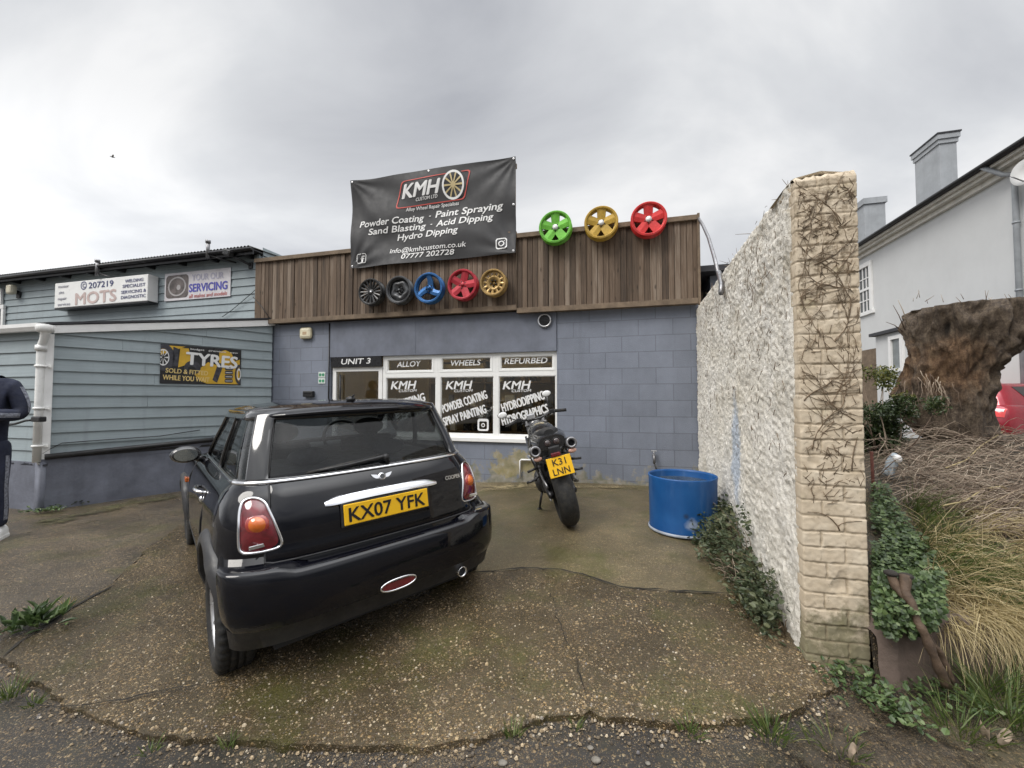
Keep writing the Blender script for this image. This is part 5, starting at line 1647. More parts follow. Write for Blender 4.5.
for i in range(len(rings) - 1):
    for j in range(n):
        j2 = (j + 1) % n
        fs.append((i * n + j, (i + 1) * n + j, (i + 1) * n + j2, i * n + j2))
mb.add(vs, fs, True)
# closed underneath and at the belt line, fan from a centre line point
cb = len(mb.v); mb.v += [(1.2, 0, .20), (.8, 0, .985)]
for j in range(n):
    j2 = (j + 1) % n; b0 = (len(rings) - 1) * n
    mb.f += [(j, j2, cb), (b0 + j2, b0 + j, cb + 1)]; mb.m += [0, 0]; mb.sm += [False, False]
body = mb.build('body', [M['navy']], mini)
bm = bmesh.new(); bm.from_mesh(body.data); bmesh.ops.recalc_face_normals(bm, faces=bm.faces[:]); bm.to_mesh(body.data); bm.free()
body.parent = None
cut = []
WB, RT, TRK = 2.467, .302, .735
for x in (0, WB):
    for sg in (1, -1):
        c = MB(); c.lathe([(0, -.2), (.352, -.2), (.352, .2), (0, .2)], Matrix.Translation((x, sg * .80, RT + .005)) @ MX, 48)
        o = c.build('cutter', M['interior'])
        bm = bmesh.new(); bm.from_mesh(o.data); bmesh.ops.remove_doubles(bm, verts=bm.verts[:], dist=1e-5); bmesh.ops.recalc_face_normals(bm, faces=bm.faces[:]); bm.to_mesh(o.data); bm.free()
        cut.append(o)
boolean_cut(body, cut)
body.parent = mini
body.data.materials.clear(); body.data.materials.append(M['navy'])
body.data.polygons.foreach_set('material_index', [0] * len(body.data.polygons))
bm = bmesh.new(); bm.from_mesh(body.data)
for e in bm.edges:
    if len(e.link_faces) == 2 and e.calc_face_angle(0) > R(32): e.smooth = False
bm.to_mesh(body.data); bm.free()
# wheel arch linings and trims
for x in (0, WB):
    for sg in (1, -1):
        mb = MB()
        pts = []
        for k in range(0, 41):
            a = R(-22 + 224 * k / 40)
            row = []
            for r_, of in ((.340, -.03), (.342, .018), (.352, .026), (.400, .022), (.418, .006), (.420, -.01)):
                px_, pz_ = x + r_ * math.cos(a), RT + .005 + r_ * math.sin(a)
                pz_ = max(pz_, .19)
                yy = SB.side(px_, pz_) + of
                row.append(Vector((px_, yy * sg, pz_)))
            pts.append(row)
        mb.grid(lambda i, j: pts[j][i], 6, 41)
        mb.build('wheel_arch_trim', M['trim_grey'], mini, 40)
for sg in (1, -1):
    mb = MB()
    def sf(i, j):
        x = .40 + (WB - .80) * i / 20; q = ((.335, .004), (.325, .016), (.26, .016), (.20, -.02))[j]
        return Vector((x, (SB.side(x, max(.24, q[0])) + q[1]) * sg, q[0]))
    mb.grid(sf, 21, 4); mb.build('sill_trim', M['trim_grey'], mini, 40)
mb = MB(); mb.box(-.42, 2.9, -.60, .60, .16, .21)
mb.tube([(-.3, .0, .2), (-.38, -.3, .2)], .04, 8); mb.build('underbody', M['interior'], mini)

# rear bumper: stands proud of the body, with a shelf on top
def bump_prof(y):
    dip = .028 * math.exp(-(max(0, abs(y) - .50) / .06) ** 2) if abs(y) > .50 else .028
    return [(.205, .06), (.225, -.02), (.325, -.066), (.332, -.082), (.38, -.088), (.46, -.090), (.545, -.089), (.594 - dip, -.084), (.607 - dip, -.072), (.612 - dip, -.04), (.613 - dip, .012)]
ys = [(.835 * math.sin(PI / 2 * k / 34)) for k in range(-34, 35)]
SQ = Shell([(z, a, .335, b_, c, d) for z, a, A_, b_, c, d in SB.tab], 4.6)
mb = MB()
def bf(i, j):
    # follow the corner round: rear quarter to the wheel arch
    t = i / 68 * 2 - 1
    prf = None
    c = ('r', min(1.0, abs(t) * .80))
    zq = .5
    x, y = SQ.col(c, .5)
    pr = bump_prof(y)[j]
    x, y = (SB if j == 10 else SQ).col(c, max(.30, pr[0]))
    nx, ny = -math.cos(abs(t) * PI / 2), math.sin(abs(t) * PI / 2)
    k = 1 if abs(t) < .8 else 1 - .75 * (abs(t) - .8) / .2
    o = -pr[1] * k
    if j == 0: o = -pr[1]
    return Vector((x + nx * o, (y + ny * o * .35) * (1 if t >= 0 else -1), pr[0]))
mb.grid(bf, 69, 11)
# lower black valance rows get the trim material
bumper = mb.build('rear_bumper', [M['navy'], M['trim_grey']], mini, 50)
for p in bumper.data.polygons:
    if p.center.z < .329: p.material_index = 1
def bx(y, z):
    """x of the bumper skin"""
    return SB.rear(y, z) - .085
# fog lamp
fg = bpy.data.objects.new('fog_lamp', None); COL.objects.link(fg); fg.parent = mini
FZ = .355
oc = [(.108 * math.cos(a) * (1 if abs(math.cos(a)) < .99 else 1), .030 * math.sin(a)) for a in [2 * PI * k / 36 for k in range(36)]]
oc = [(math.copysign(abs(p[0]) ** .8 * .108 ** .2, p[0]), p[1]) for p in oc]
mb = MB(); mb.tube([Vector((SB.rear(p[0], FZ) - .090, p[0], FZ + p[1])) for p in oc], .0052, 8, closed=True); mb.build('surround', M['chrome'], fg)
mb = MB(); q = [Vector((SB.rear(p[0], FZ) - .089, p[0] * .93, FZ + p[1] * .8)) for p in oc]; mb.prism(q, (.03, 0, 0)); mb.build('lens', M['lamp_red'], fg)
# exhaust
mb = MB(); mb.lathe([(.026, .0), (.027, .16), (.034, .165), (.0345, -.005), (.031, -.008), (.026, 0)], Matrix.Translation((-.56, -.46, .262)) @ Matrix.Rotation(R(90), 4, 'Y'), 24)
mb.build('exhaust', M['chrome'], mini)
mb = MB(); mb.lathe([(0, .03), (.028, .03)], Matrix.Translation((-.56, -.46, .262)) @ Matrix.Rotation(R(90), 4, 'Y'), 24); mb.build('exhaust_bore', M['interior'], mini)

# tailgate panel
tg = MB()
TY = .62
def tgf(i, j):
    zs_ = [.605, .612, .66, .70, .74, .78, .82, .86, .90, .93, .955, .972]
    z = zs_[j]
    w = TY + .015 - .05 * (z - .6) / .37
    t = i / 40 * 2 - 1
    y = w * math.copysign(abs(t) ** .9, t)
    e = min(1, (1 - abs(t)) * 12)
    off = .012 * min(1, e + .15) 
    if j in (0,): off = -.01
    # number plate recess and swell
    return SB.rp(y, z, off)
tg.grid(tgf, 41, 12)
tailgate = tg.build('tailgate', M['navy'], mini)
mb = MB()
gap = [SB.rp(math.copysign(TY + .017 - .05 * (z - .6) / .37, s_), z, .004) for s_, zz in ((1, [.975, .93, .88, .82, .76, .70, .65, .615]),) for z in zz]
gl_ = gap + [SB.rp(y, .607, .008) for y in (.6, .5, .3, 0, -.3, -.5, -.6)] + [Vector((p.x, -p.y, p.z)) for p in gap[::-1]]
mb.tube(gl_, .0055, 6); mb.build('shut_line', M['interior'], tailgate)
# number plate, chrome grip and badges
PT = math.atan2(.02, .11)
def rear_frame(y, z, off, tilt):
    p = SB.rp(y, z, off)
    zx = Vector((math.sin(tilt), 0, math.cos(tilt)))      # up, leaning forward
    xx = Vector((0, -1, 0))                               # to the right as seen from behind
    yy = zx.cross(xx)
    return frame(p, xx, yy, zx)
PM = rear_frame(0, .775, .028, R(8))
np_ = MB(); np_.box(-.262, .262, -.006, .004, -.057, .057, bev=.004); np_ = np_.build('number_plate', M['plate_yellow'], tailgate); np_.matrix_local = PM
mb = MB()
letters(mb, 'KX07 YFK', -.235, -.039, .235, -.039, .079, -.0072, 0, .03, None, None, 1.0); l_ = mb.build('lettering', M['plate_black'], np_)
mb = MB()
mb.box(-.275, .275, .002, .02, -.068, .066, bev=.006); o = mb.build('plate_holder', M['black_plastic'], tailgate); o.matrix_local = PM
GM = rear_frame(0, .855, .024, R(40))
mb = MB()
k_ = 28
vs = []
for i in range(k_ + 1):
    t = i / k_ * 2 - 1
    x = .35 * t
    hh = .029 * (1 - abs(t) ** 10 * .5); yb = .025 * abs(t) ** 3
    for (yy, zz) in ((.012, -1.0), (-.010, -.92), (-.015, -.3), (-.012, .5), (-.004, 1.0), (.014, .95)):
        vs.append((x, yy + yb, hh * zz + (.004 * (1 - t * t))))
mb.add(vs, [(i * 6 + j, i * 6 + (j + 1) % 6, (i + 1) * 6 + (j + 1) % 6, (i + 1) * 6 + j) for i in range(k_) for j in range(6)] + [tuple(range(6)), tuple(k_ * 6 + j for j in range(6))[::-1]], True)
o = mb.build('chrome_grip', M['chrome'], tailgate, 50); o.matrix_local = GM
BM_ = rear_frame(0, .935, .012, R(28)) @ Matrix.Scale(.68, 4)
mb = MB()
wing = [(.03, .014), (.05, .022), (.098, .030), (.088, .012), (.078, .0), (.06, -.012), (.03, -.016)]
for sg in (1, -1):
    P = [Vector((sg * x, -.004, z)) for x, z in wing]
    mb.prism(P if sg > 0 else P[::-1], (0, .006, 0))
mb.lathe([(0, .009), (.020, .009), (.024, .006), (.034, .006), (.036, 0)], MX, 28)
o = mb.build('badge', M['chrome'], tailgate); o.matrix_local = BM_
mb = MB(); flat_poly(mb, circ(0, 0, .023), -.0095); o = mb.build('badge_centre', M['gloss_black'], tailgate); o.matrix_local = BM_
CM_ = rear_frame(-.49, .855, .0175, R(10))
th_ = math.atan2(SB.rear(-.56, .855) - SB.rear(-.42, .855), .14)
CM_ = CM_ @ Matrix.Rotation(th_, 4, 'Z')
mb = MB(); letters(mb, 'COOPER', -.068, -.012, .068, -.012, .026, -.002, 0, .03); o = mb.build('model_lettering', M['chrome'], tailgate); o.matrix_local = CM_

# tail lamps
def lamp_outline(sg, s=1.0):
    base = [(.725, .668), (.735, .70), (.732, .80), (.722, .875), (.705, .915), (.675, .932), (.640, .928), (.612, .905), (.596, .86), (.572, .78), (.552, .71), (.552, .682), (.572, .666), (.64, .658), (.70, .658)]
    cy, cz = .65, .79
    s = s * .93
    pts = []
    m_ = len(base)
    for i in range(m_):
        p0, p1, p2, p3 = base[i - 1], base[i], base[(i + 1) % m_], base[(i + 2) % m_]
        for t in (0, .33, .66):
            q = [.5 * (2 * p1[k] + (p2[k] - p0[k]) * t + (2 * p0[k] - 5 * p1[k] + 4 * p2[k] - p3[k]) * t * t + (3 * p1[k] - p0[k] - 3 * p2[k] + p3[k]) * t ** 3) for k in (0, 1)]
            pts.append((cy + (q[0] - cy) * s, cz + (q[1] - cz) * s))
    return [(sg * p[0], p[1]) for p in pts]
for sg in (1, -1):
    t = bpy.data.objects.new('tail_light', None); COL.objects.link(t); t.parent = mini
    ol = lamp_outline(sg)
    mb = MB(); mb.tube([SB.rp(p[0], p[1],   .008) for p in ol], .0078, 8, closed=True, flat=1.0); mb.build('chrome_ring', M['chrome'], t)
    mb = MB()
    rn = [[SB.rp(p[0], p[1], .004 + .020 * (1 - s ** 2.5)) for p in lamp_outline(sg, s)] for s in (.97, .85, .65, .4, .15)]
    k_ = len(rn[0]); vs = [p for r_ in rn for p in r_] + [SB.rp(sg * .65, .79, .024)]
    fs = [(i * k_ + j, i * k_ + (j + 1) % k_, (i + 1) * k_ + (j + 1) % k_, (i + 1) * k_ + j) for i in range(4) for j in range(k_)] + [(4 * k_ + j, 4 * k_ + (j + 1) % k_, 5 * k_) for j in range(k_)]
    mb.add(vs, fs, True); ln = mb.build('lens', M['lamp_red'], t)
    def disc(cy, cz, r, h, mat, name):
        mb = MB(); rn = [[SB.rp(cy + r * s * math.cos(2 * PI * k / 24), cz + r * s * math.sin(2 * PI * k / 24), .019 + h * (1 - s * s)) for k in range(24)] for s in (1.0, .97, .8, .5, .2)]
        rn[0] = [SB.rp(cy + r * math.cos(2 * PI * k / 24), cz + r * math.sin(2 * PI * k / 24), .010) for k in range(24)]
        mb.add([p for q in rn for p in q], [(i * 24 + j, i * 24 + (j + 1) % 24, (i + 1) * 24 + (j + 1) % 24, (i + 1) * 24 + j) for i in range(4) for j in range(24)] + [tuple(96 + j for j in range(24))], True)
        return mb.build(name, mat, t)
    disc(sg * .652, .800, .049, .010, simple('dark red reflector', (.30, .03, .02), .2, coat=1), 'reflector')
    disc(sg * .652, .800, .040, .017, M['lamp_orange'], 'indicator')
    mb = MB(); mb.box(-.05, .05, -.004, .004, -.010, .010, bev=.003); q = SB.rp(sg * .645, .70, .018)
    o = mb.build('reverse_light', M['chrome'], t); o.matrix_local = frame(q, Vector((.2 * sg, -1, 0)).normalized(), Vector((0, -1, 0)).cross(Z) * -1, Z)

# chrome belt line
mb = MB()
pts = []
for c in cols[::-1]:
    if c[0] == 'f': continue
    x, y = SB.col(c, .985); pts.append(Vector((x, y, .987)))
pts2 = pts + [Vector((p.x, -p.y, p.z)) for p in pts[::-1][1:]]
o_pts = []
for i, p in enumerate(pts2):
    o_pts.append(p)
mb.tube(o_pts, .013, 8, cap=True); mb.build('chrome_strip', M['chrome'], mini)

# greenhouse: pillars with openings, glass panes of their own, roof on top
SG = Shell([(.985, -.325, .33, .710, 1.78, .5), (1.05, -.298, .325, .698, 1.66, .5), (1.15, -.25, .32, .676, 1.50, .5), (1.25, -.195, .315, .648, 1.34, .5), (1.33, -.155, .31, .624, 1.25, .5), (1.36, -.14, .31, .612, 1.21, .5)])
RW = .515     # rear window half extent in the rear quarter parameter
sB0, sB1, sD0 = .06, .40, .43; RQ = .72
gcols = shell_cols(20, 40, 14, [('r', RW), ('r', RQ), ('s', sB0), ('s', sB1), ('s', sD0), ('f', .10), ('f', .22)])
gz_ = [.985, 1.0, 1.05, 1.10, 1.15, 1.20, 1.25, 1.312, 1.335, 1.36]
ZG0, ZG1 = 1.0, 1.312
def opening(c0, c1, za, zb):
    if za < ZG0 - 1e-4 or zb > ZG1 + 1e-4: return None
    if c0[0] == 'r' and c1[0] == 'r' and c1[1] <= RW + 1e-6: return 'rear'
    if c0[0] == 'r' and c0[1] >= RQ - 1e-6: return 'quarter'
    if c0[0] == 's' and c1[0] in 'sf':
        if c1[0] == 's' and c1[1] <= sB1 + 1e-6: return 'quarter'
        if c0[1] >= sD0 - 1e-6 and not (c1[0] == 'f' and c1[1] > .10): return 'door'
    if c0[0] == 'f' and c0[1] < .10 - 1e-6: return 'door'
    if c0[0] == 'f' and c0[1] >= .22 - 1e-6: return 'screen'
    return None
pill = MB(); panes = {'rear': MB(), 'screen': MB(), 'quarterL': MB(), 'quarterR': MB(), 'doorL': MB(), 'doorR': MB()}
for sg in (1, -1):
    for j in range(len(gz_) - 1):
        for i in range(len(gcols) - 1):
            a, b = gcols[i], gcols[i + 1]
            q = []
            for c, z in ((a, gz_[j]), (b, gz_[j]), (b, gz_[j + 1]), (a, gz_[j + 1])):
                x, y = SG.col(c, z); q.append(Vector((x, y * sg, z)))
            w_ = opening(a, b, gz_[j], gz_[j + 1])
            if sg > 0: q = q[::-1]
            if w_ is None: pill.add(q, [(0, 1, 2, 3)], True)
            else:
                key = w_ if w_ in panes else w_ + ('L' if sg > 0 else 'R')
                panes[key].add(q, [(0, 1, 2, 3)], True)
def weld(o, d=1e-4):
    bm = bmesh.new(); bm.from_mesh(o.data); bmesh.ops.remove_doubles(bm, verts=bm.verts[:], dist=d); bmesh.ops.recalc_face_normals(bm, faces=bm.faces[:]); bm.to_mesh(o.data); bm.free()
    return o
po = weld(pill.build('pillars', M['gloss_black'], mini))
sm_ = po.modifiers.new('thickness', 'SOLIDIFY'); sm_.thickness = .02; sm_.offset = 1
for k, p in panes.items():
    o = weld(p.build({'rear': 'rear_window', 'screen': 'windscreen'}.get(k, 'side_window'), M['car_glass'], mini))
# black rubber and frame lines round the openings
mb = MB()
def gcurve(cs, zs): 
    return [Vector((SG.col(c, z)[0], SG.col(c, z)[1], z)) for c, z in zip(cs, zs)]
rc = [c for c in gcols if c[0] == 'r' and c[1] <= RW + 1e-6]
for sg in (1, -1):
    fl_ = lambda L: [Vector((p.x, p.y * sg, p.z)) for p in L]
    mb.tube(fl_(gcurve([('r', RW)] * 8, [1.0 + .312 * k / 7 for k in range(8)])), .006, 6)
    mb.tube(fl_(gcurve(rc, [1.0] * len(rc))), .006, 6)
    for s0 in (('r', RQ), ('s', sB1), ('s', sD0)): mb.tube(fl_(gcurve([s0] * 5, [1.0 + .312 * k / 4 for k in range(5)])), .007, 6)
    # white reflective strip on the rear pillar edge is only the gloss of the paint
mb.build('window_seal', M['black_plastic'], mini)

# roof
mb = MB()
rz = [(1.352, 1.0, .0), (1.366, 1.012, .012), (1.380, .985, 0), (1.398, .90, 0), (1.412, .72, 0), (1.420, .45, 0), (1.423, .0, 0)]
xr, A, b_, xf, F_ = SG.at(1.36)
mid = (xr + xf) / 2
rc_ = shell_cols(16, 24, 12)
ringsR = []
for z, k, o in rz:
    r_ = []
    for sg in (1, -1):
        h_ = []
        for c in rc_:
            x, y = SG.col(c, 1.36)
            kx = 1 - (1 - k) * .8 if k > .3 else k * 1.2
            xx = mid + (x - mid) * (k if k <= 1 else 1 + o)
            # flat along the length: crown falls to the tail and the screen
            zz = z - .030 * max(0, (mid - xx) / (mid - xr)) ** 2.2 * (z - 1.352) / .08 - .035 * max(0, (xx - mid) / (xf - mid)) ** 2 * (z - 1.352) / .08
            h_.append(Vector((xx, y * sg * k, zz)))
        r_ += h_ if sg > 0 else h_[::-1][1:-1]
    ringsR.append(r_)
n = len(ringsR[0])
vs = [p for r_ in ringsR for p in r_]
mb.add(vs, [(i * n + j, (i + 1) * n + j, (i + 1) * n + (j + 1) % n, i * n + (j + 1) % n) for i in range(len(rz) - 1) for j in range(n)], True)
mb.add(ringsR[0], [tuple(range(n))], False)
rfo = weld(mb.build('roof', M['navy'], mini), 1e-3)
# spoiler over the rear window
mb = MB()
def spf(i, j):
    t = i / 30 * 2 - 1
    y = .565 * t
    base = SG.rear(min(.575, abs(y)), 1.34)
    k = 1 - .85 * abs(t) ** 5
    P = [(base + .10, 1.402 - .04 * abs(t) ** 2.5), (base + .02, 1.393 - .035 * abs(t) ** 2.5), (base - .075 * k, 1.372 - .028 * abs(t) ** 3), (base - .10 * k, 1.357 - .02 * abs(t) ** 3), (base - .10 * k, 1.344 - .012 * abs(t) ** 3), (base - .085 * k, 1.335 - .008 * abs(t) ** 3), (base + .0, 1.318), (base + .04, 1.322)][j]
    return Vector((P[0], y, P[1]))
mb.grid(spf, 31, 8); sp_ = mb.build('spoiler', M['navy'], rfo, 45)
mb = MB()
mb.sphere((.10, 0, 1.42), (.045, .032, .022), 14, 8); mb.tube([(.10, 0, 1.425), (.03, 0, 1.45)], [.009, .004], 8)
mb.build('antenna', M['black_plastic'], rfo)
# gutter along the roof edge
mb = MB()
for sg in (1, -1):
    L = []
    for c in gcols:
        if c[0] == 'f' and c[1] > .25: continue
        if c[0] == 'r' and c[1] < .7: continue
        x, y = SG.col(c, 1.345); L.append(Vector((x, (y + .006) * sg, 1.342)))
    mb.tube(L, .011, 6)
mb.build('drip_rail', M['dark_metal'], rfo)
# wiper
wp = bpy.data.objects.new('rear_wiper', None); COL.objects.link(wp); wp.parent = mini
def rg(y, z, o): return Vector((SG.rear(y, z) - o, y, z))
mb = MB()
mb.tube([rg(-.07, 1.01, .02), rg(-.06, 1.055, .035), rg(-.02, 1.05, .04), rg(.18, 1.03, .03), rg(.34, 1.02, .022)], [.016, .016, .013, .009, .006], 8)
mb.sphere(rg(-.055, 1.045, .03), .024, 10, 8)
mb.build('arm', M['black_plastic'], wp)
mb = MB(); mb.tube([rg(-.03, 1.058, .014), rg(.12, 1.042, .012), rg(.40, 1.012, .012)], .009, 6); mb.build('blade', M['rubber'], wp)
# wing mirrors
for sg in (1, -1):
    mr = bpy.data.objects.new('wing_mirror', None); COL.objects.link(mr); mr.parent = mini
    mr.matrix_local = Matrix.Translation((1.42, sg * .86, 1.01)) @ Matrix.Scale(.82, 4)
    mb = MB(); mb.sphere((0, 0, 0), (.062, .125, .082), 20, 12); mb.tube([(0.02, -.06 * sg, -.04), (.03, -.15 * sg, -.07)], [.03, .035], 10); mb.build('housing', M['gloss_black'], mr)
    mb = MB(); mb.lathe([(0, .064), (.80, .064), (.98, .055), (1.03, .04), (1.0, .02)], Matrix.Rotation(R(-90), 4, 'Y') @ Matrix.Diagonal((.070, .110, 1, 1)), 28); mb.build('rim', M['gloss_black'], mr)
    mb = MB(); mb.lathe([(0, .067), (.84, .067)], Matrix.Rotation(R(-90), 4, 'Y') @ Matrix.Diagonal((.070, .110, 1, 1)), 28)
    mb.build('mirror_glass', simple('mirror glass', (.42, .46, .46), .05, 1, var=.05), mr)
# doors: handle, shut lines, side repeater
for sg in (1, -1):
    d = MB()
    L = [SB.sp(.46, .97, sg, .002), SB.sp(.42, .85, sg, .002), SB.sp(.42, .70, sg, .002), SB.sp(.47, .55, sg, .002), SB.sp(.52, .36, sg, .002)]
    d.tube(L, .0045, 5)
    L = [SB.sp(1.58, .93, sg, .002), SB.sp(1.66, .80, sg, .002), SB.sp(1.66, .55, sg, .002), SB.sp(1.62, .36, sg, .002)]
    d.tube(L, .0045, 5)
    do = d.build('door_line', M['interior'], mini)
    h = MB(); p = SB.sp(.60, .835, sg, .025); q = SB.sp(.78, .84, sg, .025)
    h.tube([SB.sp(.58, .833, sg, -.01), p, (p + q) / 2 + Vector((0, .012 * sg, 0)), q, SB.sp(.80, .842, sg, -.01)], .016, 8, flat=.7)
    h.lathe([(0, .012), (.018, .010), (.022, 0)], Matrix.Translation(SB.sp(.54, .80, sg, 0)) @ Matrix.Rotation(R(-90 * sg), 4, 'X'), 14)
    h.build('door_handle', M['chrome'], mini)
    h = MB(); q = SB.sp(2.02, .72, sg, .004); h.box(q.x - .05, q.x + .05, q.y - .012, q.y + .012, q.z - .022, q.z + .022, bev=.009); h.build('side_repeater', M['lamp_orange'], mini)
# fuel flap line on the right-hand side and interior
it = MB()
it.box(-.1, 1.6, -.62, .62, .986, .989)
it.build('parcel_shelf', M['interior'], mini)
st = MB()
for y in (.34, -.34):
    st.box(.62, .74, y - .22, y + .22, .98, 1.10, bev=.04)
    st.sphere((.64, y, 1.18), (.05, .13, .075), 14, 8); st.tube([(.66, y - .05, 1.08), (.65, y - .05, 1.16)], .008, 6); st.tube([(.66, y + .05, 1.08), (.65, y + .05, 1.16)], .008, 6)
for y in (.28, -.28): st.sphere((.12, y, 1.05), (.05, .13, .06), 14, 8)
st.build('seats', M['seat'], mini)
sw = MB(); sw.tube([Vector((1.28 + .07 * math.sin(2 * PI * k / 24), -.34 + .18 * math.cos(2 * PI * k / 24), 1.04 + .16 * math.sin(2 * PI * k / 24))) for k in range(24)], .016, 8, closed=True); sw.box(1.26, 1.30, -.50, -.18, 1.03, 1.06); sw.build('steering_wheel', M['black_plastic'], mini)
for x in (0, WB):
    for sg in (1, -1): put_wheel(mini, x, sg * TRK, RT - .035, RT + .010, .185, .198, 11, M['silver'], sg > 0)

# ---------------------------------------------------------------- the red car beyond the stump
m, nt, bs = new_mat('metallic red paint')
o_ = coord(nt)
setc(nt, bs, ramp(nt, nz(nt, o_, 3, 5), [(.3, (.26, .008, .02)), (.7, (.36, .012, .03))]))
bs.inputs['Roughness'].default_value = .2; bs.inputs['Coat Weight'].default_value = 1; bs.inputs['Metallic'].default_value = .25
M['red_car'] = m
RX = Vector((10.42, 9.0, 0))
rh = R(-84)
rfw = Vector((-math.sin(rh), math.cos(rh), 0)); rlf = Vector((-math.cos(rh), -math.sin(rh), 0))
red = thing('parked_car', 'red car parked beyond the big tree stump', 'car', frame(RX + Z * .04, rfw, rlf, Z))
SR = Shell([(.22, -.60, .4, .80, 3.2, .5), (.35, -.76, .42, .90, 3.45, .6), (.55, -.80, .42, .92, 3.5, .65), (.75, -.76, .40, .92, 3.4, .7), (.90, -.72, .38, .90, 3.0, .8), (.98, -.68, .36, .86, 2.5, .8), (1.02, -.65, .35, .83, 2.2, .7)])
SRG = Shell([(1.02, -.655, .38, .82, 2.1, .6), (1.2, -.60, .36, .75, 1.75, .6), (1.4, -.50, .34, .66, 1.3, .6), (1.45, -.45, .34, .63, 1.15, .6)])
def loft(sh, zl, cols, cap_top=None):
    rings = []
    for z in zl:
        L = half_ring(sh, cols, z, 1); r_ = half_ring(sh, cols, z, -1); rings.append(L + r_[::-1][1:-1])
    n = len(rings[0]); mb = MB()
    mb.add([p for r_ in rings for p in r_], [(i * n + j, i * n + (j + 1) % n, (i + 1) * n + (j + 1) % n, (i + 1) * n + j) for i in range(len(rings) - 1) for j in range(n)], True)
    if cap_top is not None:
        o = (len(rings) - 1) * n; mb.v.append(cap_top); c = len(mb.v) - 1
        for j in range(n): mb.f.append((o + j, o + (j + 1) % n, c)); mb.m.append(0); mb.sm.append(True)
    return mb
rb = loft(SR, [.22, .30, .42, .55, .70, .82, .90, .95, .98, 1.02], cols, (1.0, 0, 1.03)).build('body', M['red_car'], red)
loft(SRG, [1.02, 1.1, 1.2, 1.3, 1.4, 1.45], cols, (.4, 0, 1.52)).build('roof', M['red_car'], red)
for sg in (1, -1):
    mb = MB(); 
    def wv(i, j):
        x = .0 + 1.55 * i / 12 - .25 * j / 6; z = 1.06 + .34 * j / 6
        return SRG.sp(x + .1, z, sg, .006)
    mb.grid(wv, 13, 7); mb.build('side_window', M['gloss_black'], red)
    mb = MB()
    def lv(i, j):
        y = (.60 + .24 * i / 8) * sg; z = .80 + .17 * j / 5 - .03 * i / 8
        return SR.rp(y, z, .012)
    mb.grid(lv, 9, 6); tl = mb.build('tail_light', simple('bright red lens', (.65, .02, .02), .15, coat=1), red)
    mb = MB()
    def lv2(i, j):
        y = (.62 + .2 * i / 6) * sg; z = .915 + .045 * j / 3 - .03 * i / 6
        return SR.rp(y, z, .018)
    mb.grid(lv2, 7, 4); mb.build('reverse_light', M['white_vinyl'], tl)
mb = MB(); mb.grid(lambda i, j: SRG.rp(-.50 + 1.0 * i / 14, 1.07 + .32 * j / 6, .006), 15, 7); mb.build('rear_window', M['gloss_black'], red)
mb = MB(); mb.grid(lambda i, j: SR.rp(-.86 + 1.72 * i / 30, .30 + .26 * j / 4, .03), 31, 5); mb.build('rear_bumper', M['red_car'], red)
PMr = frame(SR.rp(0, .70, .02), Vector((0, -1, 0)), Vector((1, 0, 0)), Z)
mb = MB(); mb.box(-.26, .26, -.006, .006, -.055, .055, bev=.004); o = mb.build('number_plate', M['plate_yellow'], red); o.matrix_local = PMr
for x in (0, 2.7):
    for sg in (1, -1): put_wheel(red, x, sg * .80, .33, .33, .21, .22, 10, M['silver'], sg > 0)
# ================================================================= motorcycle
BK = gpix(571, 531)
bh = R(2.0); blean = R(-14.5)
bfw = Vector((-math.sin(bh), math.cos(bh), 0)); blf = Vector((-math.cos(bh), -math.sin(bh), 0))
lf2 = blf * math.cos(blean) + Z * math.sin(blean); up2 = Z * math.cos(blean) - blf * math.sin(blean)
# the tyre touches the ground a little in front of its rearmost visible edge
BP = Vector((BK.x + .02, BK.y + .14, 0)); BP.z = gz(BP.x, BP.y) + .012
bike = thing('motorcycle', 'black motorcycle with yellow plate K31 LNN and twin high silencers', 'motorcycle', frame(BP, bfw, lf2, up2))
M['bike_black'] = simple('black bike paint', (.012, .012, .013), .22, var=.3, coat=.8)
M['alu'] = simple('dull aluminium', (.35, .35, .36), .4, .8, var=.25, scale=25, dirt=(.06, .05, .04), dirt_amt=.6)
M['engine'] = simple('dirty engine metal', (.07, .07, .072), .5, .6, var=.4, scale=30, dirt=(.05, .04, .03))
M['pink_lens'] = simple('faded indicator lens', (.72, .42, .33), .25, var=.15, coat=.5)
def bike_wheel(x, r, w, spokes):
    t = bpy.data.objects.new('wheel', None); COL.objects.link(t); t.parent = bike; t.location = (x, 0, r)
    mb = MB()
    prof = []
    for k in range(-10, 11):
        a = R(k * 8.2); prof.append((r - .075 * (1 - math.cos(a)) * (1.2), w / 2 * math.sin(a) / math.sin(R(82))))
    rim = r - .105
    prof = [(rim, -w * .36)] + prof + [(rim, w * .36)]
    def mod(i, j):
        k = i - 11
        return -.004 if (abs(k) > 1 and abs(k) < 9 and (j * 1 + abs(k) * 2) % 9 == 0) else 0
    mb.lathe(prof, Matrix.Rotation(R(90), 4, 'X'), 126, mod); mb.build('tyre', M['rubber'], t)
    mb = MB(); MXr = Matrix.Rotation(R(90), 4, 'X')
    mb.lathe([(rim + .005, -w * .36), (rim - .02, -w * .3), (rim - .02, w * .3), (rim + .005, w * .36)], MXr, 40)
    for k in range(spokes):
        a = 2 * PI * k / spokes; d = Vector((math.cos(a), 0, math.sin(a)))
        mb.tube([d * .03, d * (rim - .01)], [.028, .018], 8)
    mb.lathe([(0, -.07), (.05, -.07), (.05, .07), (0, .07)], MXr, 20)
    mb.build('rim', M['bike_black'], t)
    mb = MB(); mb.lathe([(.05, .06), (.12, .06), (.12, .066), (.05, .066)], MXr, 30, closed=True); mb.build('brake_disc', M['alu'], t)
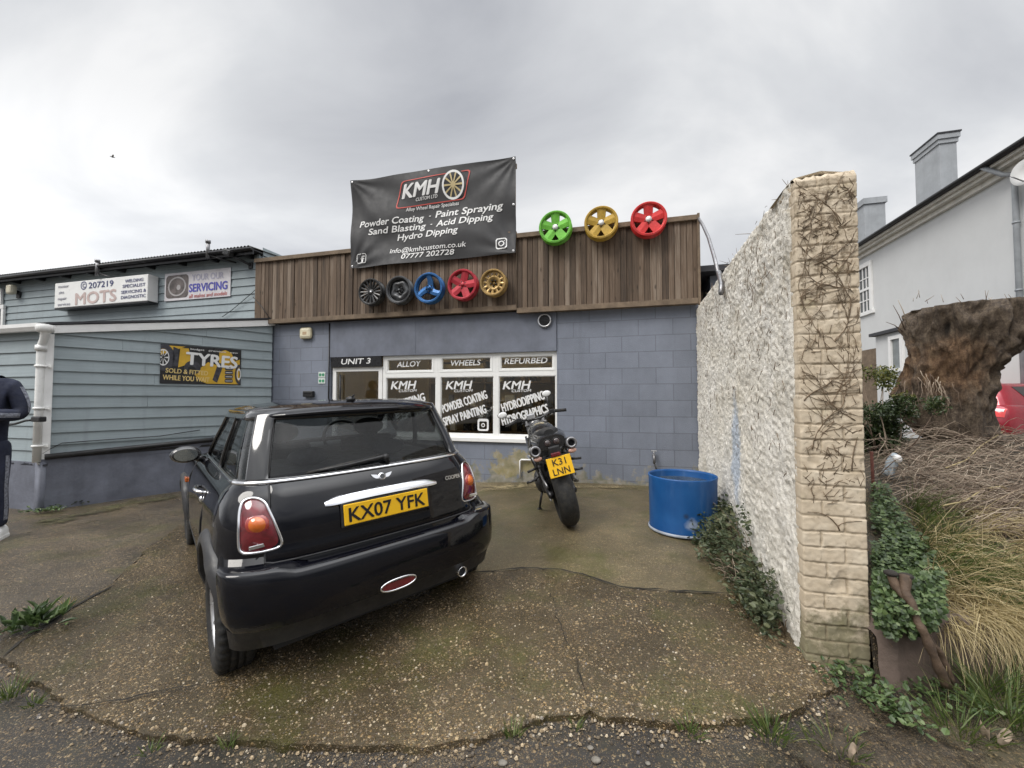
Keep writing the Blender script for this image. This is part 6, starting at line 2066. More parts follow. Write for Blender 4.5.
bike_wheel(0, .315, .185, 5); bike_wheel(1.43, .30, .12, 5)
mb = MB()
for y in (.115, -.115): mb.tube([(0, y, .315), (.15, y, .33), (.34, y, .37), (.52, y * .8, .40)], [.03, .035, .04, .045], 8)
mb.tube([(.30, .12, .37), (.30, -.12, .37)], .035, 8)
mb.build('swingarm', M['dark_metal'], bike)
mb = MB(); mb.box(.40, .86, -.17, .17, .24, .58, bev=.04); mb.box(.60, .86, -.13, .13, .55, .72, bev=.03); mb.sphere((.55, .17, .36), (.12, .05, .12), 14, 8); mb.sphere((.62, -.18, .36), (.13, .05, .13), 14, 8)
for k in range(6): mb.box(.60, .88, -.15, .15, .58 + .02 * k, .587 + .02 * k)
mb.build('engine', M['engine'], bike)
mb = MB()
for y in (.14, -.14):
    mb.tube([(.50, y, .45), (.70, y * 1.3, .66), (.95, y * .8, .84), (1.05, y * .2, .90)], .028, 8)
    mb.tube([(.55, y * .8, .62), (.25, y * .7, .74), (-.05, y * .55, .80)], .018, 8)
mb.build('frame_tubes', M['bike_black'], bike)
mb = MB()
def tank(i, j):
    t = i / 12; a = 2 * PI * j / 16
    w = .135 * math.sin(PI * min(1, .25 + .75 * t)) ** .5 + .02; h = .11 * math.sin(PI * (.15 + .75 * t)) ** .6
    return Vector((.48 + .50 * t, w * math.cos(a), .86 + .05 * t + h * math.sin(a)))
mb.grid(tank, 13, 17); mb.build('fuel_tank', M['bike_black'], bike)
mb = MB()
def seat(i, j):
    t = i / 14; a = 2 * PI * j / 16
    x = -.16 + .72 * t
    w = lerp(t, [(0, .05), (.12, .10), (.35, .125), (.7, .115), (1, .08)]); zc_ = lerp(t, [(0, .925), (.2, .935), (.5, .90), (.75, .83), (1, .83)])
    return Vector((x, w * math.copysign(abs(math.cos(a)) ** .7, math.cos(a)), zc_ + .045 * math.sin(a)))
mb.grid(seat, 15, 17); mb.add([seat(0, j) for j in range(16)], [tuple(range(16))], False); mb.build('seat', M['black_plastic'], bike)
# tail unit with two round lamps
mb = MB()
def tail(i, j):
    t = i / 10; a = 2 * PI * j / 24
    w = lerp(t, [(0, .125), (.1, .145), (.5, .175), (1, .15)]); h = lerp(t, [(0, .064), (.1, .078), (.6, .095), (1, .09)])
    ca, sa = math.cos(a), math.sin(a)
    return Vector((-.225 + .55 * t, w * math.copysign(abs(ca) ** .7, ca), .852 + .0 * t + h * math.copysign(abs(sa) ** .8, sa)))
mb.grid(tail, 11, 25); mb.add([tail(0, j) for j in range(24)], [tuple(range(24))], False); tl_ = mb.build('tail_unit', M['bike_black'], bike)
for y in (.042, -.042):
    mb = MB(); mb.lathe([(0, .016), (.022, .013), (.033, .004), (.034, -.01)], Matrix.Translation((-.228, y, .852)) @ Matrix.Rotation(R(-90), 4, 'Y'), 24)
    lo = mb.build('tail_light', simple('dark smoked lamp', (.05, .035, .035), .12, coat=1), tl_)
    mb = MB(); mb.lathe([(.033, .0), (.038, .008), (.041, .004), (.041, -.01)], Matrix.Translation((-.228, y, .852)) @ Matrix.Rotation(R(-90), 4, 'Y'), 24); mb.build('bezel', M['black_plastic'], lo)
# silencers either side of the tail
for y, z in ((.172, .81), (-.172, .81)):
    sil = bpy.data.objects.new('silencer', None); COL.objects.link(sil); sil.parent = bike
    ax = Matrix.Translation((-.25, y, z)) @ Matrix.Rotation(R(90 + 14), 4, 'Y')
    mb = MB(); mb.lathe([(.030, .03), (.046, .01), (.052, .02), (.056, .06), (.058, .44), (.045, .50), (.026, .53)], Matrix.Translation((-.25, y, z)) @ Matrix.Rotation(R(90 + 8), 4, 'Y'), 26); mb.build('can', M['bike_black'], sil)
    mb = MB(); mb.lathe([(.030, .06), (.031, -.004), (.045, -.010), (.052, .0), (.056, .075), (.056, .08)], Matrix.Translation((-.25, y, z)) @ Matrix.Rotation(R(90 + 8), 4, 'Y'), 26); mb.build('end_cap', M['grey_metal'], sil)
    mb = MB(); mb.lathe([(0, .05), (.034, .05)], Matrix.Translation((-.25, y, z)) @ Matrix.Rotation(R(90 + 8), 4, 'Y'), 20); mb.build('bore', M['interior'], sil)
    mb = MB(); mb.tube([(.26, y, z - .07), (.40, y * .8, z - .2), (.52, y * .7, .45), (.50, y * .6, .30)], .024, 8); mb.build('header_pipe', M['alu'], sil)
# plate hanger, plate, indicators
mb = MB(); mb.box(-.26, -.18, -.055, .055, .62, .82, bev=.012); mb.tube([(-.2, 0, .80), (-.05, 0, .84)], .03, 8)
mb.box(-.275, -.255, -.12, .12, .724, .735); 
mb.build('plate_hanger', M['black_plastic'], bike)
mb = MB(); mb.box(-.285, -.262, -.045, .045, .728, .762, bev=.006); mb.build('reflector', M['lamp_red'], bike)
pm = frame(Vector((-.296, 0, .635)), Vector((0, -1, 0)), Vector((.94, 0, .34)).normalized() * 1, Vector((-.34, 0, .94)).normalized() * 1)
# upright of the plate leans back towards the rear wheel
zx = Vector((-.20, 0, -.98)).normalized() * -1; xx = Vector((0, -1, 0)); yy = zx.cross(xx)
pm = frame(Vector((-.290, -.012, .635)), xx, yy, zx)
mb = MB(); mb.box(-.114, .114, -.004, .004, -.089, .089, bev=.003); pl = mb.build('number_plate', M['plate_yellow'], bike); pl.matrix_local = pm
mb = MB(); letters(mb, 'K31', -.062, .012, .062, .012, .062, -.0055, 0, .012, None, None, 1.0); letters(mb, 'LNN', -.078, -.072, .078, -.072, .062, -.0055, 0, .012); mb.build('lettering', M['plate_black'], pl)
for y in (.165, -.165):
    ind = bpy.data.objects.new('indicator', None); COL.objects.link(ind); ind.parent = bike
    mb = MB(); mb.tube([(-.2, y * .4, .735), (-.225, y * .8, .735)], .010, 8); mb.sphere((-.215, y, .735), (.028, .042, .026), 14, 8); mb.build('housing', M['black_plastic'], ind)
    mb = MB(); mb.sphere((-.229, y, .735), (.022, .040, .023), 14, 8); mb.build('lens', M['pink_lens'], ind)
# rear hugger, chain guard, foot pegs and side stand
mb = MB()
def hug(i, j):
    a = R(35 + 100 * i / 14); y = .10 * (j / 6 * 2 - 1)
    rr = .345 - .02 * abs(j / 3 - 1) ** 2
    return Vector((rr * math.cos(a), y, .315 + rr * math.sin(a)))
mb.grid(hug, 15, 7); mb.build('rear_mudguard', M['black_plastic'], bike)
mb = MB()
for y in (.2, -.2):
    mb.tube([(.42, y * .7, .45), (.36, y * 1.15, .43)], .012, 6); mb.tube([(.36, y * 1.0, .43), (.36, y * 1.55, .42)], .014, 8)
    mb.tube([(.10, y * .85, .60), (.10, y * 1.4, .58)], .013, 8); mb.tube([(.20, y * .75, .75), (.10, y * .9, .60), (.30, y * .8, .52)], .011, 6)
mb.build('foot_peg', M['engine'], bike)
mb = MB(); sd = bike.matrix_world.inverted() @ Vector(gpix(540, 509)); mb.tube([(.55, .14, .30), (.42, .22, .17), (sd.x, sd.y, sd.z + .012)], .013, 8); mb.box(sd.x - .04, sd.x + .03, sd.y - .02, sd.y + .03, sd.z, sd.z + .014, bev=.004); mb.build('side_stand', M['dark_metal'], bike)
mb = MB(); mb.tube([(.03, .13, .40), (.2, .14, .44), (.42, .14, .50)], .014, 6, flat=2); mb.tube([(.05, .125, .26), (.45, .125, .30)], .010, 6); mb.build('chain_guard', M['alu'], bike)
mb = MB(); mb.lathe([(0, -.008), (.045, -.008), (.045, .008), (0, .008)], Matrix.Translation((.62, -.235, .38)) @ MX, 20); mb.tube([(.40, -.20, .34), (.45, -.24, .28), (.56, -.22, .26)], .012, 6); mb.tube([(.35, -.22, .40), (.50, -.24, .34)], .01, 6); mb.build('brake_pedal', M['alu'], bike)
# forks, bars, lamp
mb = MB()
for y in (.10, -.10): mb.tube([(1.43, y, .30), (1.30, y, .62), (1.12, y, 1.00)], [.034, .03, .026], 10)
mb.box(1.10, 1.16, -.14, .14, .93, .96, bev=.01); mb.build('fork', M['alu'], bike)
mb = MB()
def mudg(i, j):
    a = R(30 + 130 * i / 12); y = .065 * (j / 6 * 2 - 1); rr = .325 - .02 * abs(j / 3 - 1) ** 2
    return Vector((1.43 + rr * math.cos(a), y, .30 + rr * math.sin(a)))
mb.grid(mudg, 13, 7); mb.build('front_mudguard', M['bike_black'], bike)
mb = MB(); mb.sphere((1.25, 0, .90), (.09, .11, .11), 16, 10); mb.build('headlight', M['bike_black'], bike)
st = R(12)   # steered to the left on its stand
def bar(p): 
    v = Matrix.Rotation(st, 3, 'Z') @ Vector(p); return Vector((v.x + 1.10, v.y, v.z))
hb = bpy.data.objects.new('handlebar', None); COL.objects.link(hb); hb.parent = bike
mb = MB(); mb.tube([bar(p) for p in ((-.12, .37, 1.02), (-.04, .22, 1.05), (0, .08, 1.0), (0, -.08, 1.0), (-.04, -.22, 1.05), (-.12, -.37, 1.02))], .014, 8); mb.build('bar', M['bike_black'], hb)
mb = MB()
for s_ in (1, -1): mb.tube([bar((-.13, .39 * s_, 1.018)), bar((-.075, .26 * s_, 1.04))], .021, 10)
mb.build('grip', M['rubber'], hb)
mb = MB()
for s_ in (1, -1): mb.tube([bar((-.0, .24 * s_, 1.045)), bar((.03, .26 * s_, 1.03)), bar((-.06, .40 * s_, 1.01))], .007, 6); mb.box(*[c for p in zip(bar((-.06, .22 * s_, 1.04)) - Vector((.03, .03, .02)), bar((-.06, .22 * s_, 1.04)) + Vector((.03, .03, .03))) for c in p], bev=.006)
mb.tube([bar((-.02, .2, 1.05)), bar((.05, .15, 1.0)), bar((.1, .05, .86))], .007, 6); mb.tube([bar((-.02, -.2, 1.05)), bar((.06, -.17, 1.02)), bar((.1, -.05, .85))], .007, 6); mb.tube([bar((-.03, -.24, 1.04)), bar((-.16, -.10, 1.03)), bar((.02, -.02, .95))], .006, 6)
mb.build('lever', M['black_plastic'], hb)
mb = MB(); mb.box(*[c for p in zip(bar((-.02, .05, 1.03)) - Vector((.045, .05, .02)), bar((-.02, .05, 1.03)) + Vector((.045, .05, .05))) for c in p], M=None, bev=.012); mb.build('instrument', M['silver'], hb)
for s_, p0_, p1_ in ((-1, (-.03, -.20, 1.05), (-.02, -.225, 1.245)), (1, (-.03, .24, 1.05), (-.04, .40, 1.125))):
    mr = bpy.data.objects.new('mirror', None); COL.objects.link(mr); mr.parent = bike
    a, b = bar(p0_), bar(p1_)
    mb = MB(); mb.tube([a, a.lerp(b, .5) + Vector((.01, 0, .01)), b], .007, 6); mb.sphere(b + Vector((.012, 0, .03)), (.016, .062, .042), 16, 8); mb.build('stem', M['bike_black'], mr)
    mb = MB(); mb.sphere(b + Vector((.0, 0, .03)), (.010, .056, .037), 16, 8); mb.build('mirror_glass', M['white_vinyl'], mr)
mb = MB()
for y in (.16, -.16): mb.grid(lambda i, j: Vector((.72 + .25 * i / 6, (abs(y) + .03 * math.sin(PI * i / 6)) * (1 if y > 0 else -1), .62 + .22 * j / 4)), 7, 5)
mb.build('side_panel', M['bike_black'], bike)

# ================================================================= blue barrel
bf_ = gpix(683, 540); 
rB = .30
dB = Vector((bf_.x, bf_.y, 0)).normalized()
BC = Vector((bf_.x, bf_.y, 0)) + dB * (rB * .97)
BC.z = gz(BC.x, BC.y) + .004
m, nt, bs = new_mat('blue plastic drum')
o_ = coord(nt)
col = ramp(nt, nz(nt, o_, 5, 6), [(.3, (.005, .066, .225)), (.7, (.013, .10, .30))])
sc_ = nz(nt, coord(nt, 'Object', (9, 9, 1.2)), 1, 7, .7)
col = mixc(nt, mth(nt, 'MULTIPLY', ramp(nt, sc_, [(.52, 0.), (.72, 1.)]), .25), col, (.16, .26, .42))
def spot(loc, rad, c, amt):
    global col
    d = nd(nt, 'ShaderNodeVectorMath', {0: nd(nt, 'ShaderNodeMapping', {'Vector': o_, 'Location': tuple(-x for x in loc)}).outputs[0]}, operation='LENGTH').outputs['Value']
    f = ramp(nt, mth(nt, 'ADD', mth(nt, 'DIVIDE', d, rad), mth(nt, 'MULTIPLY', nz(nt, o_, 18, 5), .7)), [(.55, 1.), (1.25, 0.)])
    col = mixc(nt, mth(nt, 'MULTIPLY', f, amt), col, c)
bd = -dB; bs_ = Vector((-bd.y, bd.x, 0))
p = bd * rB - bs_ * -.03 + Z * .19; spot(p, .05, (.02, .03, .06), .8)
p = bd * rB + bs_ * .08 + Z * .12; spot(p, .11, (.36, .42, .52), .75)
setc(nt, bs, col); nt.links.new(ramp(nt, sc_, [(.4, .42), (.7, .7)]), bs.inputs['Roughness'])
bump(nt, bs, nz(nt, o_, 30, 5), .15, .006)
bar_ = thing('barrel', 'cut down blue plastic barrel standing by the foot of the white wall', 'barrel', Matrix.Translation(BC))
HB = .505
mb = MB()
def ov(i, j): return .004 * math.sin(2 * PI * j / 64 * 2 + .5)
mb.lathe([(0, .0), (rB * .95, .0), (rB * .985, .012), (rB * 1.0, .03), (rB * .985, .05), (rB * .99, .2), (rB, HB * .9), (rB * 1.015, HB - .012), (rB * 1.01, HB), (rB * .985, HB), (rB * .975, HB - .02), (rB * .965, .09), (0, .08)], Matrix.Rotation(R(0), 4, 'Z'), 64, ov)
mb.build('drum', m, bar_)
mb = MB(); mb.lathe([(rB * .985, .0), (rB * 1.03, .004), (rB * 1.035, .018), (rB * 1.0, .026)], None, 64, ov); mb.build('base_rim', simple('scuffed grey rim', (.30, .33, .38), .6, var=.3, scale=12), bar_)
mb = MB(); mb.lathe([(0, HB - .07), (rB * .966, HB - .07)], None, 48); mb.build('contents', simple('murky rain water', (.05, .06, .06), .08, var=.3), bar_)

# ================================================================= person at the left edge
def skin_mesh(name, pts, edges, radii, mat, parent, root=0, sub=2):
    me = bpy.data.meshes.new(name); me.from_pydata([tuple(p) for p in pts], edges, []); me.update()
    o = bpy.data.objects.new(name, me); COL.objects.link(o)
    sk = o.modifiers.new('skin', 'SKIN'); sk.use_smooth_shade = True
    for i, v in enumerate(me.skin_vertices[0].data):
        r = radii[i]; v.radius = r if hasattr(r, '__len__') else (r, r); v.use_root = (i == root)
    ss = o.modifiers.new('smooth', 'SUBSURF'); ss.levels = sub; ss.render_levels = sub
    dg = bpy.context.evaluated_depsgraph_get(); dg.update()
    m2 = bpy.data.meshes.new_from_object(o.evaluated_get(dg))
    o.modifiers.clear(); o.data = m2; bpy.data.meshes.remove(me); m2.name = name
    m2.materials.clear(); m2.materials.append(mat)
    m2.polygons.foreach_set('use_smooth', [True] * len(m2.polygons))
    o.parent = parent
    return o
pg = gpix(6, 540)
py_ = pg.y + .03
ph = 1.83
# local frame: x to the person's left, y forward (towards the camera), z up
PFd = Vector((.35, -.94, 0)).normalized(); PL = Vector((-PFd.y, PFd.x, 0)) * 1
PO = Vector((pg.x - .235, pg.y - .04, 0)); PO.z = gz(PO.x, PO.y)
if PL.x < 0: PL = -PL
pers = thing('person', 'person in navy tracksuit and white trainers standing at the left edge', 'person', frame(PO, PL, PFd, Z) @ Matrix.Scale(1.055, 4))
M['navy_cloth'] = simple('navy tracksuit fabric', (.017, .021, .042), .85, var=.3, scale=12, bmp=.5, bscale=18)
M['stripe'] = simple('grey sleeve stripe', (.20, .21, .25), .8, var=.6, scale=45)
pts = {'pel': (0, 0, .98), 'wai': (0, .01, 1.12), 'che': (0, .015, 1.33), 'nek': (0, .0, 1.53), 'hea': (0, .035, 1.63), 'top': (0, .03, 1.76),
       'lsh': (.20, .0, 1.47), 'lel': (.275, .02, 1.19), 'lwr': (.09, .25, 1.20), 'lha': (.03, .30, 1.22), 'rsh': (-.20, .0, 1.47), 'rel': (-.27, .02, 1.19), 'rwr': (-.09, .26, 1.16), 'rha': (-.03, .30, 1.18),
       'lhi': (.10, 0, .93), 'lkn': (.115, .03, .50), 'lan': (.12, -.02, .09), 'lto': (.14, .15, .04), 'rhi': (-.10, 0, .93), 'rkn': (-.13, .03, .50), 'ran': (-.15, -.02, .09), 'rto': (-.19, .15, .04)}
ks = list(pts); ix = {k: i for i, k in enumerate(ks)}
ed = [('pel', 'wai'), ('wai', 'che'), ('che', 'nek'), ('nek', 'hea'), ('hea', 'top'), ('che', 'lsh'), ('lsh', 'lel'), ('lel', 'lwr'), ('lwr', 'lha'), ('che', 'rsh'), ('rsh', 'rel'), ('rel', 'rwr'), ('rwr', 'rha'), ('pel', 'lhi'), ('lhi', 'lkn'), ('lkn', 'lan'), ('lan', 'lto'), ('pel', 'rhi'), ('rhi', 'rkn'), ('rkn', 'ran'), ('ran', 'rto')]
rad = {'pel': (.11, .085), 'wai': (.11, .08), 'che': (.13, .09), 'nek': .052, 'hea': (.078, .098), 'top': (.07, .085), 'lsh': .055, 'lel': .036, 'lwr': .028, 'lha': (.042, .018), 'lhi': .075, 'lkn': .05, 'lan': .036, 'lto': (.042, .028)}
for k in list(rad):
    if k[0] == 'l': rad['r' + k[1:]] = rad[k]
skin_mesh('body', [pts[k] for k in ks], [(ix[a], ix[b]) for a, b in ed], [rad[k] for k in ks], M['skin'], pers)
# hands: palm with five fingers curled round the phone
for s_, w_, h_ in ((1, 'lwr', 'lha'), (-1, 'rwr', 'rha')):
    base = Vector(pts[h_]); d = (base - Vector(pts[w_])).normalized(); side = Vector((0, 0, 1)); inn = d.cross(side).normalized()
    mb = MB()
    for f, (o_f, L_) in enumerate(((.03, .062), (.010, .07), (-.010, .066), (-.028, .052))):
        p = base + side * o_f + d * .015
        mb.tube([p, p + d * L_ * .5 + inn * .006 * s_, p + d * L_ * .75 + inn * .03 * s_, p + d * L_ * .6 + inn * .052 * s_], [.0095, .009, .008, .0065], 8)
    p = base - d * .03 + side * .02
    mb.tube([p, p + side * .03 + inn * .02 * s_, p + side * .035 + d * .03 + inn * .035 * s_], [.012, .010, .008], 8)
    mb.build('hand', M['skin'], pers)
# clothes
tp = {'hip': (0, .0, .74), 'wai': (0, .01, 1.10), 'che': (0, .02, 1.33), 'col': (0, -.01, 1.50), 'hoo': (0, -.055, 1.53), 'lsh': (.205, .0, 1.455), 'lmi': (.262, .0, 1.32), 'lel': (.285, .02, 1.185), 'lfo': (.20, .16, 1.19), 'lcu': (.105, .245, 1.20), 'rsh': (-.205, 0, 1.455), 'rmi': (-.255, 0, 1.32), 'rel': (-.28, .02, 1.185), 'rfo': (-.20, .16, 1.175), 'rcu': (-.105, .25, 1.165)}
ks2 = list(tp); ix2 = {k: i for i, k in enumerate(ks2)}
e2 = [('hip', 'wai'), ('wai', 'che'), ('che', 'col'), ('col', 'hoo'), ('che', 'lsh'), ('lsh', 'lmi'), ('lmi', 'lel'), ('lel', 'lfo'), ('lfo', 'lcu'), ('che', 'rsh'), ('rsh', 'rmi'), ('rmi', 'rel'), ('rel', 'rfo'), ('rfo', 'rcu')]
r2 = {'hip': (.178, .14), 'wai': (.18, .14), 'che': (.195, .145), 'col': (.10, .085), 'hoo': (.13, .075), 'lsh': .088, 'lmi': .078, 'lel': .070, 'lfo': .062, 'lcu': .046}
for k in list(r2):
    if k[0] == 'l': r2['r' + k[1:]] = r2[k]
jk = skin_mesh('hooded_jacket', [tp[k] for k in ks2], [(ix2[a], ix2[b]) for a, b in e2], [r2[k] for k in ks2], M['navy_cloth'], pers)
tr = {'hip': (0, 0, .97), 'lhi': (.10, 0, .88), 'lth': (.115, .015, .68), 'lkn': (.125, .03, .50), 'lca': (.13, .0, .28), 'lan': (.13, -.015, .11), 'rhi': (-.10, 0, .88), 'rth': (-.12, .015, .68), 'rkn': (-.135, .03, .50), 'rca': (-.145, 0, .28), 'ran': (-.155, -.015, .11)}
ks3 = list(tr); ix3 = {k: i for i, k in enumerate(ks3)}
e3 = [('hip', 'lhi'), ('lhi', 'lth'), ('lth', 'lkn'), ('lkn', 'lca'), ('lca', 'lan'), ('hip', 'rhi'), ('rhi', 'rth'), ('rth', 'rkn'), ('rkn', 'rca'), ('rca', 'ran')]
r3 = {'hip': (.13, .105), 'lhi': .115, 'lth': .098, 'lkn': .083, 'lca': .075, 'lan': .058}
for k in list(r3):
    if k[0] == 'l': r3['r' + k[1:]] = r3[k]
skin_mesh('trousers', [tr[k] for k in ks3], [(ix3[a], ix3[b]) for a, b in e3], [r3[k] for k in ks3], M['navy_cloth'], pers)
# stripes down sleeve and leg
from mathutils.bvhtree import BVHTree
def stripe(objname, path, w, name):
    o = [c for c in pers.children if c.name.split('.')[0] == objname][-1]
    bm = bmesh.new(); bm.from_mesh(o.data); bv = BVHTree.FromBMesh(bm); bm.free()
    mb = MB(); rows = []
    for i in range(len(path) - 1):
        for k in range(8):
            p = Vector(path[i][0]).lerp(Vector(path[i + 1][0]), k / 8); out = Vector(path[i][1]).lerp(Vector(path[i + 1][1]), k / 8).normalized()
            t = (Vector(path[i + 1][0]) - Vector(path[i][0])).normalized(); sd_ = t.cross(out).normalized()
            row = []
            for q in (-1, -.33, .33, 1):
                s0 = p + sd_ * w * q + out * .3
                h = bv.ray_cast(s0, -out, .45)
                row.append((h[0] + out * .003) if h[0] is not None else s0 - out * .22)
            rows.append(row)
    mb.grid(lambda i, j: rows[j][i], 4, len(rows)); mb.build(name, M['stripe'], pers)
stripe('hooded_jacket', [((.215, -.0, 1.44), (.9, .1, .35)), ((.262, 0, 1.32), (1, .15, 0)), ((.285, .01, 1.20), (1, .1, -.1))], .024, 'sleeve_stripe')
stripe('hooded_jacket', [((.27, .06, 1.185), (.75, .55, 0)), ((.20, .16, 1.19), (.7, .65, 0)), ((.12, .235, 1.2), (.7, .65, 0))], .022, 'sleeve_stripe')
stripe('trousers', [((.115, .01, .80), (1, .15, 0)), ((.125, .02, .50), (1, .15, 0)), ((.13, -.01, .14), (1, .15, 0))], .02, 'leg_stripe')
for s_ in (1, -1):
    sh = bpy.data.objects.new('trainer', None); COL.objects.link(sh); sh.parent = pers
    sh.matrix_local = Matrix.Translation((.13 * s_ if s_ > 0 else -.155, -.02, 0)) @ Matrix.Rotation(R(-8 if s_ > 0 else 14), 4, 'Z')
    mb = MB()
    def shoe(i, j):
        t = i / 16; a = PI * j / 10
        y = -.09 + .29 * t; w = lerp(t, [(0, .03), (.08, .041), (.35, .043), (.7, .05), (.92, .04), (1, .012)]); h = lerp(t, [(0, .075), (.1, .105), (.3, .11), (.5, .085), (.75, .06), (1, .03)])
        return Vector((w * math.cos(a), y, .026 + h * math.sin(a) ** .7))
    mb.grid(shoe, 17, 11); mb.build('upper', M['white_vinyl'], sh)
    mb = MB(); ol = [(lerp(t, [(0, .03), (.08, .045), (.35, .046), (.7, .054), (.92, .044), (1, .012)]), -.095 + .30 * t) for t in [k / 12 for k in range(13)]]
    mb.prism([(x, y, 0) for x, y in ol] + [(-x, y, 0) for x, y in ol[::-1]], (0, 0, .03)); mb.build('sole', M['white_upvc'], sh)
# head: hair and face
mb = MB()
def hair(i, j):
    a = PI * .62 * j / 10; w = 2 * PI * i / 24
    return Vector((.086 * math.sin(a) * math.cos(w), .02 + .106 * math.sin(a) * math.sin(w) - .012, 1.665 + .125 * math.cos(a) - (0.02 if math.sin(w) < 0 else -.03) * (j / 10)))
mb.grid(hair, 25, 11); mb.build('hair', simple('dark brown hair', (.03, .02, .014), .8), pers)
mb = MB(); mb.tube([(0, .125, 1.68), (0, .148, 1.645), (0, .125, 1.637)], [.008, .014, .012], 8); mb.build('nose', M['skin'], pers)
mb = MB()
for x in (.032, -.032): mb.sphere((x, .115, 1.685), (.014, .012, .009), 10, 6)
mb.build('eyes', M['white_vinyl'], pers)
mb = MB(); mb.sphere((0, .122, 1.605), (.024, .010, .006), 10, 6); mb.build('mouth', simple('lips', (.4, .18, .15), .5), pers)
mb = MB()
for x in (.080, -.080): mb.sphere((x, .02, 1.66), (.012, .024, .034), 10, 8)
mb.build('ears', M['skin'], pers)

# ================================================================= bird in the sky
d_ = ray(112.5, 157); bp = Vector((0, 0, CAMZ)) + d_ * 45
bird = thing('bird', 'small bird flying against the grey clouds', 'bird', Matrix.Translation(bp) @ Matrix.Rotation(R(50), 4, 'Z'))
mb = MB(); mb.tube([(-.22, 0, 0), (-.1, 0, .0), (.05, 0, .01), (.17, 0, .02), (.24, 0, .015)], [.02, .05, .06, .035, .008], 10); mb.build('body', simple('grey feathers', (.2, .2, .2), .8), bird)
for s_ in (1, -1):
    mb = MB(); P = [(.08, .03 * s_, .03), (.10, .22 * s_, .12), (.02, .50 * s_, .10), (-.06, .24 * s_, .10), (-.06, .03 * s_, .03)]
    mb.prism(P if s_ > 0 else P[::-1], (0, 0, .012)); mb.build('wing', simple('white grey wing', (.45, .45, .45), .8), bird)
# ================================================================= vegetation helpers
def leaf_mat(name, stops, rough=.5, trans=.25):
    m, nt, bs = new_mat(name)
    g = nt.nodes.new('ShaderNodeNewGeometry')
    o_ = coord(nt)
    f = mth(nt, 'ADD', mth(nt, 'MULTIPLY', g.outputs['Random Per Island'], .7), mth(nt, 'MULTIPLY', nz(nt, o_, 3, 3), .4))
    col = ramp(nt, f, stops)
    setc(nt, bs, col); bs.inputs['Roughness'].default_value = rough
    tr = nd(nt, 'ShaderNodeBsdfTranslucent', {0: col})
    mx = nd(nt, 'ShaderNodeMixShader', {0: trans, 1: bs.outputs[0], 2: tr.outputs[0]})
    nt.links.new(mx.outputs[0], nt.nodes['Material Output'].inputs[0])
    return m
M['ivy'] = leaf_mat('dark ivy leaf', [(.1, (.012, .022, .008)), (.45, (.028, .048, .014)), (.75, (.05, .075, .022)), (.95, (.09, .11, .04))], .42)
M['green'] = leaf_mat('fresh green leaf', [(.1, (.020, .038, .011)), (.45, (.050, .085, .026)), (.75, (.10, .15, .05)), (1, (.19, .24, .10))], .45)
M['wall_plant'] = leaf_mat('grey green leaf', [(.1, (.024, .036, .016)), (.4, (.055, .075, .035)), (.7, (.10, .12, .06)), (1, (.19, .19, .10))], .5)
M['grass_green'] = leaf_mat('green grass', [(.1, (.03, .055, .010)), (.5, (.075, .115, .025)), (.8, (.13, .16, .045)), (1, (.24, .21, .09))], .5)
M['grass_dry'] = leaf_mat('dry grass', [(.05, (.11, .085, .03)), (.25, (.25, .195, .08)), (.5, (.40, .32, .16)), (.8, (.55, .45, .26)), (1, (.68, .58, .38))], .6)
M['bramble'] = leaf_mat('dead bramble stems', [(.05, (.05, .03, .022)), (.35, (.15, .105, .075)), (.65, (.30, .235, .175)), (1, (.46, .39, .30))], .8, .0)
M['yellowish'] = leaf_mat('yellow green leaf', [(.1, (.06, .07, .015)), (.6, (.14, .15, .035)), (1, (.22, .2, .06))], .5)
rv = random.Random(11)
def rvec(r=rv):
    while True:
        v = Vector((r.uniform(-1, 1), r.uniform(-1, 1), r.uniform(-1, 1)))
        if .05 < v.length < 1: return v.normalized()
def leaf(mb, p, d, n, L, W, lobed=False):
    d = d.normalized(); s = d.cross(n)
    if s.length < 1e-4: return
    s.normalize(); n = s.cross(d).normalized()
    c = n * (-.12 * L)
    if lobed:
        V = [p, p + d * L * .12 + s * W * .62 + c * .4, p + d * L * .42 + s * W * .42, p + d * L * .62 + s * W * .5 + c * .5, p + d * L + c * .8, p + d * L * .62 - s * W * .5 + c * .5, p + d * L * .42 - s * W * .42, p + d * L * .12 - s * W * .62 + c * .4]
        mb.add(V, [(0, 4, 3, 2, 1), (0, 7, 6, 5, 4)], False)
    else:
        V = [p, p + d * L * .3 + s * W * .45 + n * .06 * L, p + d * L * .7 + s * W * .38 + n * .03 * L, p + d * L + c, p + d * L * .7 - s * W * .38 + n * .03 * L, p + d * L * .3 - s * W * .45 + n * .06 * L]
        mb.add(V, [(0, 3, 2, 1), (0, 5, 4, 3)], False)
def blade(mb, p, d, L, w, droop, seg=4, r=rv):
    d = d.normalized(); side = d.cross(Vector((r.uniform(-1, 1), r.uniform(-1, 1), .3)))
    if side.length < .01: return
    side.normalize(); V = []; q = p.copy(); dd = d.copy()
    for i in range(seg + 1):
        ww = w * (1 - (i / seg) ** 1.6) + .0004
        V += [q - side * ww, q + side * ww]
        dd = (dd + Vector((0, 0, -droop / seg)) + rvec(r) * .05).normalized()
        q = q + dd * L / seg
    mb.add(V, [(2 * i, 2 * i + 1, 2 * i + 3, 2 * i + 2) for i in range(seg)], True)
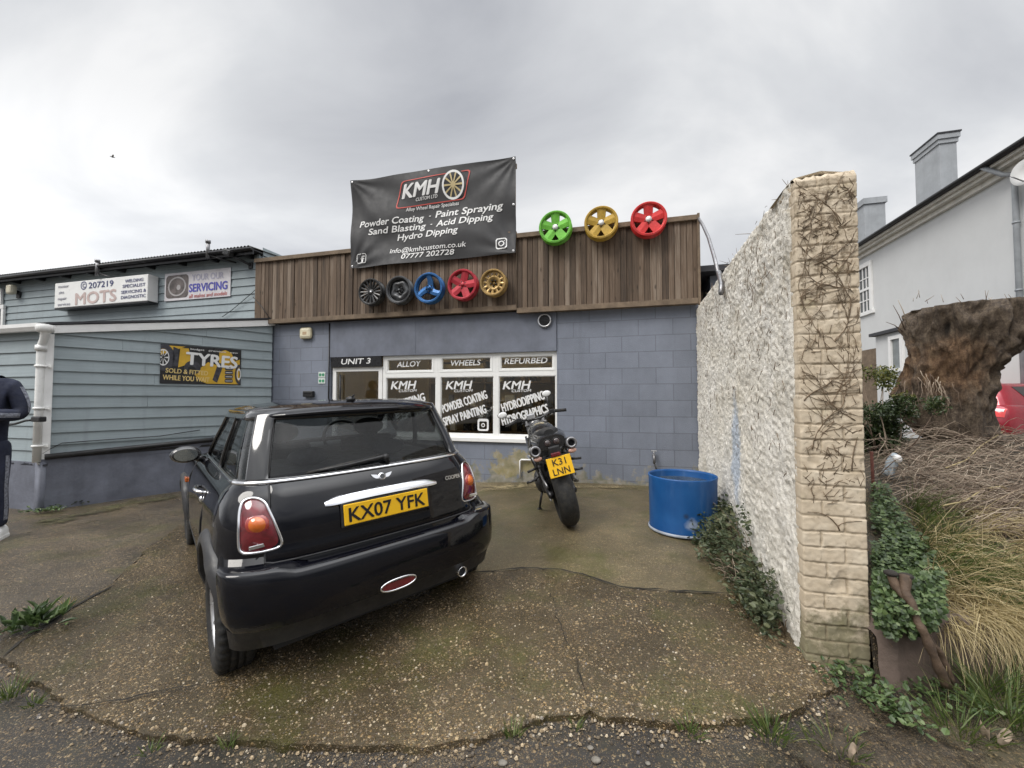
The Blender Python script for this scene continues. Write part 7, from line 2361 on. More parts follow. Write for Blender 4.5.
def tuft(name, x, y, n, L, spread, label, mat='grass_green', wid=.0022, z=None, droop=.6, group=None):
    mb = MB(); z = gz(x, y) + .008 if z is None else z
    for k in range(n):
        a = rv.uniform(0, 2 * PI); rr = spread * rv.random() ** .7
        p = Vector((x + rr * math.cos(a), y + rr * math.sin(a), z - .005))
        d = Vector((math.cos(a) * rv.uniform(.1, .9), math.sin(a) * rv.uniform(.1, .9), 1))
        blade(mb, p, d, L * rv.uniform(.45, 1.1), wid * rv.uniform(.7, 1.4), droop * rv.uniform(.4, 1.6))
    o = rebase(mb.build(name, M[mat])); return tag(o, label, 'grass', group)
def rosette(name, x, y, n, L, W, label, mat='green', z=None, lay=.5, cat='weed', group=None, spread=.04):
    mb = MB(); z = gz(x, y) + .01 if z is None else z
    for k in range(n):
        a = rv.uniform(0, 2 * PI); c = Vector((x + rv.gauss(0, spread), y + rv.gauss(0, spread), z + rv.uniform(0, .02)))
        d = Vector((math.cos(a), math.sin(a), rv.uniform(.15, 1.2) * lay))
        leaf(mb, c + d * .02, d, Vector((0, 0, 1)) + rvec() * .25, L * rv.uniform(.5, 1.1), W * rv.uniform(.7, 1.1))
    o = rebase(mb.build(name, M[mat])); return tag(o, label, cat, group)

# ---- plants along the foot of the white wall
def wall_plant(name, t0, t1, hf, wf_, n, label, mat, L=.045, lob=False, cat='plant', stems=40, hang=0):
    root = thing(name, label, cat, Matrix.Translation(WM @ Vector(((t0 + t1) / 2, -.05, 0))))
    inv = root.matrix_world.inverted()
    mb = MB(); sm = MB()
    clumps = []
    for k in range(max(6, n // 30)):
        t = rv.uniform(t0, t1); h = hf(t); w_ = wf_(t)
        u = rv.random(); a = rv.uniform(0, PI / 2)
        clumps.append((t, -w_ * math.cos(a) * u ** .5 - .03, max(.02, h * math.sin(a) * u ** .5)))
    for k in range(n):
        c = clumps[rv.randrange(len(clumps))]
        t, d, z = c[0] + rv.gauss(0, .05), c[1] + rv.gauss(0, .035), c[2] + rv.gauss(0, .035)
        if d > -.015: d = -.02 - rv.random() * .02
        z = max(.01, z)
        p = WM @ Vector((t, d, 0)); p.z = gz(p.x, p.y) + z
        out = (WM.to_3x3() @ Vector((rv.gauss(0, .6), -1, rv.uniform(-.2, .9))))
        ll = L * (rv.uniform(.35, .8) if rv.random() < .6 else rv.uniform(.8, 1.25)); leaf(mb, inv @ p, (out + rvec() * .9), Vector((-.3, -.2, 1)) + rvec() * .9, ll, ll * rv.uniform(.45, .85), lob)
    for k in range(stems):
        t = rv.uniform(t0, t1); h = hf(t) * rv.uniform(.5, 1.1); w_ = wf_(t) * rv.uniform(.2, 1)
        a = WM @ Vector((t, -.03, 0)); b = WM @ Vector((t + rv.gauss(0, .08), -w_, 0)); a.z = gz(a.x, a.y); b.z = gz(b.x, b.y) + h * rv.uniform(.2, 1)
        m_ = (a + b) / 2 + Vector((0, 0, h * .3)); sm.tube([inv @ a, inv @ m_, inv @ b], [.003, .0025, .0015], 5)
    mb.build('leaves', M[mat], root); sm.build('stem', M['twig'], root)
    return root
wall_plant('trailing_plant', 1.35, 3.0, lambda t: lerp(t, [(1.2, .30), (1.9, .26), (2.6, .24), (3.1, .12)]), lambda t: lerp(t, [(1.2, .26), (1.8, .34), (2.6, .36), (3.1, .15)]), 2600, 'low trailing plant between the blue barrel and the white wall', 'wall_plant', .040)
wall_plant('bushy_plant', .15, 1.45, lambda t: lerp(t, [(0, .12), (.3, .24), (.7, .38), (1.1, .46), (1.5, .3)]), lambda t: lerp(t, [(0, .07), (.3, .13), (.7, .22), (1.1, .30), (1.5, .28)]), 2900, 'bushy grey green plant at the near foot of the white wall', 'wall_plant', .036)
# bare purple twigs sticking out of it
mb = MB()
c0 = gpix(735, 590)
for k in range(46):
    a = Vector((c0.x + rv.gauss(.06, .05), c0.y + rv.gauss(.02, .08), c0.z + rv.uniform(.0, .12)))
    b = a + Vector((rv.uniform(-.16, .02), rv.gauss(-.02, .08), rv.uniform(-.02, .14)))
    mb.tube([a, (a + b) / 2 + Vector((0, 0, .03)), b], [.003, .0025, .0012], 5)
tag(rebase(mb.build('bare_twigs', M['bramble'])), 'tangle of bare purplish twigs in front of the bushy wall plant', 'twigs')

# ---- dead ivy stems on the brick end and over the wall
def vine(mb, fn, u, v, a, L, r, depth, un, vn):
    pts = []; q = (u, v)
    n = max(3, int(L / .022))
    for i in range(n):
        if not (un[0] < q[0] < un[1] and vn[0] < q[1] < vn[1]): break
        pts.append(fn(*q))
        a += rv.gauss(0, .20)
        q = (q[0] + math.cos(a) * .022, q[1] + math.sin(a) * .022)
        if depth and rv.random() < .13:
            vine(mb, fn, q[0], q[1], a + rv.choice((-1, 1)) * rv.uniform(.4, 1.1), L * rv.uniform(.25, .6), r * .6, depth - 1, un, vn)
    if len(pts) > 2: mb.tube(pts, [max(.0012, r * (1 - .7 * i / len(pts))) for i in range(len(pts))], 5)
mb = MB()
ef = lambda u, v: EM @ Vector((u, -.018 + .005 * noise.noise((u * 20, v * 20, 0)), v))
for u, v, a, L, r, d in ((.16, .55, 1.6, 1.8, .0034, 3), (.22, .85, 1.8, 1.4, .003, 3), (.05, .95, 1.2, 1.3, .0026, 3), (.24, 1.1, 2.1, 1.2, .0026, 3), (.16, 1.5, .8, .9, .0026, 3), (.24, 1.75, 2.5, .7, .0024, 3), (.08, 1.9, 1.0, .5, .003, 2), (.2, 2.1, 2.0, .4, .003, 2), (.02, 1.2, .9, .8, .0035, 2)):
    vine(mb, ef, u, v, a, L, r, d, (.004, WT - .004), (.2, zT + .02))
for k in range(300):     # short dead rootlets left on the bricks
    u, v = rv.uniform(.01, WT - .01), 2.28 - 1.6 * rv.random() ** 1.3
    a = rv.uniform(0, PI); vine(mb, ef, u, v, a, rv.uniform(.02, .06), rv.uniform(.0010, .0021), 1, (.004, WT - .004), (.3, zT + .02))
tag(rebase(mb.build('dead_vine', M['twig'])), 'dead brown ivy stems clinging to the cream brick end', 'vine')
mb = MB()
wf2 = lambda u, v: WM @ Vector((u, -.024 + .01 * noise.noise((u * 9, v * 9, 0)), v))
for k in range(9):
    u = WL * rv.random() ** 1.4 * .8 + .03; v = wtop(u) - rv.uniform(.0, .5)
    vine(mb, wf2, u, v, rv.uniform(-2.6, -.6), rv.uniform(.15, .35), .0024, 2, (.02, WL - .02), (.6, 2.6))
for k in range(300):
    u = WL * rv.random() ** 1.2; v = .7 + (wtop(u) - .7) * rv.random() ** .6
    vine(mb, wf2, u, v, rv.uniform(0, 2 * PI), rv.uniform(.03, .10), rv.uniform(.0014, .003), 1, (.02, WL - .02), (.5, 2.6))
for (px, py) in ((776, 196), (727, 262), (782, 184), (751, 232)):
    u, v = wal(px, py); base = WM @ Vector((u, .05, wtop(u) - .02))
    for k in range(6): 
        b = base + Vector((rv.gauss(0, .06), rv.gauss(0, .06), rv.uniform(.02, .07))); mb.tube([base, (base + b) / 2 + rvec() * .01, b], [.003, .002, .001], 4)
tag(rebase(mb.build('dead_vine', M['twig'])), 'dead ivy stems hanging from the top of the white wall', 'vine')

# ================================================================= bank, slab and stump on the right
SLA, SLB = gpix(890, 688), gpix(1014, 676)
_qa, _qb = WMI @ SLA, WMI @ SLB
def bankz(x, y):
    p = WMI @ Vector((x, y, 0)); t, d = p.x, p.y
    g = gz(x, y)
    # the slab's line along the front, then the bank rises behind it
    te = _qa.x + (_qb.x - _qa.x) * (d - _qa.y) / (_qb.y - _qa.y) + .06
    s_ = t - te
    h = lerp(s_, [(0, .20), (.15, .245), (1.1, .58), (1.9, .76), (2.4, .76), (3.6, .45), (5, .15), (12, .02)])
    h += .03 * min(1, max(0, (d - 1.0) / 1.5)) * min(1, max(0, s_ / 1.5))
    h += (.05 * noise.noise((x * 1.4, y * 1.4, 0)) + .02 * noise.noise((x * 4, y * 4, 1))) * min(1, max(0, s_ / .4))
    k = min(1, max(0, s_ / .02))
    # past the right end of the slab the bank slopes down to the verge
    r_ = min(1, max(0, (d - _qb.y + .05) / .3))
    k2 = min(1, max(0, (s_ + .35) / .75)); k2 = k2 * k2 * (3 - 2 * k2)
    return g + h * (k * (1 - r_) + k2 * r_) - .02 * (1 - k) * (1 - r_)
def bpix(px, py, lift=0):
    d = ray(px, py); o = Vector((0, 0, CAMZ)); t = 1.2; dt = .12
    while t < 30:
        p = o + d * t
        if p.z < bankz(p.x, p.y) + lift:
            a, b = t - dt, t
            for _ in range(7):
                m_ = (a + b) / 2; p = o + d * m_
                if p.z < bankz(p.x, p.y) + lift: b = m_
                else: a = m_
            p = o + d * b
            return Vector((p.x, p.y, bankz(p.x, p.y)))
        t += dt
    return p
mb = MB()
def bkf(i, j):
    t = -.62 + .04 * i if i < 80 else 2.58 + .25 * (i - 80); d = WT - .01 + (.06 * j if j < 60 else 3.6 + .4 * (j - 60))
    p = WM @ Vector((t, d, 0)); return Vector((p.x, p.y, bankz(p.x, p.y)))
mb.grid(bkf, 120, 80)
tag(mb.build('bank', M['soil']), kind='structure')
# verge of soil at the bottom right
vg = [gp(812, 668), gp(836, 692), gp(800, 722), gp(740, 745), gp(700, 768), gp(660, 830), (4.2, .5), (4.4, 2.2)] + [tuple((WM @ Vector((-.33, WT + 2.6, 0)))[:2]), tuple((WM @ Vector((-.05, WT, 0)))[:2])]
sheet('verge', rough_poly(vg, .03, .05, 8), .006, M['soil_fade'], .0, .07, .012)
# retaining slab
sa, sb_ = SLA.copy(), SLB.copy()
dv_ = (sb_ - sa); dv_.z = 0; Ls = dv_.length; dv_.normalize(); dn_ = Vector((-dv_.y, dv_.x, 0))
slab = MB()
def slf(i, j):
    x = Ls * i / 50
    prof_ = [(-.012, -.12), (-.012, .0), (-.004, .10), (.0, .20), (.008, .265), (.03, .288), (.10, .29), (.16, .27)]
    y, z = prof_[j]
    e = min(1, i / 3, (50 - i) / 3)
    rise = .05 * math.sin(PI * i / 50) - .07 * (i / 50)
    nn = noise.noise((x * 4, z * 6, 3)) * .012 + noise.noise((x * 14, z * 14, 3)) * .006
    P = sa + dv_ * x + dn_ * (y + (1 - e) * .05 + nn); return Vector((P.x, P.y, sa.z + z * (1 - .25 * (1 - e)) + (rise if z > .2 else 0)))
slab.grid(slf, 51, 8)
M['slab'] = render_mat('pinkish brown concrete', (.135, .100, .082), .35, 5, 40, .7, .8, .4, .5)
o = rebase(slab.build('retaining_slab', M['slab'])); tag(o, 'worn pinkish brown concrete slab holding the bank beside the brick end', 'slab')

# big old stump
rows_ = [(447, 940, 1000), (438, 925, 999), (425, 908, 995), (410, 899, 994), (395, 892, 997), (380, 895, 1002), (365, 900, 1011), (350, 905, 1024), (335, 905, 1036), (322, 899, 1042), (310, 901, 1044), (302, 905, 1042), (297.5, 912, 1036)]
SY = 4.15
def spx(px, py): 
    d = ray(px, py); t = SY / d.y; return Vector((0, 0, CAMZ)) + d * t
cpx = 968
cdir = Vector((ray(cpx, 400).x, ray(cpx, 400).y, 0)); cdir = cdir * (SY / cdir.y); SR_ = cdir.length; SC = cdir.copy(); cdir.normalize(); clat = Vector((cdir.y, -cdir.x, 0))
def latpx(px, py):
    d = ray(px, py); d = Vector((d.x, d.y, 0)); return SR_ * d.dot(clat) / d.dot(cdir)
def hpx(px, py):
    d = ray(px, py); return CAMZ + d.z * SR_ / Vector((d.x, d.y, 0)).dot(cdir)
L_ = [(latpx(a, y), latpx(b, y)) for y, a, b in rows_]
zsr = [CAMZ + (hpx(970, y) - CAMZ) * (1 - .09 * max(0, min(1, (420 - y) / 60))) for y, a, b in rows_]
sbase = thing('tree_stump', 'huge gnarled brown tree stump on the bank in front of the grey house', 'tree stump', Matrix.Translation((SC.x, SC.y, min(zsr) - .1)))
sinv = sbase.matrix_world.inverted()
mb = MB(); NA, NZ_ = 240, 150
mask = []
def ridge(p, s): return 1 - abs(noise.noise(p * s))
def stf(i, j):
    t = j / (NZ_ - 1)
    z = zsr[0] - .25 + (zsr[-1] - zsr[0] + .25) * min(1, t / .92)
    zq = max(z, zsr[0])
    xl = float(np.interp(zq, zsr, [l[0] for l in L_])); xr_ = float(np.interp(zq, zsr, [l[1] for l in L_]))
    a = 2 * PI * i / (NA - 1)
    c = (xl + xr_) / 2; hw = (xr_ - xl) / 2
    k = 1.0
    if t > .92: k = 1 - ((t - .92) / .08) ** 1.0; 
    hd = (.20 + .36 * hw)
    P = SC + clat * (c + hw * math.copysign(abs(math.cos(a)) ** .8, math.cos(a)) * k) - cdir * (hd * math.copysign(abs(math.sin(a)) ** .8, math.sin(a)) * k)
    P.z = z
    nrm = clat * math.cos(a) - cdir * math.sin(a)
    q = Vector((P.x, P.y, P.z * .42))
    up_ = min(1, max(0, (z - zsr[2]) / .5))
    dsp = (.13 * (ridge(q, 2.6) - .62) + .11 * (ridge(q + Vector((4, 1, 2)), 5.5) - .62) + .06 * (ridge(q, 11) - .62) + .030 * noise.noise(q * 24)) * (.45 + .75 * up_)
    if t > .92: dsp *= .5; P.z += .03 * noise.noise((P.x * 5, P.y * 5, 0)) + .02 * noise.noise((P.x * 14, P.y * 14, 0))
    mask.append(dsp)
    P = P + nrm * (dsp - .075 * up_ - .01)
    return sinv @ P
mb.grid(stf, NA, NZ_)
m, nt, bs = new_mat('old stump wood')
o_ = coord(nt)
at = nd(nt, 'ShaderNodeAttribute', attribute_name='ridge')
sp_ = nd(nt, 'ShaderNodeSeparateXYZ', {0: o_})
gv = nd(nt, 'ShaderNodeMapping', {'Vector': o_, 'Scale': (20, 20, 4)}).outputs[0]
wv_ = mth(nt, 'ADD', mth(nt, 'MULTIPLY', nz(nt, gv, 1.0, 9, .82, .8), .6), mth(nt, 'MULTIPLY', nz(nt, o_, 38, 6, .8), .4))
bark = ramp(nt, wv_, [(.36, (.012, .009, .006)), (.46, (.058, .041, .028)), (.57, (.14, .105, .072)), (.72, (.29, .24, .18))])
orange = ramp(nt, wv_, [(.36, (.022, .010, .005)), (.5, (.15, .070, .024)), (.66, (.38, .23, .11))])
dC = nd(nt, 'ShaderNodeVectorMath', {0: nd(nt, 'ShaderNodeMapping', {'Vector': o_, 'Scale': (2.4, 0.0, 1.6), 'Location': (.30 * 2.4, .0, -.90 * 1.6)}).outputs[0]}, operation='LENGTH').outputs['Value']
om = ramp(nt, mth(nt, 'ADD', dC, mth(nt, 'MULTIPLY', nz(nt, o_, 4, 6, .7), .9)), [(.75, 1.), (1.25, 0.)])
col = mixc(nt, mth(nt, 'MULTIPLY', om, .5), bark, orange)
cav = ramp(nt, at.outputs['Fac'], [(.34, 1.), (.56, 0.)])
cav_col = mixc(nt, mth(nt, 'MULTIPLY', cav, .85), col, (.014, .010, .007))  # near black mixed into the hollows between the ridges
setc(nt, bs, cav_col); bs.inputs['Roughness'].default_value = .85
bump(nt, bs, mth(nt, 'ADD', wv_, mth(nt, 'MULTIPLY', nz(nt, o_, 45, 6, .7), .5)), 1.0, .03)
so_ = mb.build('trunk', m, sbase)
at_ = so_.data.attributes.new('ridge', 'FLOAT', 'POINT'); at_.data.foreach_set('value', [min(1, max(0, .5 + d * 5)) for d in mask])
mb = MB()
for k in range(34):      # hanging root fibres
    px, py = rv.gauss(930, 14), rv.uniform(372, 395)
    p = SC + clat * latpx(px, py) - cdir * (.40 + rv.random() * .05); p.z = hpx(px, py); n_ = 6; q = [p]
    for i in range(n_): q.append(q[-1] + Vector((rv.gauss(0, .012), rv.gauss(-.004, .01), -.045)))
    mb.tube([sinv @ v for v in q], [.004 * (1 - i / 9) for i in range(len(q))], 4)
mb.build('root_fibres', M['bramble'], sbase)
mb = MB()
for k in range(16):
    px = rv.uniform(908, 1030); p = SC + clat * latpx(px, 298) + cdir * rv.uniform(-.3, .2); p.z = hpx(px, 299) - .02; b = p + Vector((rv.gauss(0, .03), rv.gauss(0, .03), rv.uniform(.03, .11))); mb.tube([sinv @ p, sinv @ b], [.004, .0015], 4)
for s_ in ((905, 330, 893, 305), (903, 332, 886, 322), (908, 325, 898, 300)):
    p = spx(s_[0], s_[1]); b = spx(s_[2], s_[3]); mb.tube([sinv @ p, sinv @ (p.lerp(b, .5) + Vector((0, 0, .02))), sinv @ b], [.006, .004, .002], 5)
mb.build('twigs', M['bramble'], sbase)

# shrub between the wall and the stump
def shrub(name, c, rad, n, L, mat, label, cat='shrub', ylw=None, stems=30):
    root = thing(name, label, cat, Matrix.Translation(c)); mb = MB(); yb = MB(); sm = MB()
    cl = [Vector((rv.gauss(0, .45) * rad[0], rv.gauss(0, .45) * rad[1], rad[2] * (.25 + 1.5 * rv.random()))) for k in range(40)]
    for k in range(n):
        q = cl[rv.randrange(len(cl))] + rvec() * rad[0] * .32 * rv.random() ** .5
        q.z = max(.02, q.z)
        tgt = yb if (ylw and q.z > rad[2] * 1.25 and rv.random() < .75) else mb
        leaf(tgt, q, rvec() + Vector((0, -.3, .4)), Vector((0, -.2, 1)) + rvec() * .8, L * rv.uniform(.6, 1.2), L * .5)
    for k in range(stems):
        q = cl[rv.randrange(len(cl))]; a = Vector((q.x * .25, q.y * .25, -.05)); sm.tube([a, (a + q) / 2 + rvec() * .04, q + rvec() * .05], [.008, .005, .002], 5)
    mb.build('leaves', M[mat], root)
    if ylw: yb.build('young_leaves', M[ylw], root)
    sm.build('stem', M['bramble'], root)
    return root
c_ = bpix(884, 425); c_ = Vector((c_.x, c_.y, c_.z - .05))
sd3 = ray(880, 400); tt = 3.75 / sd3.y; c_ = Vector((sd3.x * tt, 3.75, 0)); c_.z = bankz(c_.x, c_.y) - .05
shrub('shrub', c_, (.27, .26, .46), 8500, .032, 'ivy', 'dense dark shrub with yellowing top between the brick end and the stump', ylw='yellowish', stems=60)
cb = FM @ Vector((sR + .35, 1.2, 2.3))
shrub('shrub', cb, (.3, .3, .22), 500, .06, 'ivy', 'dark leaves showing in the gap between the timber fascia and the white wall', stems=30)

# ivy mound right of the brick end
root = thing('ivy', 'lush green ivy spilling down the bank right beside the brick end', 'ivy', Matrix.Translation(bpix(893, 600)))
inv = root.matrix_world.inverted(); mb = MB(); sm = MB()
ivp = [(870, 484), (886, 485), (905, 520), (928, 548), (940, 572), (934, 606), (918, 640), (898, 636), (880, 622), (872, 600)]
cnt = 0
while cnt < 5200:
    px, py = rv.uniform(870, 945), rv.uniform(482, 645)
    if not inpoly(px, py, ivp): continue
    if noise.noise((px * .06, py * .06, 2)) < -.28: continue
    cnt += 1
    p = bpix(px, py, .05 + .05 * rv.random())
    d = ray(px, py)
    p = p + Vector((0, 0, rv.uniform(.01, .11)))
    leaf(mb, inv @ p, Vector((rv.gauss(0, .7), -1, rv.uniform(-.5, .5))), Vector((-.1, -.7, 1)) + rvec() * .6, (lambda q_: q_ * rv.uniform(.8, 1.4))(rv.uniform(.011, .026)), rv.uniform(.012, .026), True)
for k in range(60):
    p = bpix(rv.uniform(876, 930), rv.uniform(500, 630), .02); b = p + Vector((rv.gauss(0, .08), -.08, rv.uniform(-.06, .08))); sm.tube([inv @ p, inv @ b], [.003, .0015], 5)
for k in range(2400):    # leaves hanging over the front of the slab
    px, py = rv.uniform(873, 944), rv.uniform(570, 642)
    if py > 642 - abs(px - 905) * .35 - 6 + 26 * noise.noise((px * .11, 0, 0)): continue
    q = ray(px, py); p = Vector((0, 0, CAMZ)) + q * ((SLA.y + .03 - .09 * rv.random() + max(0, 610 - py) * .004) / q.y)
    leaf(mb, inv @ p, Vector((rv.gauss(0, .7), -.6, rv.uniform(-1, .2))), Vector((-.1, -1, .6)) + rvec() * .6, rv.uniform(.012, .027), rv.uniform(.012, .025), True)
mb.build('leaves', M['green'], root); sm.build('stem', M['twig'], root)

# dry grass, brambles: nobody could count them
def region(poly, n):
    xs = [p[0] for p in poly]; ys = [p[1] for p in poly]; out = []
    while len(out) < n:
        p = (rv.uniform(min(xs), max(xs)), rv.uniform(min(ys), max(ys)))
        if inpoly(p[0], p[1], poly): out.append(p)
    return out
mb = MB()
dry = [(900, 545), (930, 530), (965, 505), (1020, 520), (1120, 520), (1120, 660), (1030, 648), (985, 628), (950, 618), (925, 600), (930, 575)]
for px, py in region(dry, 250):
    p = bpix(px, py)
    base_d = Vector((rv.gauss(-.25, .5), -rv.uniform(.4, 1.0), rv.uniform(.25, .9)))
    for k in range(16):
        blade(mb, p + Vector((rv.gauss(0, .025), rv.gauss(0, .025), -.01)), base_d + rvec() * .45, rv.uniform(.14, .42), rv.uniform(.0011, .0024), rv.uniform(.6, 1.9), 5)
for k in range(42):     # tufts along the top of the slab, hanging down in front
    t = rv.uniform(.38, 1.05); p = SLA.lerp(SLB, t) + Vector((rv.gauss(0, .01), rv.uniform(-.02, .10), .25 + rv.uniform(-.02, .05)))
    for q in range(11): blade(mb, p + rvec() * .015, Vector((rv.gauss(-.1, .6), -rv.uniform(.5, 1), rv.uniform(.1, .8))), rv.uniform(.12, .34), rv.uniform(.001, .002), rv.uniform(1.2, 2.6), 5)
tag(mb.build('dry_grass', M['grass_dry']), 'pale dry grass falling over the concrete slab', 'grass', kind='stuff')
mb = MB()
for px, py in region([(905, 500), (935, 505), (965, 540), (990, 560), (1080, 590), (1080, 640), (1000, 620), (930, 575)], 210):
    p = bpix(px, py)
    for k in range(12): blade(mb, p + Vector((rv.gauss(0, .02), rv.gauss(0, .02), -.01)), Vector((rv.gauss(-.1, .5), -rv.uniform(.1, .8), 1)) , rv.uniform(.10, .26), rv.uniform(.0012, .0022), rv.uniform(.5, 1.5))
tag(mb.build('bank_grass', M['grass_green']), 'green grass growing through the dry grass on the bank', 'grass', kind='stuff')
mb = MB()
br_reg = [(872, 420), (905, 430), (960, 440), (1100, 440), (1120, 560), (1000, 545), (960, 520), (920, 515), (880, 488)]
for px, py in region(br_reg, 950):
    p = bpix(px, py); a = rv.gauss(.25, .55); Lb = rv.uniform(.2, .75)
    d = Vector((math.cos(a), math.sin(a) * .6 - .25, 0)) * rv.choice((-1, 1))
    q = p + Vector((0, 0, rv.uniform(0, .14))); pts_ = []
    h = rv.uniform(.02, .16)
    for i in range(7):
        t = i / 6; pts_.append(q + d * (Lb * (t - .5)) + Vector((0, 0, h * math.sin(PI * t) - .03)) + rvec() * .012)
    r0 = rv.uniform(.0012, .0036)
    mb.tube(pts_, [r0 * (1 - .6 * i / 6) for i in range(7)], 4)
tag(mb.build('brambles', M['bramble']), 'tangle of dead bramble stems below the stump', 'brambles', kind='stuff')
mb = MB()
for px, py in region(br_reg, 700):
    p = bpix(px, py); leaf(mb, p + Vector((0, 0, rv.uniform(.01, .1))), rvec(), Vector((0, -.4, 1)) + rvec() * .5, rv.uniform(.02, .045), rv.uniform(.012, .02))
tag(mb.build('leaf_litter', M['bramble']), 'fallen dead leaves among the brambles', 'litter', kind='stuff')
# a few pale long stalks lying across the brambles
for pts_, lb in (([(935, 517), (958, 512), (975, 500), (993, 497), (1020, 508)], 'long pale dead stalk arching over the brambles'), ([(998, 440), (975, 455), (960, 470), (940, 478)], 'pale stalk leaning at the foot of the stump')):
    mb = MB(); P = [bpix(x, y) + Vector((0, -.05, .09)) for x, y in pts_]; mb.tube(P, .0055, 6); tag(rebase(mb.build('stalk', M['grass_dry'])), lb, 'stalk')

# dead branch in front of the slab
bb = thing('dead_branch', 'forked dead branch leaning over the concrete slab', 'branch', Matrix.Translation(gpix(944, 684)))
inv = bb.matrix_world.inverted()
def on_y(px, py, Y): d = ray(px, py); return Vector((0, 0, CAMZ)) + d * (Y / d.y)
mb = MB()
Yb = sa.y - .07
P1 = [on_y(x, y, Yb + k) for x, y, k in ((906, 577, .10), (905, 590, .07), (913, 608, .03), (922, 630, 0), (933, 655, -.02), (947, 686, -.02))]
P2 = [on_y(x, y, Yb + k) for x, y, k in ((891, 574, .12), (895, 586, .10), (906, 600, .06))]
P3 = [on_y(x, y, Yb + k) for x, y, k in ((918, 618, .03), (930, 640, .02), (940, 655, .02), (952, 682, .01))]
def knotty(P, rs, n=12):
    Q, Rr = [], []
    for i in range(len(P) - 1):
        for k in range(6):
            t = k / 6; q = P[i].lerp(P[i + 1], t); w_ = noise.noise_vector(q * 14) * .010
            Q.append(q + w_); Rr.append((rs[i] + (rs[i + 1] - rs[i]) * t) * (1 + .28 * noise.noise(q * 22)))
    Q.append(P[-1]); Rr.append(rs[-1])
    mb.tube([inv @ q for q in Q], Rr, n)
knotty(P1, [.021, .020, .017, .018, .017, .021]); knotty(P2, [.017, .019, .012], 10); knotty(P3, [.009, .013, .013, .014], 10)
mb.tube([inv @ P1[3], inv @ (P1[3] + Vector((.03, -.02, -.10))), inv @ (P1[3] + Vector((.10, -.03, -.22)))], [.012, .010, .006], 8)
mb.build('branch', render_mat('brown wet bark', (.085, .055, .035), .5, 18, 40, .9, .75, .4, .5), bb)
mb = MB()
for P in (P1, P2): mb.sphere(inv @ (P[0] + Vector((0, 0, .004))), (.030, .028, .014), 12, 6)
mb.build('cut_end', simple('dark rotten wood', (.02, .016, .013), .9), bb)

# weeds and grass at the bottom right
k_ = 0
for px, py, n, L, lb in ((850, 680, 46, .085, 'broad leaved weed at the foot of the brick end'), (893, 715, 60, .09, 'broad leaved weed in the middle of the soil verge'), (872, 702, 40, .07, 'small leafy weed just below the slab corner'), (922, 688, 40, .06, 'leafy weed at the foot of the dead branch'), (955, 705, 60, .075, 'dark leafy weed among the long verge grass')):
    p = gpix(px, py); rosette('weed', p.x, p.y, int(n * 2.2), L * .38, L * .30, lb, 'green', None, .9, spread=.065)
for px, py, n, L, s_, lb in ((985, 690, 150, .26, .10, 'long green grass below the right end of the slab'), (1010, 720, 170, .24, .12, 'long grass at the right edge of the verge'), (960, 730, 90, .16, .10, 'short grass in front of the long verge grass'), (930, 672, 60, .14, .06, 'grass tuft against the foot of the slab'), (1018, 672, 120, .30, .10, 'tall grass hiding the end of the slab'),
                         (770, 735, 110, .095, .07, 'thick grass tuft at the right end of the apron edge'), (690, 733, 50, .06, .05, 'grass tuft at the apron edge below the crack'), (576, 728, 22, .05, .03, 'tiny grass tuft at the middle of the apron edge'), (513, 737, 40, .075, .03, 'upright grass tuft at the broken apron edge'), (228, 748, 26, .06, .03, 'small grass tuft in front of the parked car'), (10, 697, 70, .10, .05, 'grass tuft at the left edge of the picture on the apron'), (33, 706, 30, .06, .03, 'thin grass tuft beside the cracked apron edge'), (68, 608, 30, .09, .03, 'yellow grass tuft in the crack by the leafy weed'), (835, 745, 60, .08, .10, 'sparse grass on the soil below the brick end'), (150, 752, 22, .05, .03, 'grass wisp at the bottom left of the apron edge')):
    p = gpix(px, py); tuft('grass_tuft', p.x, p.y, n, L, s_, lb, 'grass_green' if 'yellow' not in lb else 'grass_dry', .0018)
p = gpix(36, 628); rosette('leafy_weed', p.x, p.y, 110, .12, .03, 'leafy green weed growing in the crack on the left', 'green', None, 1.3, spread=.045)
for px, py, n, lb in ((113, 497, 70, 'leafy weed against the blue plinth under the lean-to'), (128, 493, 40, 'smaller weed on the right along the blue plinth'), (70, 506, 30, 'pale weed at the foot of the plinth corner'), (48, 512, 40, 'low weed below the white downpipe')):
    p = gpix(px, py); rosette('weed', p.x, p.y, n * 2, .055, .035, lb, 'green' if 'pale' not in lb else 'wall_plant', None, .9, spread=.09)
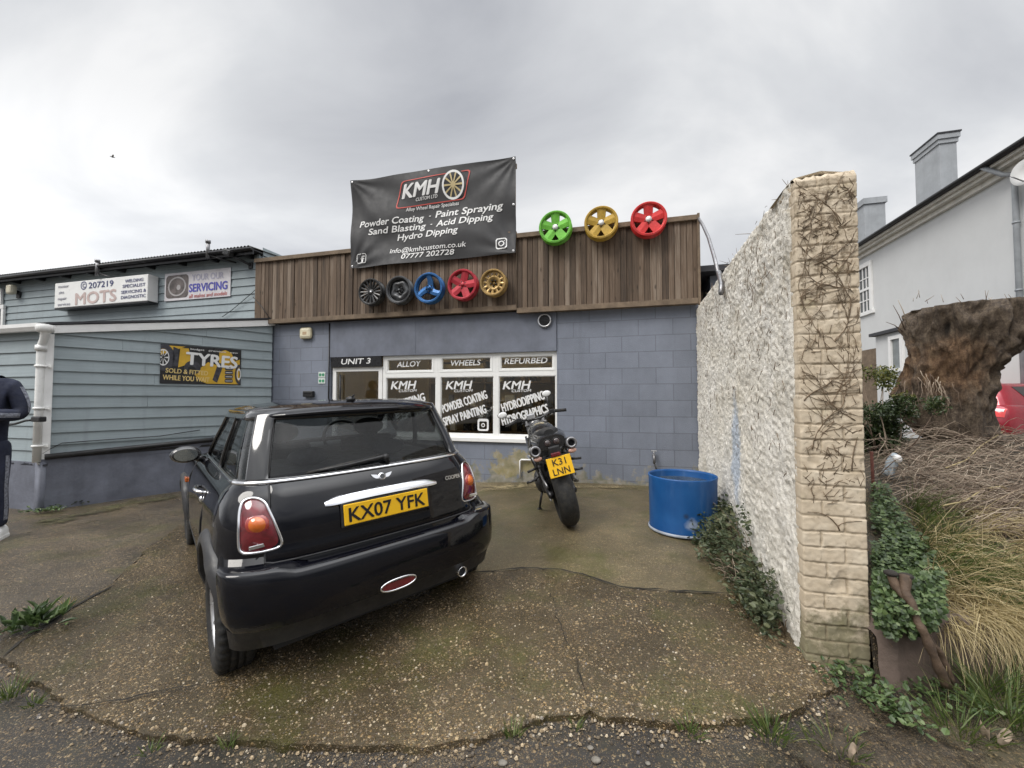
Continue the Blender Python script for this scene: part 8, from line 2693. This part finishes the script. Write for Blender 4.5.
# scattered stones, litter
for k, (px, py, r, lb) in enumerate(((590, 745, .022, 'pale stone on the asphalt below the apron, upper of two'), (596, 757, .03, 'pale stone on the asphalt below the apron, lower of two'), (648, 760, .018, 'small pale stone right of the two asphalt stones'), (503, 760, .03, 'flat white stone at the bottom edge of the picture'), (570, 742, .012, 'tiny stone left of the pale asphalt stones'))):
    p = gpix(px, py); mb = MB(); r *= .62; mb.sphere((0, 0, 0), (r, r * .75, r * .45), 12, 8)
    mb.v = [tuple(Vector(v) * (1 + .25 * noise.noise((v[0] * 40 + k * 9, v[1] * 40, v[2] * 40)))) for v in mb.v]
    o = mb.build('stone', simple('pale stone', (.17, .155, .13), .8, var=.4, scale=60)); o.location = (p.x, p.y, gz(p.x, p.y) - .015 + r * .3); tag(o, lb, 'stone')
for px, py, L, lb in ((985, 742, .055, 'curled dry leaf on the verge at the bottom right'), (1006, 750, .08, 'large torn dry leaf at the bottom right corner'), (853, 764, .05, 'small pale leaf at the bottom of the verge')):
    p = gpix(px, py); mb = MB()
    mb.grid(lambda i, j: Vector((L * (i / 8 - .5), (L * .42) * (j / 4 - .5) * math.sin(PI * min(.97, .06 + i / 8.6)), .018 * math.cos(j * 1.4) + .012 * math.sin(i * .9) + .02)), 9, 5)
    o = mb.build('dead_leaf', simple('pale brown leaf', (.34, .27, .20), .7, var=.3, scale=30)); o.matrix_world = Matrix.Translation((p.x, p.y, gz(p.x, p.y) + .02)) @ Matrix.Rotation(rv.uniform(0, 6), 4, 'Z'); tag(o, lb, 'leaf')
# litter behind the brick end
p = bpix(885, 478); v = thing('crushed_bottle', 'crushed grey plastic bottle with white lid beside the brick end', 'litter', Matrix.Translation(p + Vector((-.0, -.02, .02))))
mb = MB(); mb.lathe([(0, 0), (.032, .0), (.036, .02), (.030, .06), (.036, .10), (.030, .14), (.016, .17), (.014, .19), (0, .19)], Matrix.Rotation(R(20), 4, 'Y'), 16, lambda i, j: .006 * math.sin(j * 2.1 + i)); mb.build('bottle', simple('grey blue plastic', (.33, .38, .42), .3, var=.3, scale=30), v)
mb = MB(); mb.lathe([(0, .012), (.028, .012), (.032, .004), (.032, -.004), (0, -.004)], Matrix.Translation((.055, -.03, .14)) @ Matrix.Rotation(R(75), 4, 'X'), 20); mb.build('lid', M['white_vinyl'], v)
a = bpix(874, 492); mb = MB(); mb.tube([a + Vector((0, 0, -.2)), a + Vector((-.01, .0, .30))], .010, 8); tag(rebase(mb.build('rusty_rod', simple('rusty iron', (.10, .03, .02), .8, .2, var=.4, scale=30))), 'thin rusty iron rod standing against the brick end', 'rod')
# moss on the ground
mo = [gp(x, y) for x, y in ((0, 522), (40, 517), (85, 508), (140, 497), (190, 490), (225, 488), (200, 496), (150, 508), (90, 522), (30, 540), (0, 548))]
sheet('moss', rough_poly(mo, .05, .05, 3), .016, M['moss'], .0, .12, .008)
mo = [gp(x, y) for x, y in ((165, 695), (185, 672), (203, 655), (214, 645), (214, 660), (196, 682), (178, 700))]
sheet('moss', rough_poly(mo, .03, .03, 5), .034, M['moss'], .0, .08, .006)
mo = [tuple((WM @ Vector((t, d, 0)))[:2]) for t, d in ((.5, -.16), (1.0, -.42), (1.6, -.62), (2.3, -.75), (3.0, -.6), (3.0, -.3), (2.0, -.2), (1.0, -.08))]
# scrap paint flakes by the shop wall
mo = [gp(x, y) for x, y in ((480, 487), (510, 484), (545, 484.5), (600, 486), (640, 487.5), (640, 490), (560, 489.5), (500, 492), (482, 492))]
M['sill_conc'] = gmat('pale worn cement', [(.3, (.2, .16, .08)), (.7, (.40, .33, .19))], .4, 60, (.6, .9), .3, .6, .2, .04)
sheet('cement_fillet', rough_poly(mo, .03, .04, 6), .014, M['sill_conc'], .0, .08, .004)

# loose gravel along the broken edge of the apron and over the asphalt
def gravel(name, pts_fn, n, label, rr=(.003, .011)):
    mb = MB(); rg_ = random.Random(21)
    base = [(1, 0, 0), (.3, .9, 0), (-.8, .5, 0), (-.7, -.6, 0), (.4, -.8, 0)]
    for k in range(n):
        x, y, h = pts_fn(rg_); r = rr[0] + (rr[1] - rr[0]) * rg_.random() ** 2.2
        z = gz(x, y) + h; a = rg_.uniform(0, 6); ca, sa_ = math.cos(a), math.sin(a)
        V = [(x + r * (bx_ * ca - by_ * sa_) * rg_.uniform(.7, 1.2), y + r * (bx_ * sa_ + by_ * ca) * rg_.uniform(.6, 1.1), z) for bx_, by_, _ in base]
        V += [(x + (v[0] - x) * .6, y + (v[1] - y) * .6, z + r * rg_.uniform(.45, .8)) for v in V]
        mb.add(V, [(i, (i + 1) % 5, 5 + (i + 1) % 5, 5 + i) for i in range(5)] + [(5, 6, 7, 8, 9)], False)
    return tag(mb.build(name, M['gravel']), label, 'gravel', kind='stuff')
m, nt, bs = new_mat('mixed gravel'); g_ = nt.nodes.new('ShaderNodeNewGeometry')
setc(nt, bs, ramp(nt, g_.outputs['Random Per Island'], [(0, (.05, .04, .03)), (.3, (.14, .11, .075)), (.55, (.24, .18, .11)), (.75, (.38, .29, .18)), (.9, (.50, .43, .32)), (1, (.12, .11, .11))])); bs.inputs['Roughness'].default_value = .6
M['gravel'] = m
E_ = [Vector(p) for p in edge]
def edge_pt(r):
    i = r.randrange(len(E_) - 1); p = E_[i].lerp(E_[i + 1], r.random()); q = Vector((E_[i + 1] - E_[i]).normalized()); n_ = Vector((q.y, -q.x)); s_ = r.gauss(.015, .05)
    p = p + n_ * s_; return p.x, p.y, (.010 if s_ < 0 else -.012)
gravel('gravel', edge_pt, 1900, 'loose gravel along the broken edge of the concrete apron')
def apron_pt(r):
    while True:
        p = gp(r.uniform(40, 830), r.uniform(570, 740))
        if inpoly(p[0], p[1], front): return p[0], p[1], .010 + .010 * (noise.noise((p[0] * 1.3, p[1] * 1.3, 0)) + .5 * noise.noise((p[0] * 3.7, p[1] * 3.7, 0)))
gravel('exposed_stones', apron_pt, 5200, 'small stones standing out of the worn concrete apron', (.0025, .0085))
st_ = [gp(x, y) for x, y in ((0, 640), (60, 690), (120, 716), (200, 730), (300, 737), (400, 737), (480, 731), (540, 712), (590, 702), (640, 711), (720, 717), (800, 702), (835, 680), (850, 700), (800, 740), (720, 750), (640, 742), (590, 730), (540, 742), (480, 765), (400, 768), (300, 768), (200, 764), (120, 750), (60, 725), (0, 690))]
M['edge_dirt'] = gmat('dark mossy dirt', [(.3, (.02, .016, .010)), (.7, (.06, .05, .026))], .6, 70, (.5, .9), .7, 1.0, .3, .16)
def gz2(x, y): return gz(x, y)
sheet('edge_dirt', rough_poly(st_, .04, .05, 9), .022, M['edge_dirt'], .0, .07, .012)
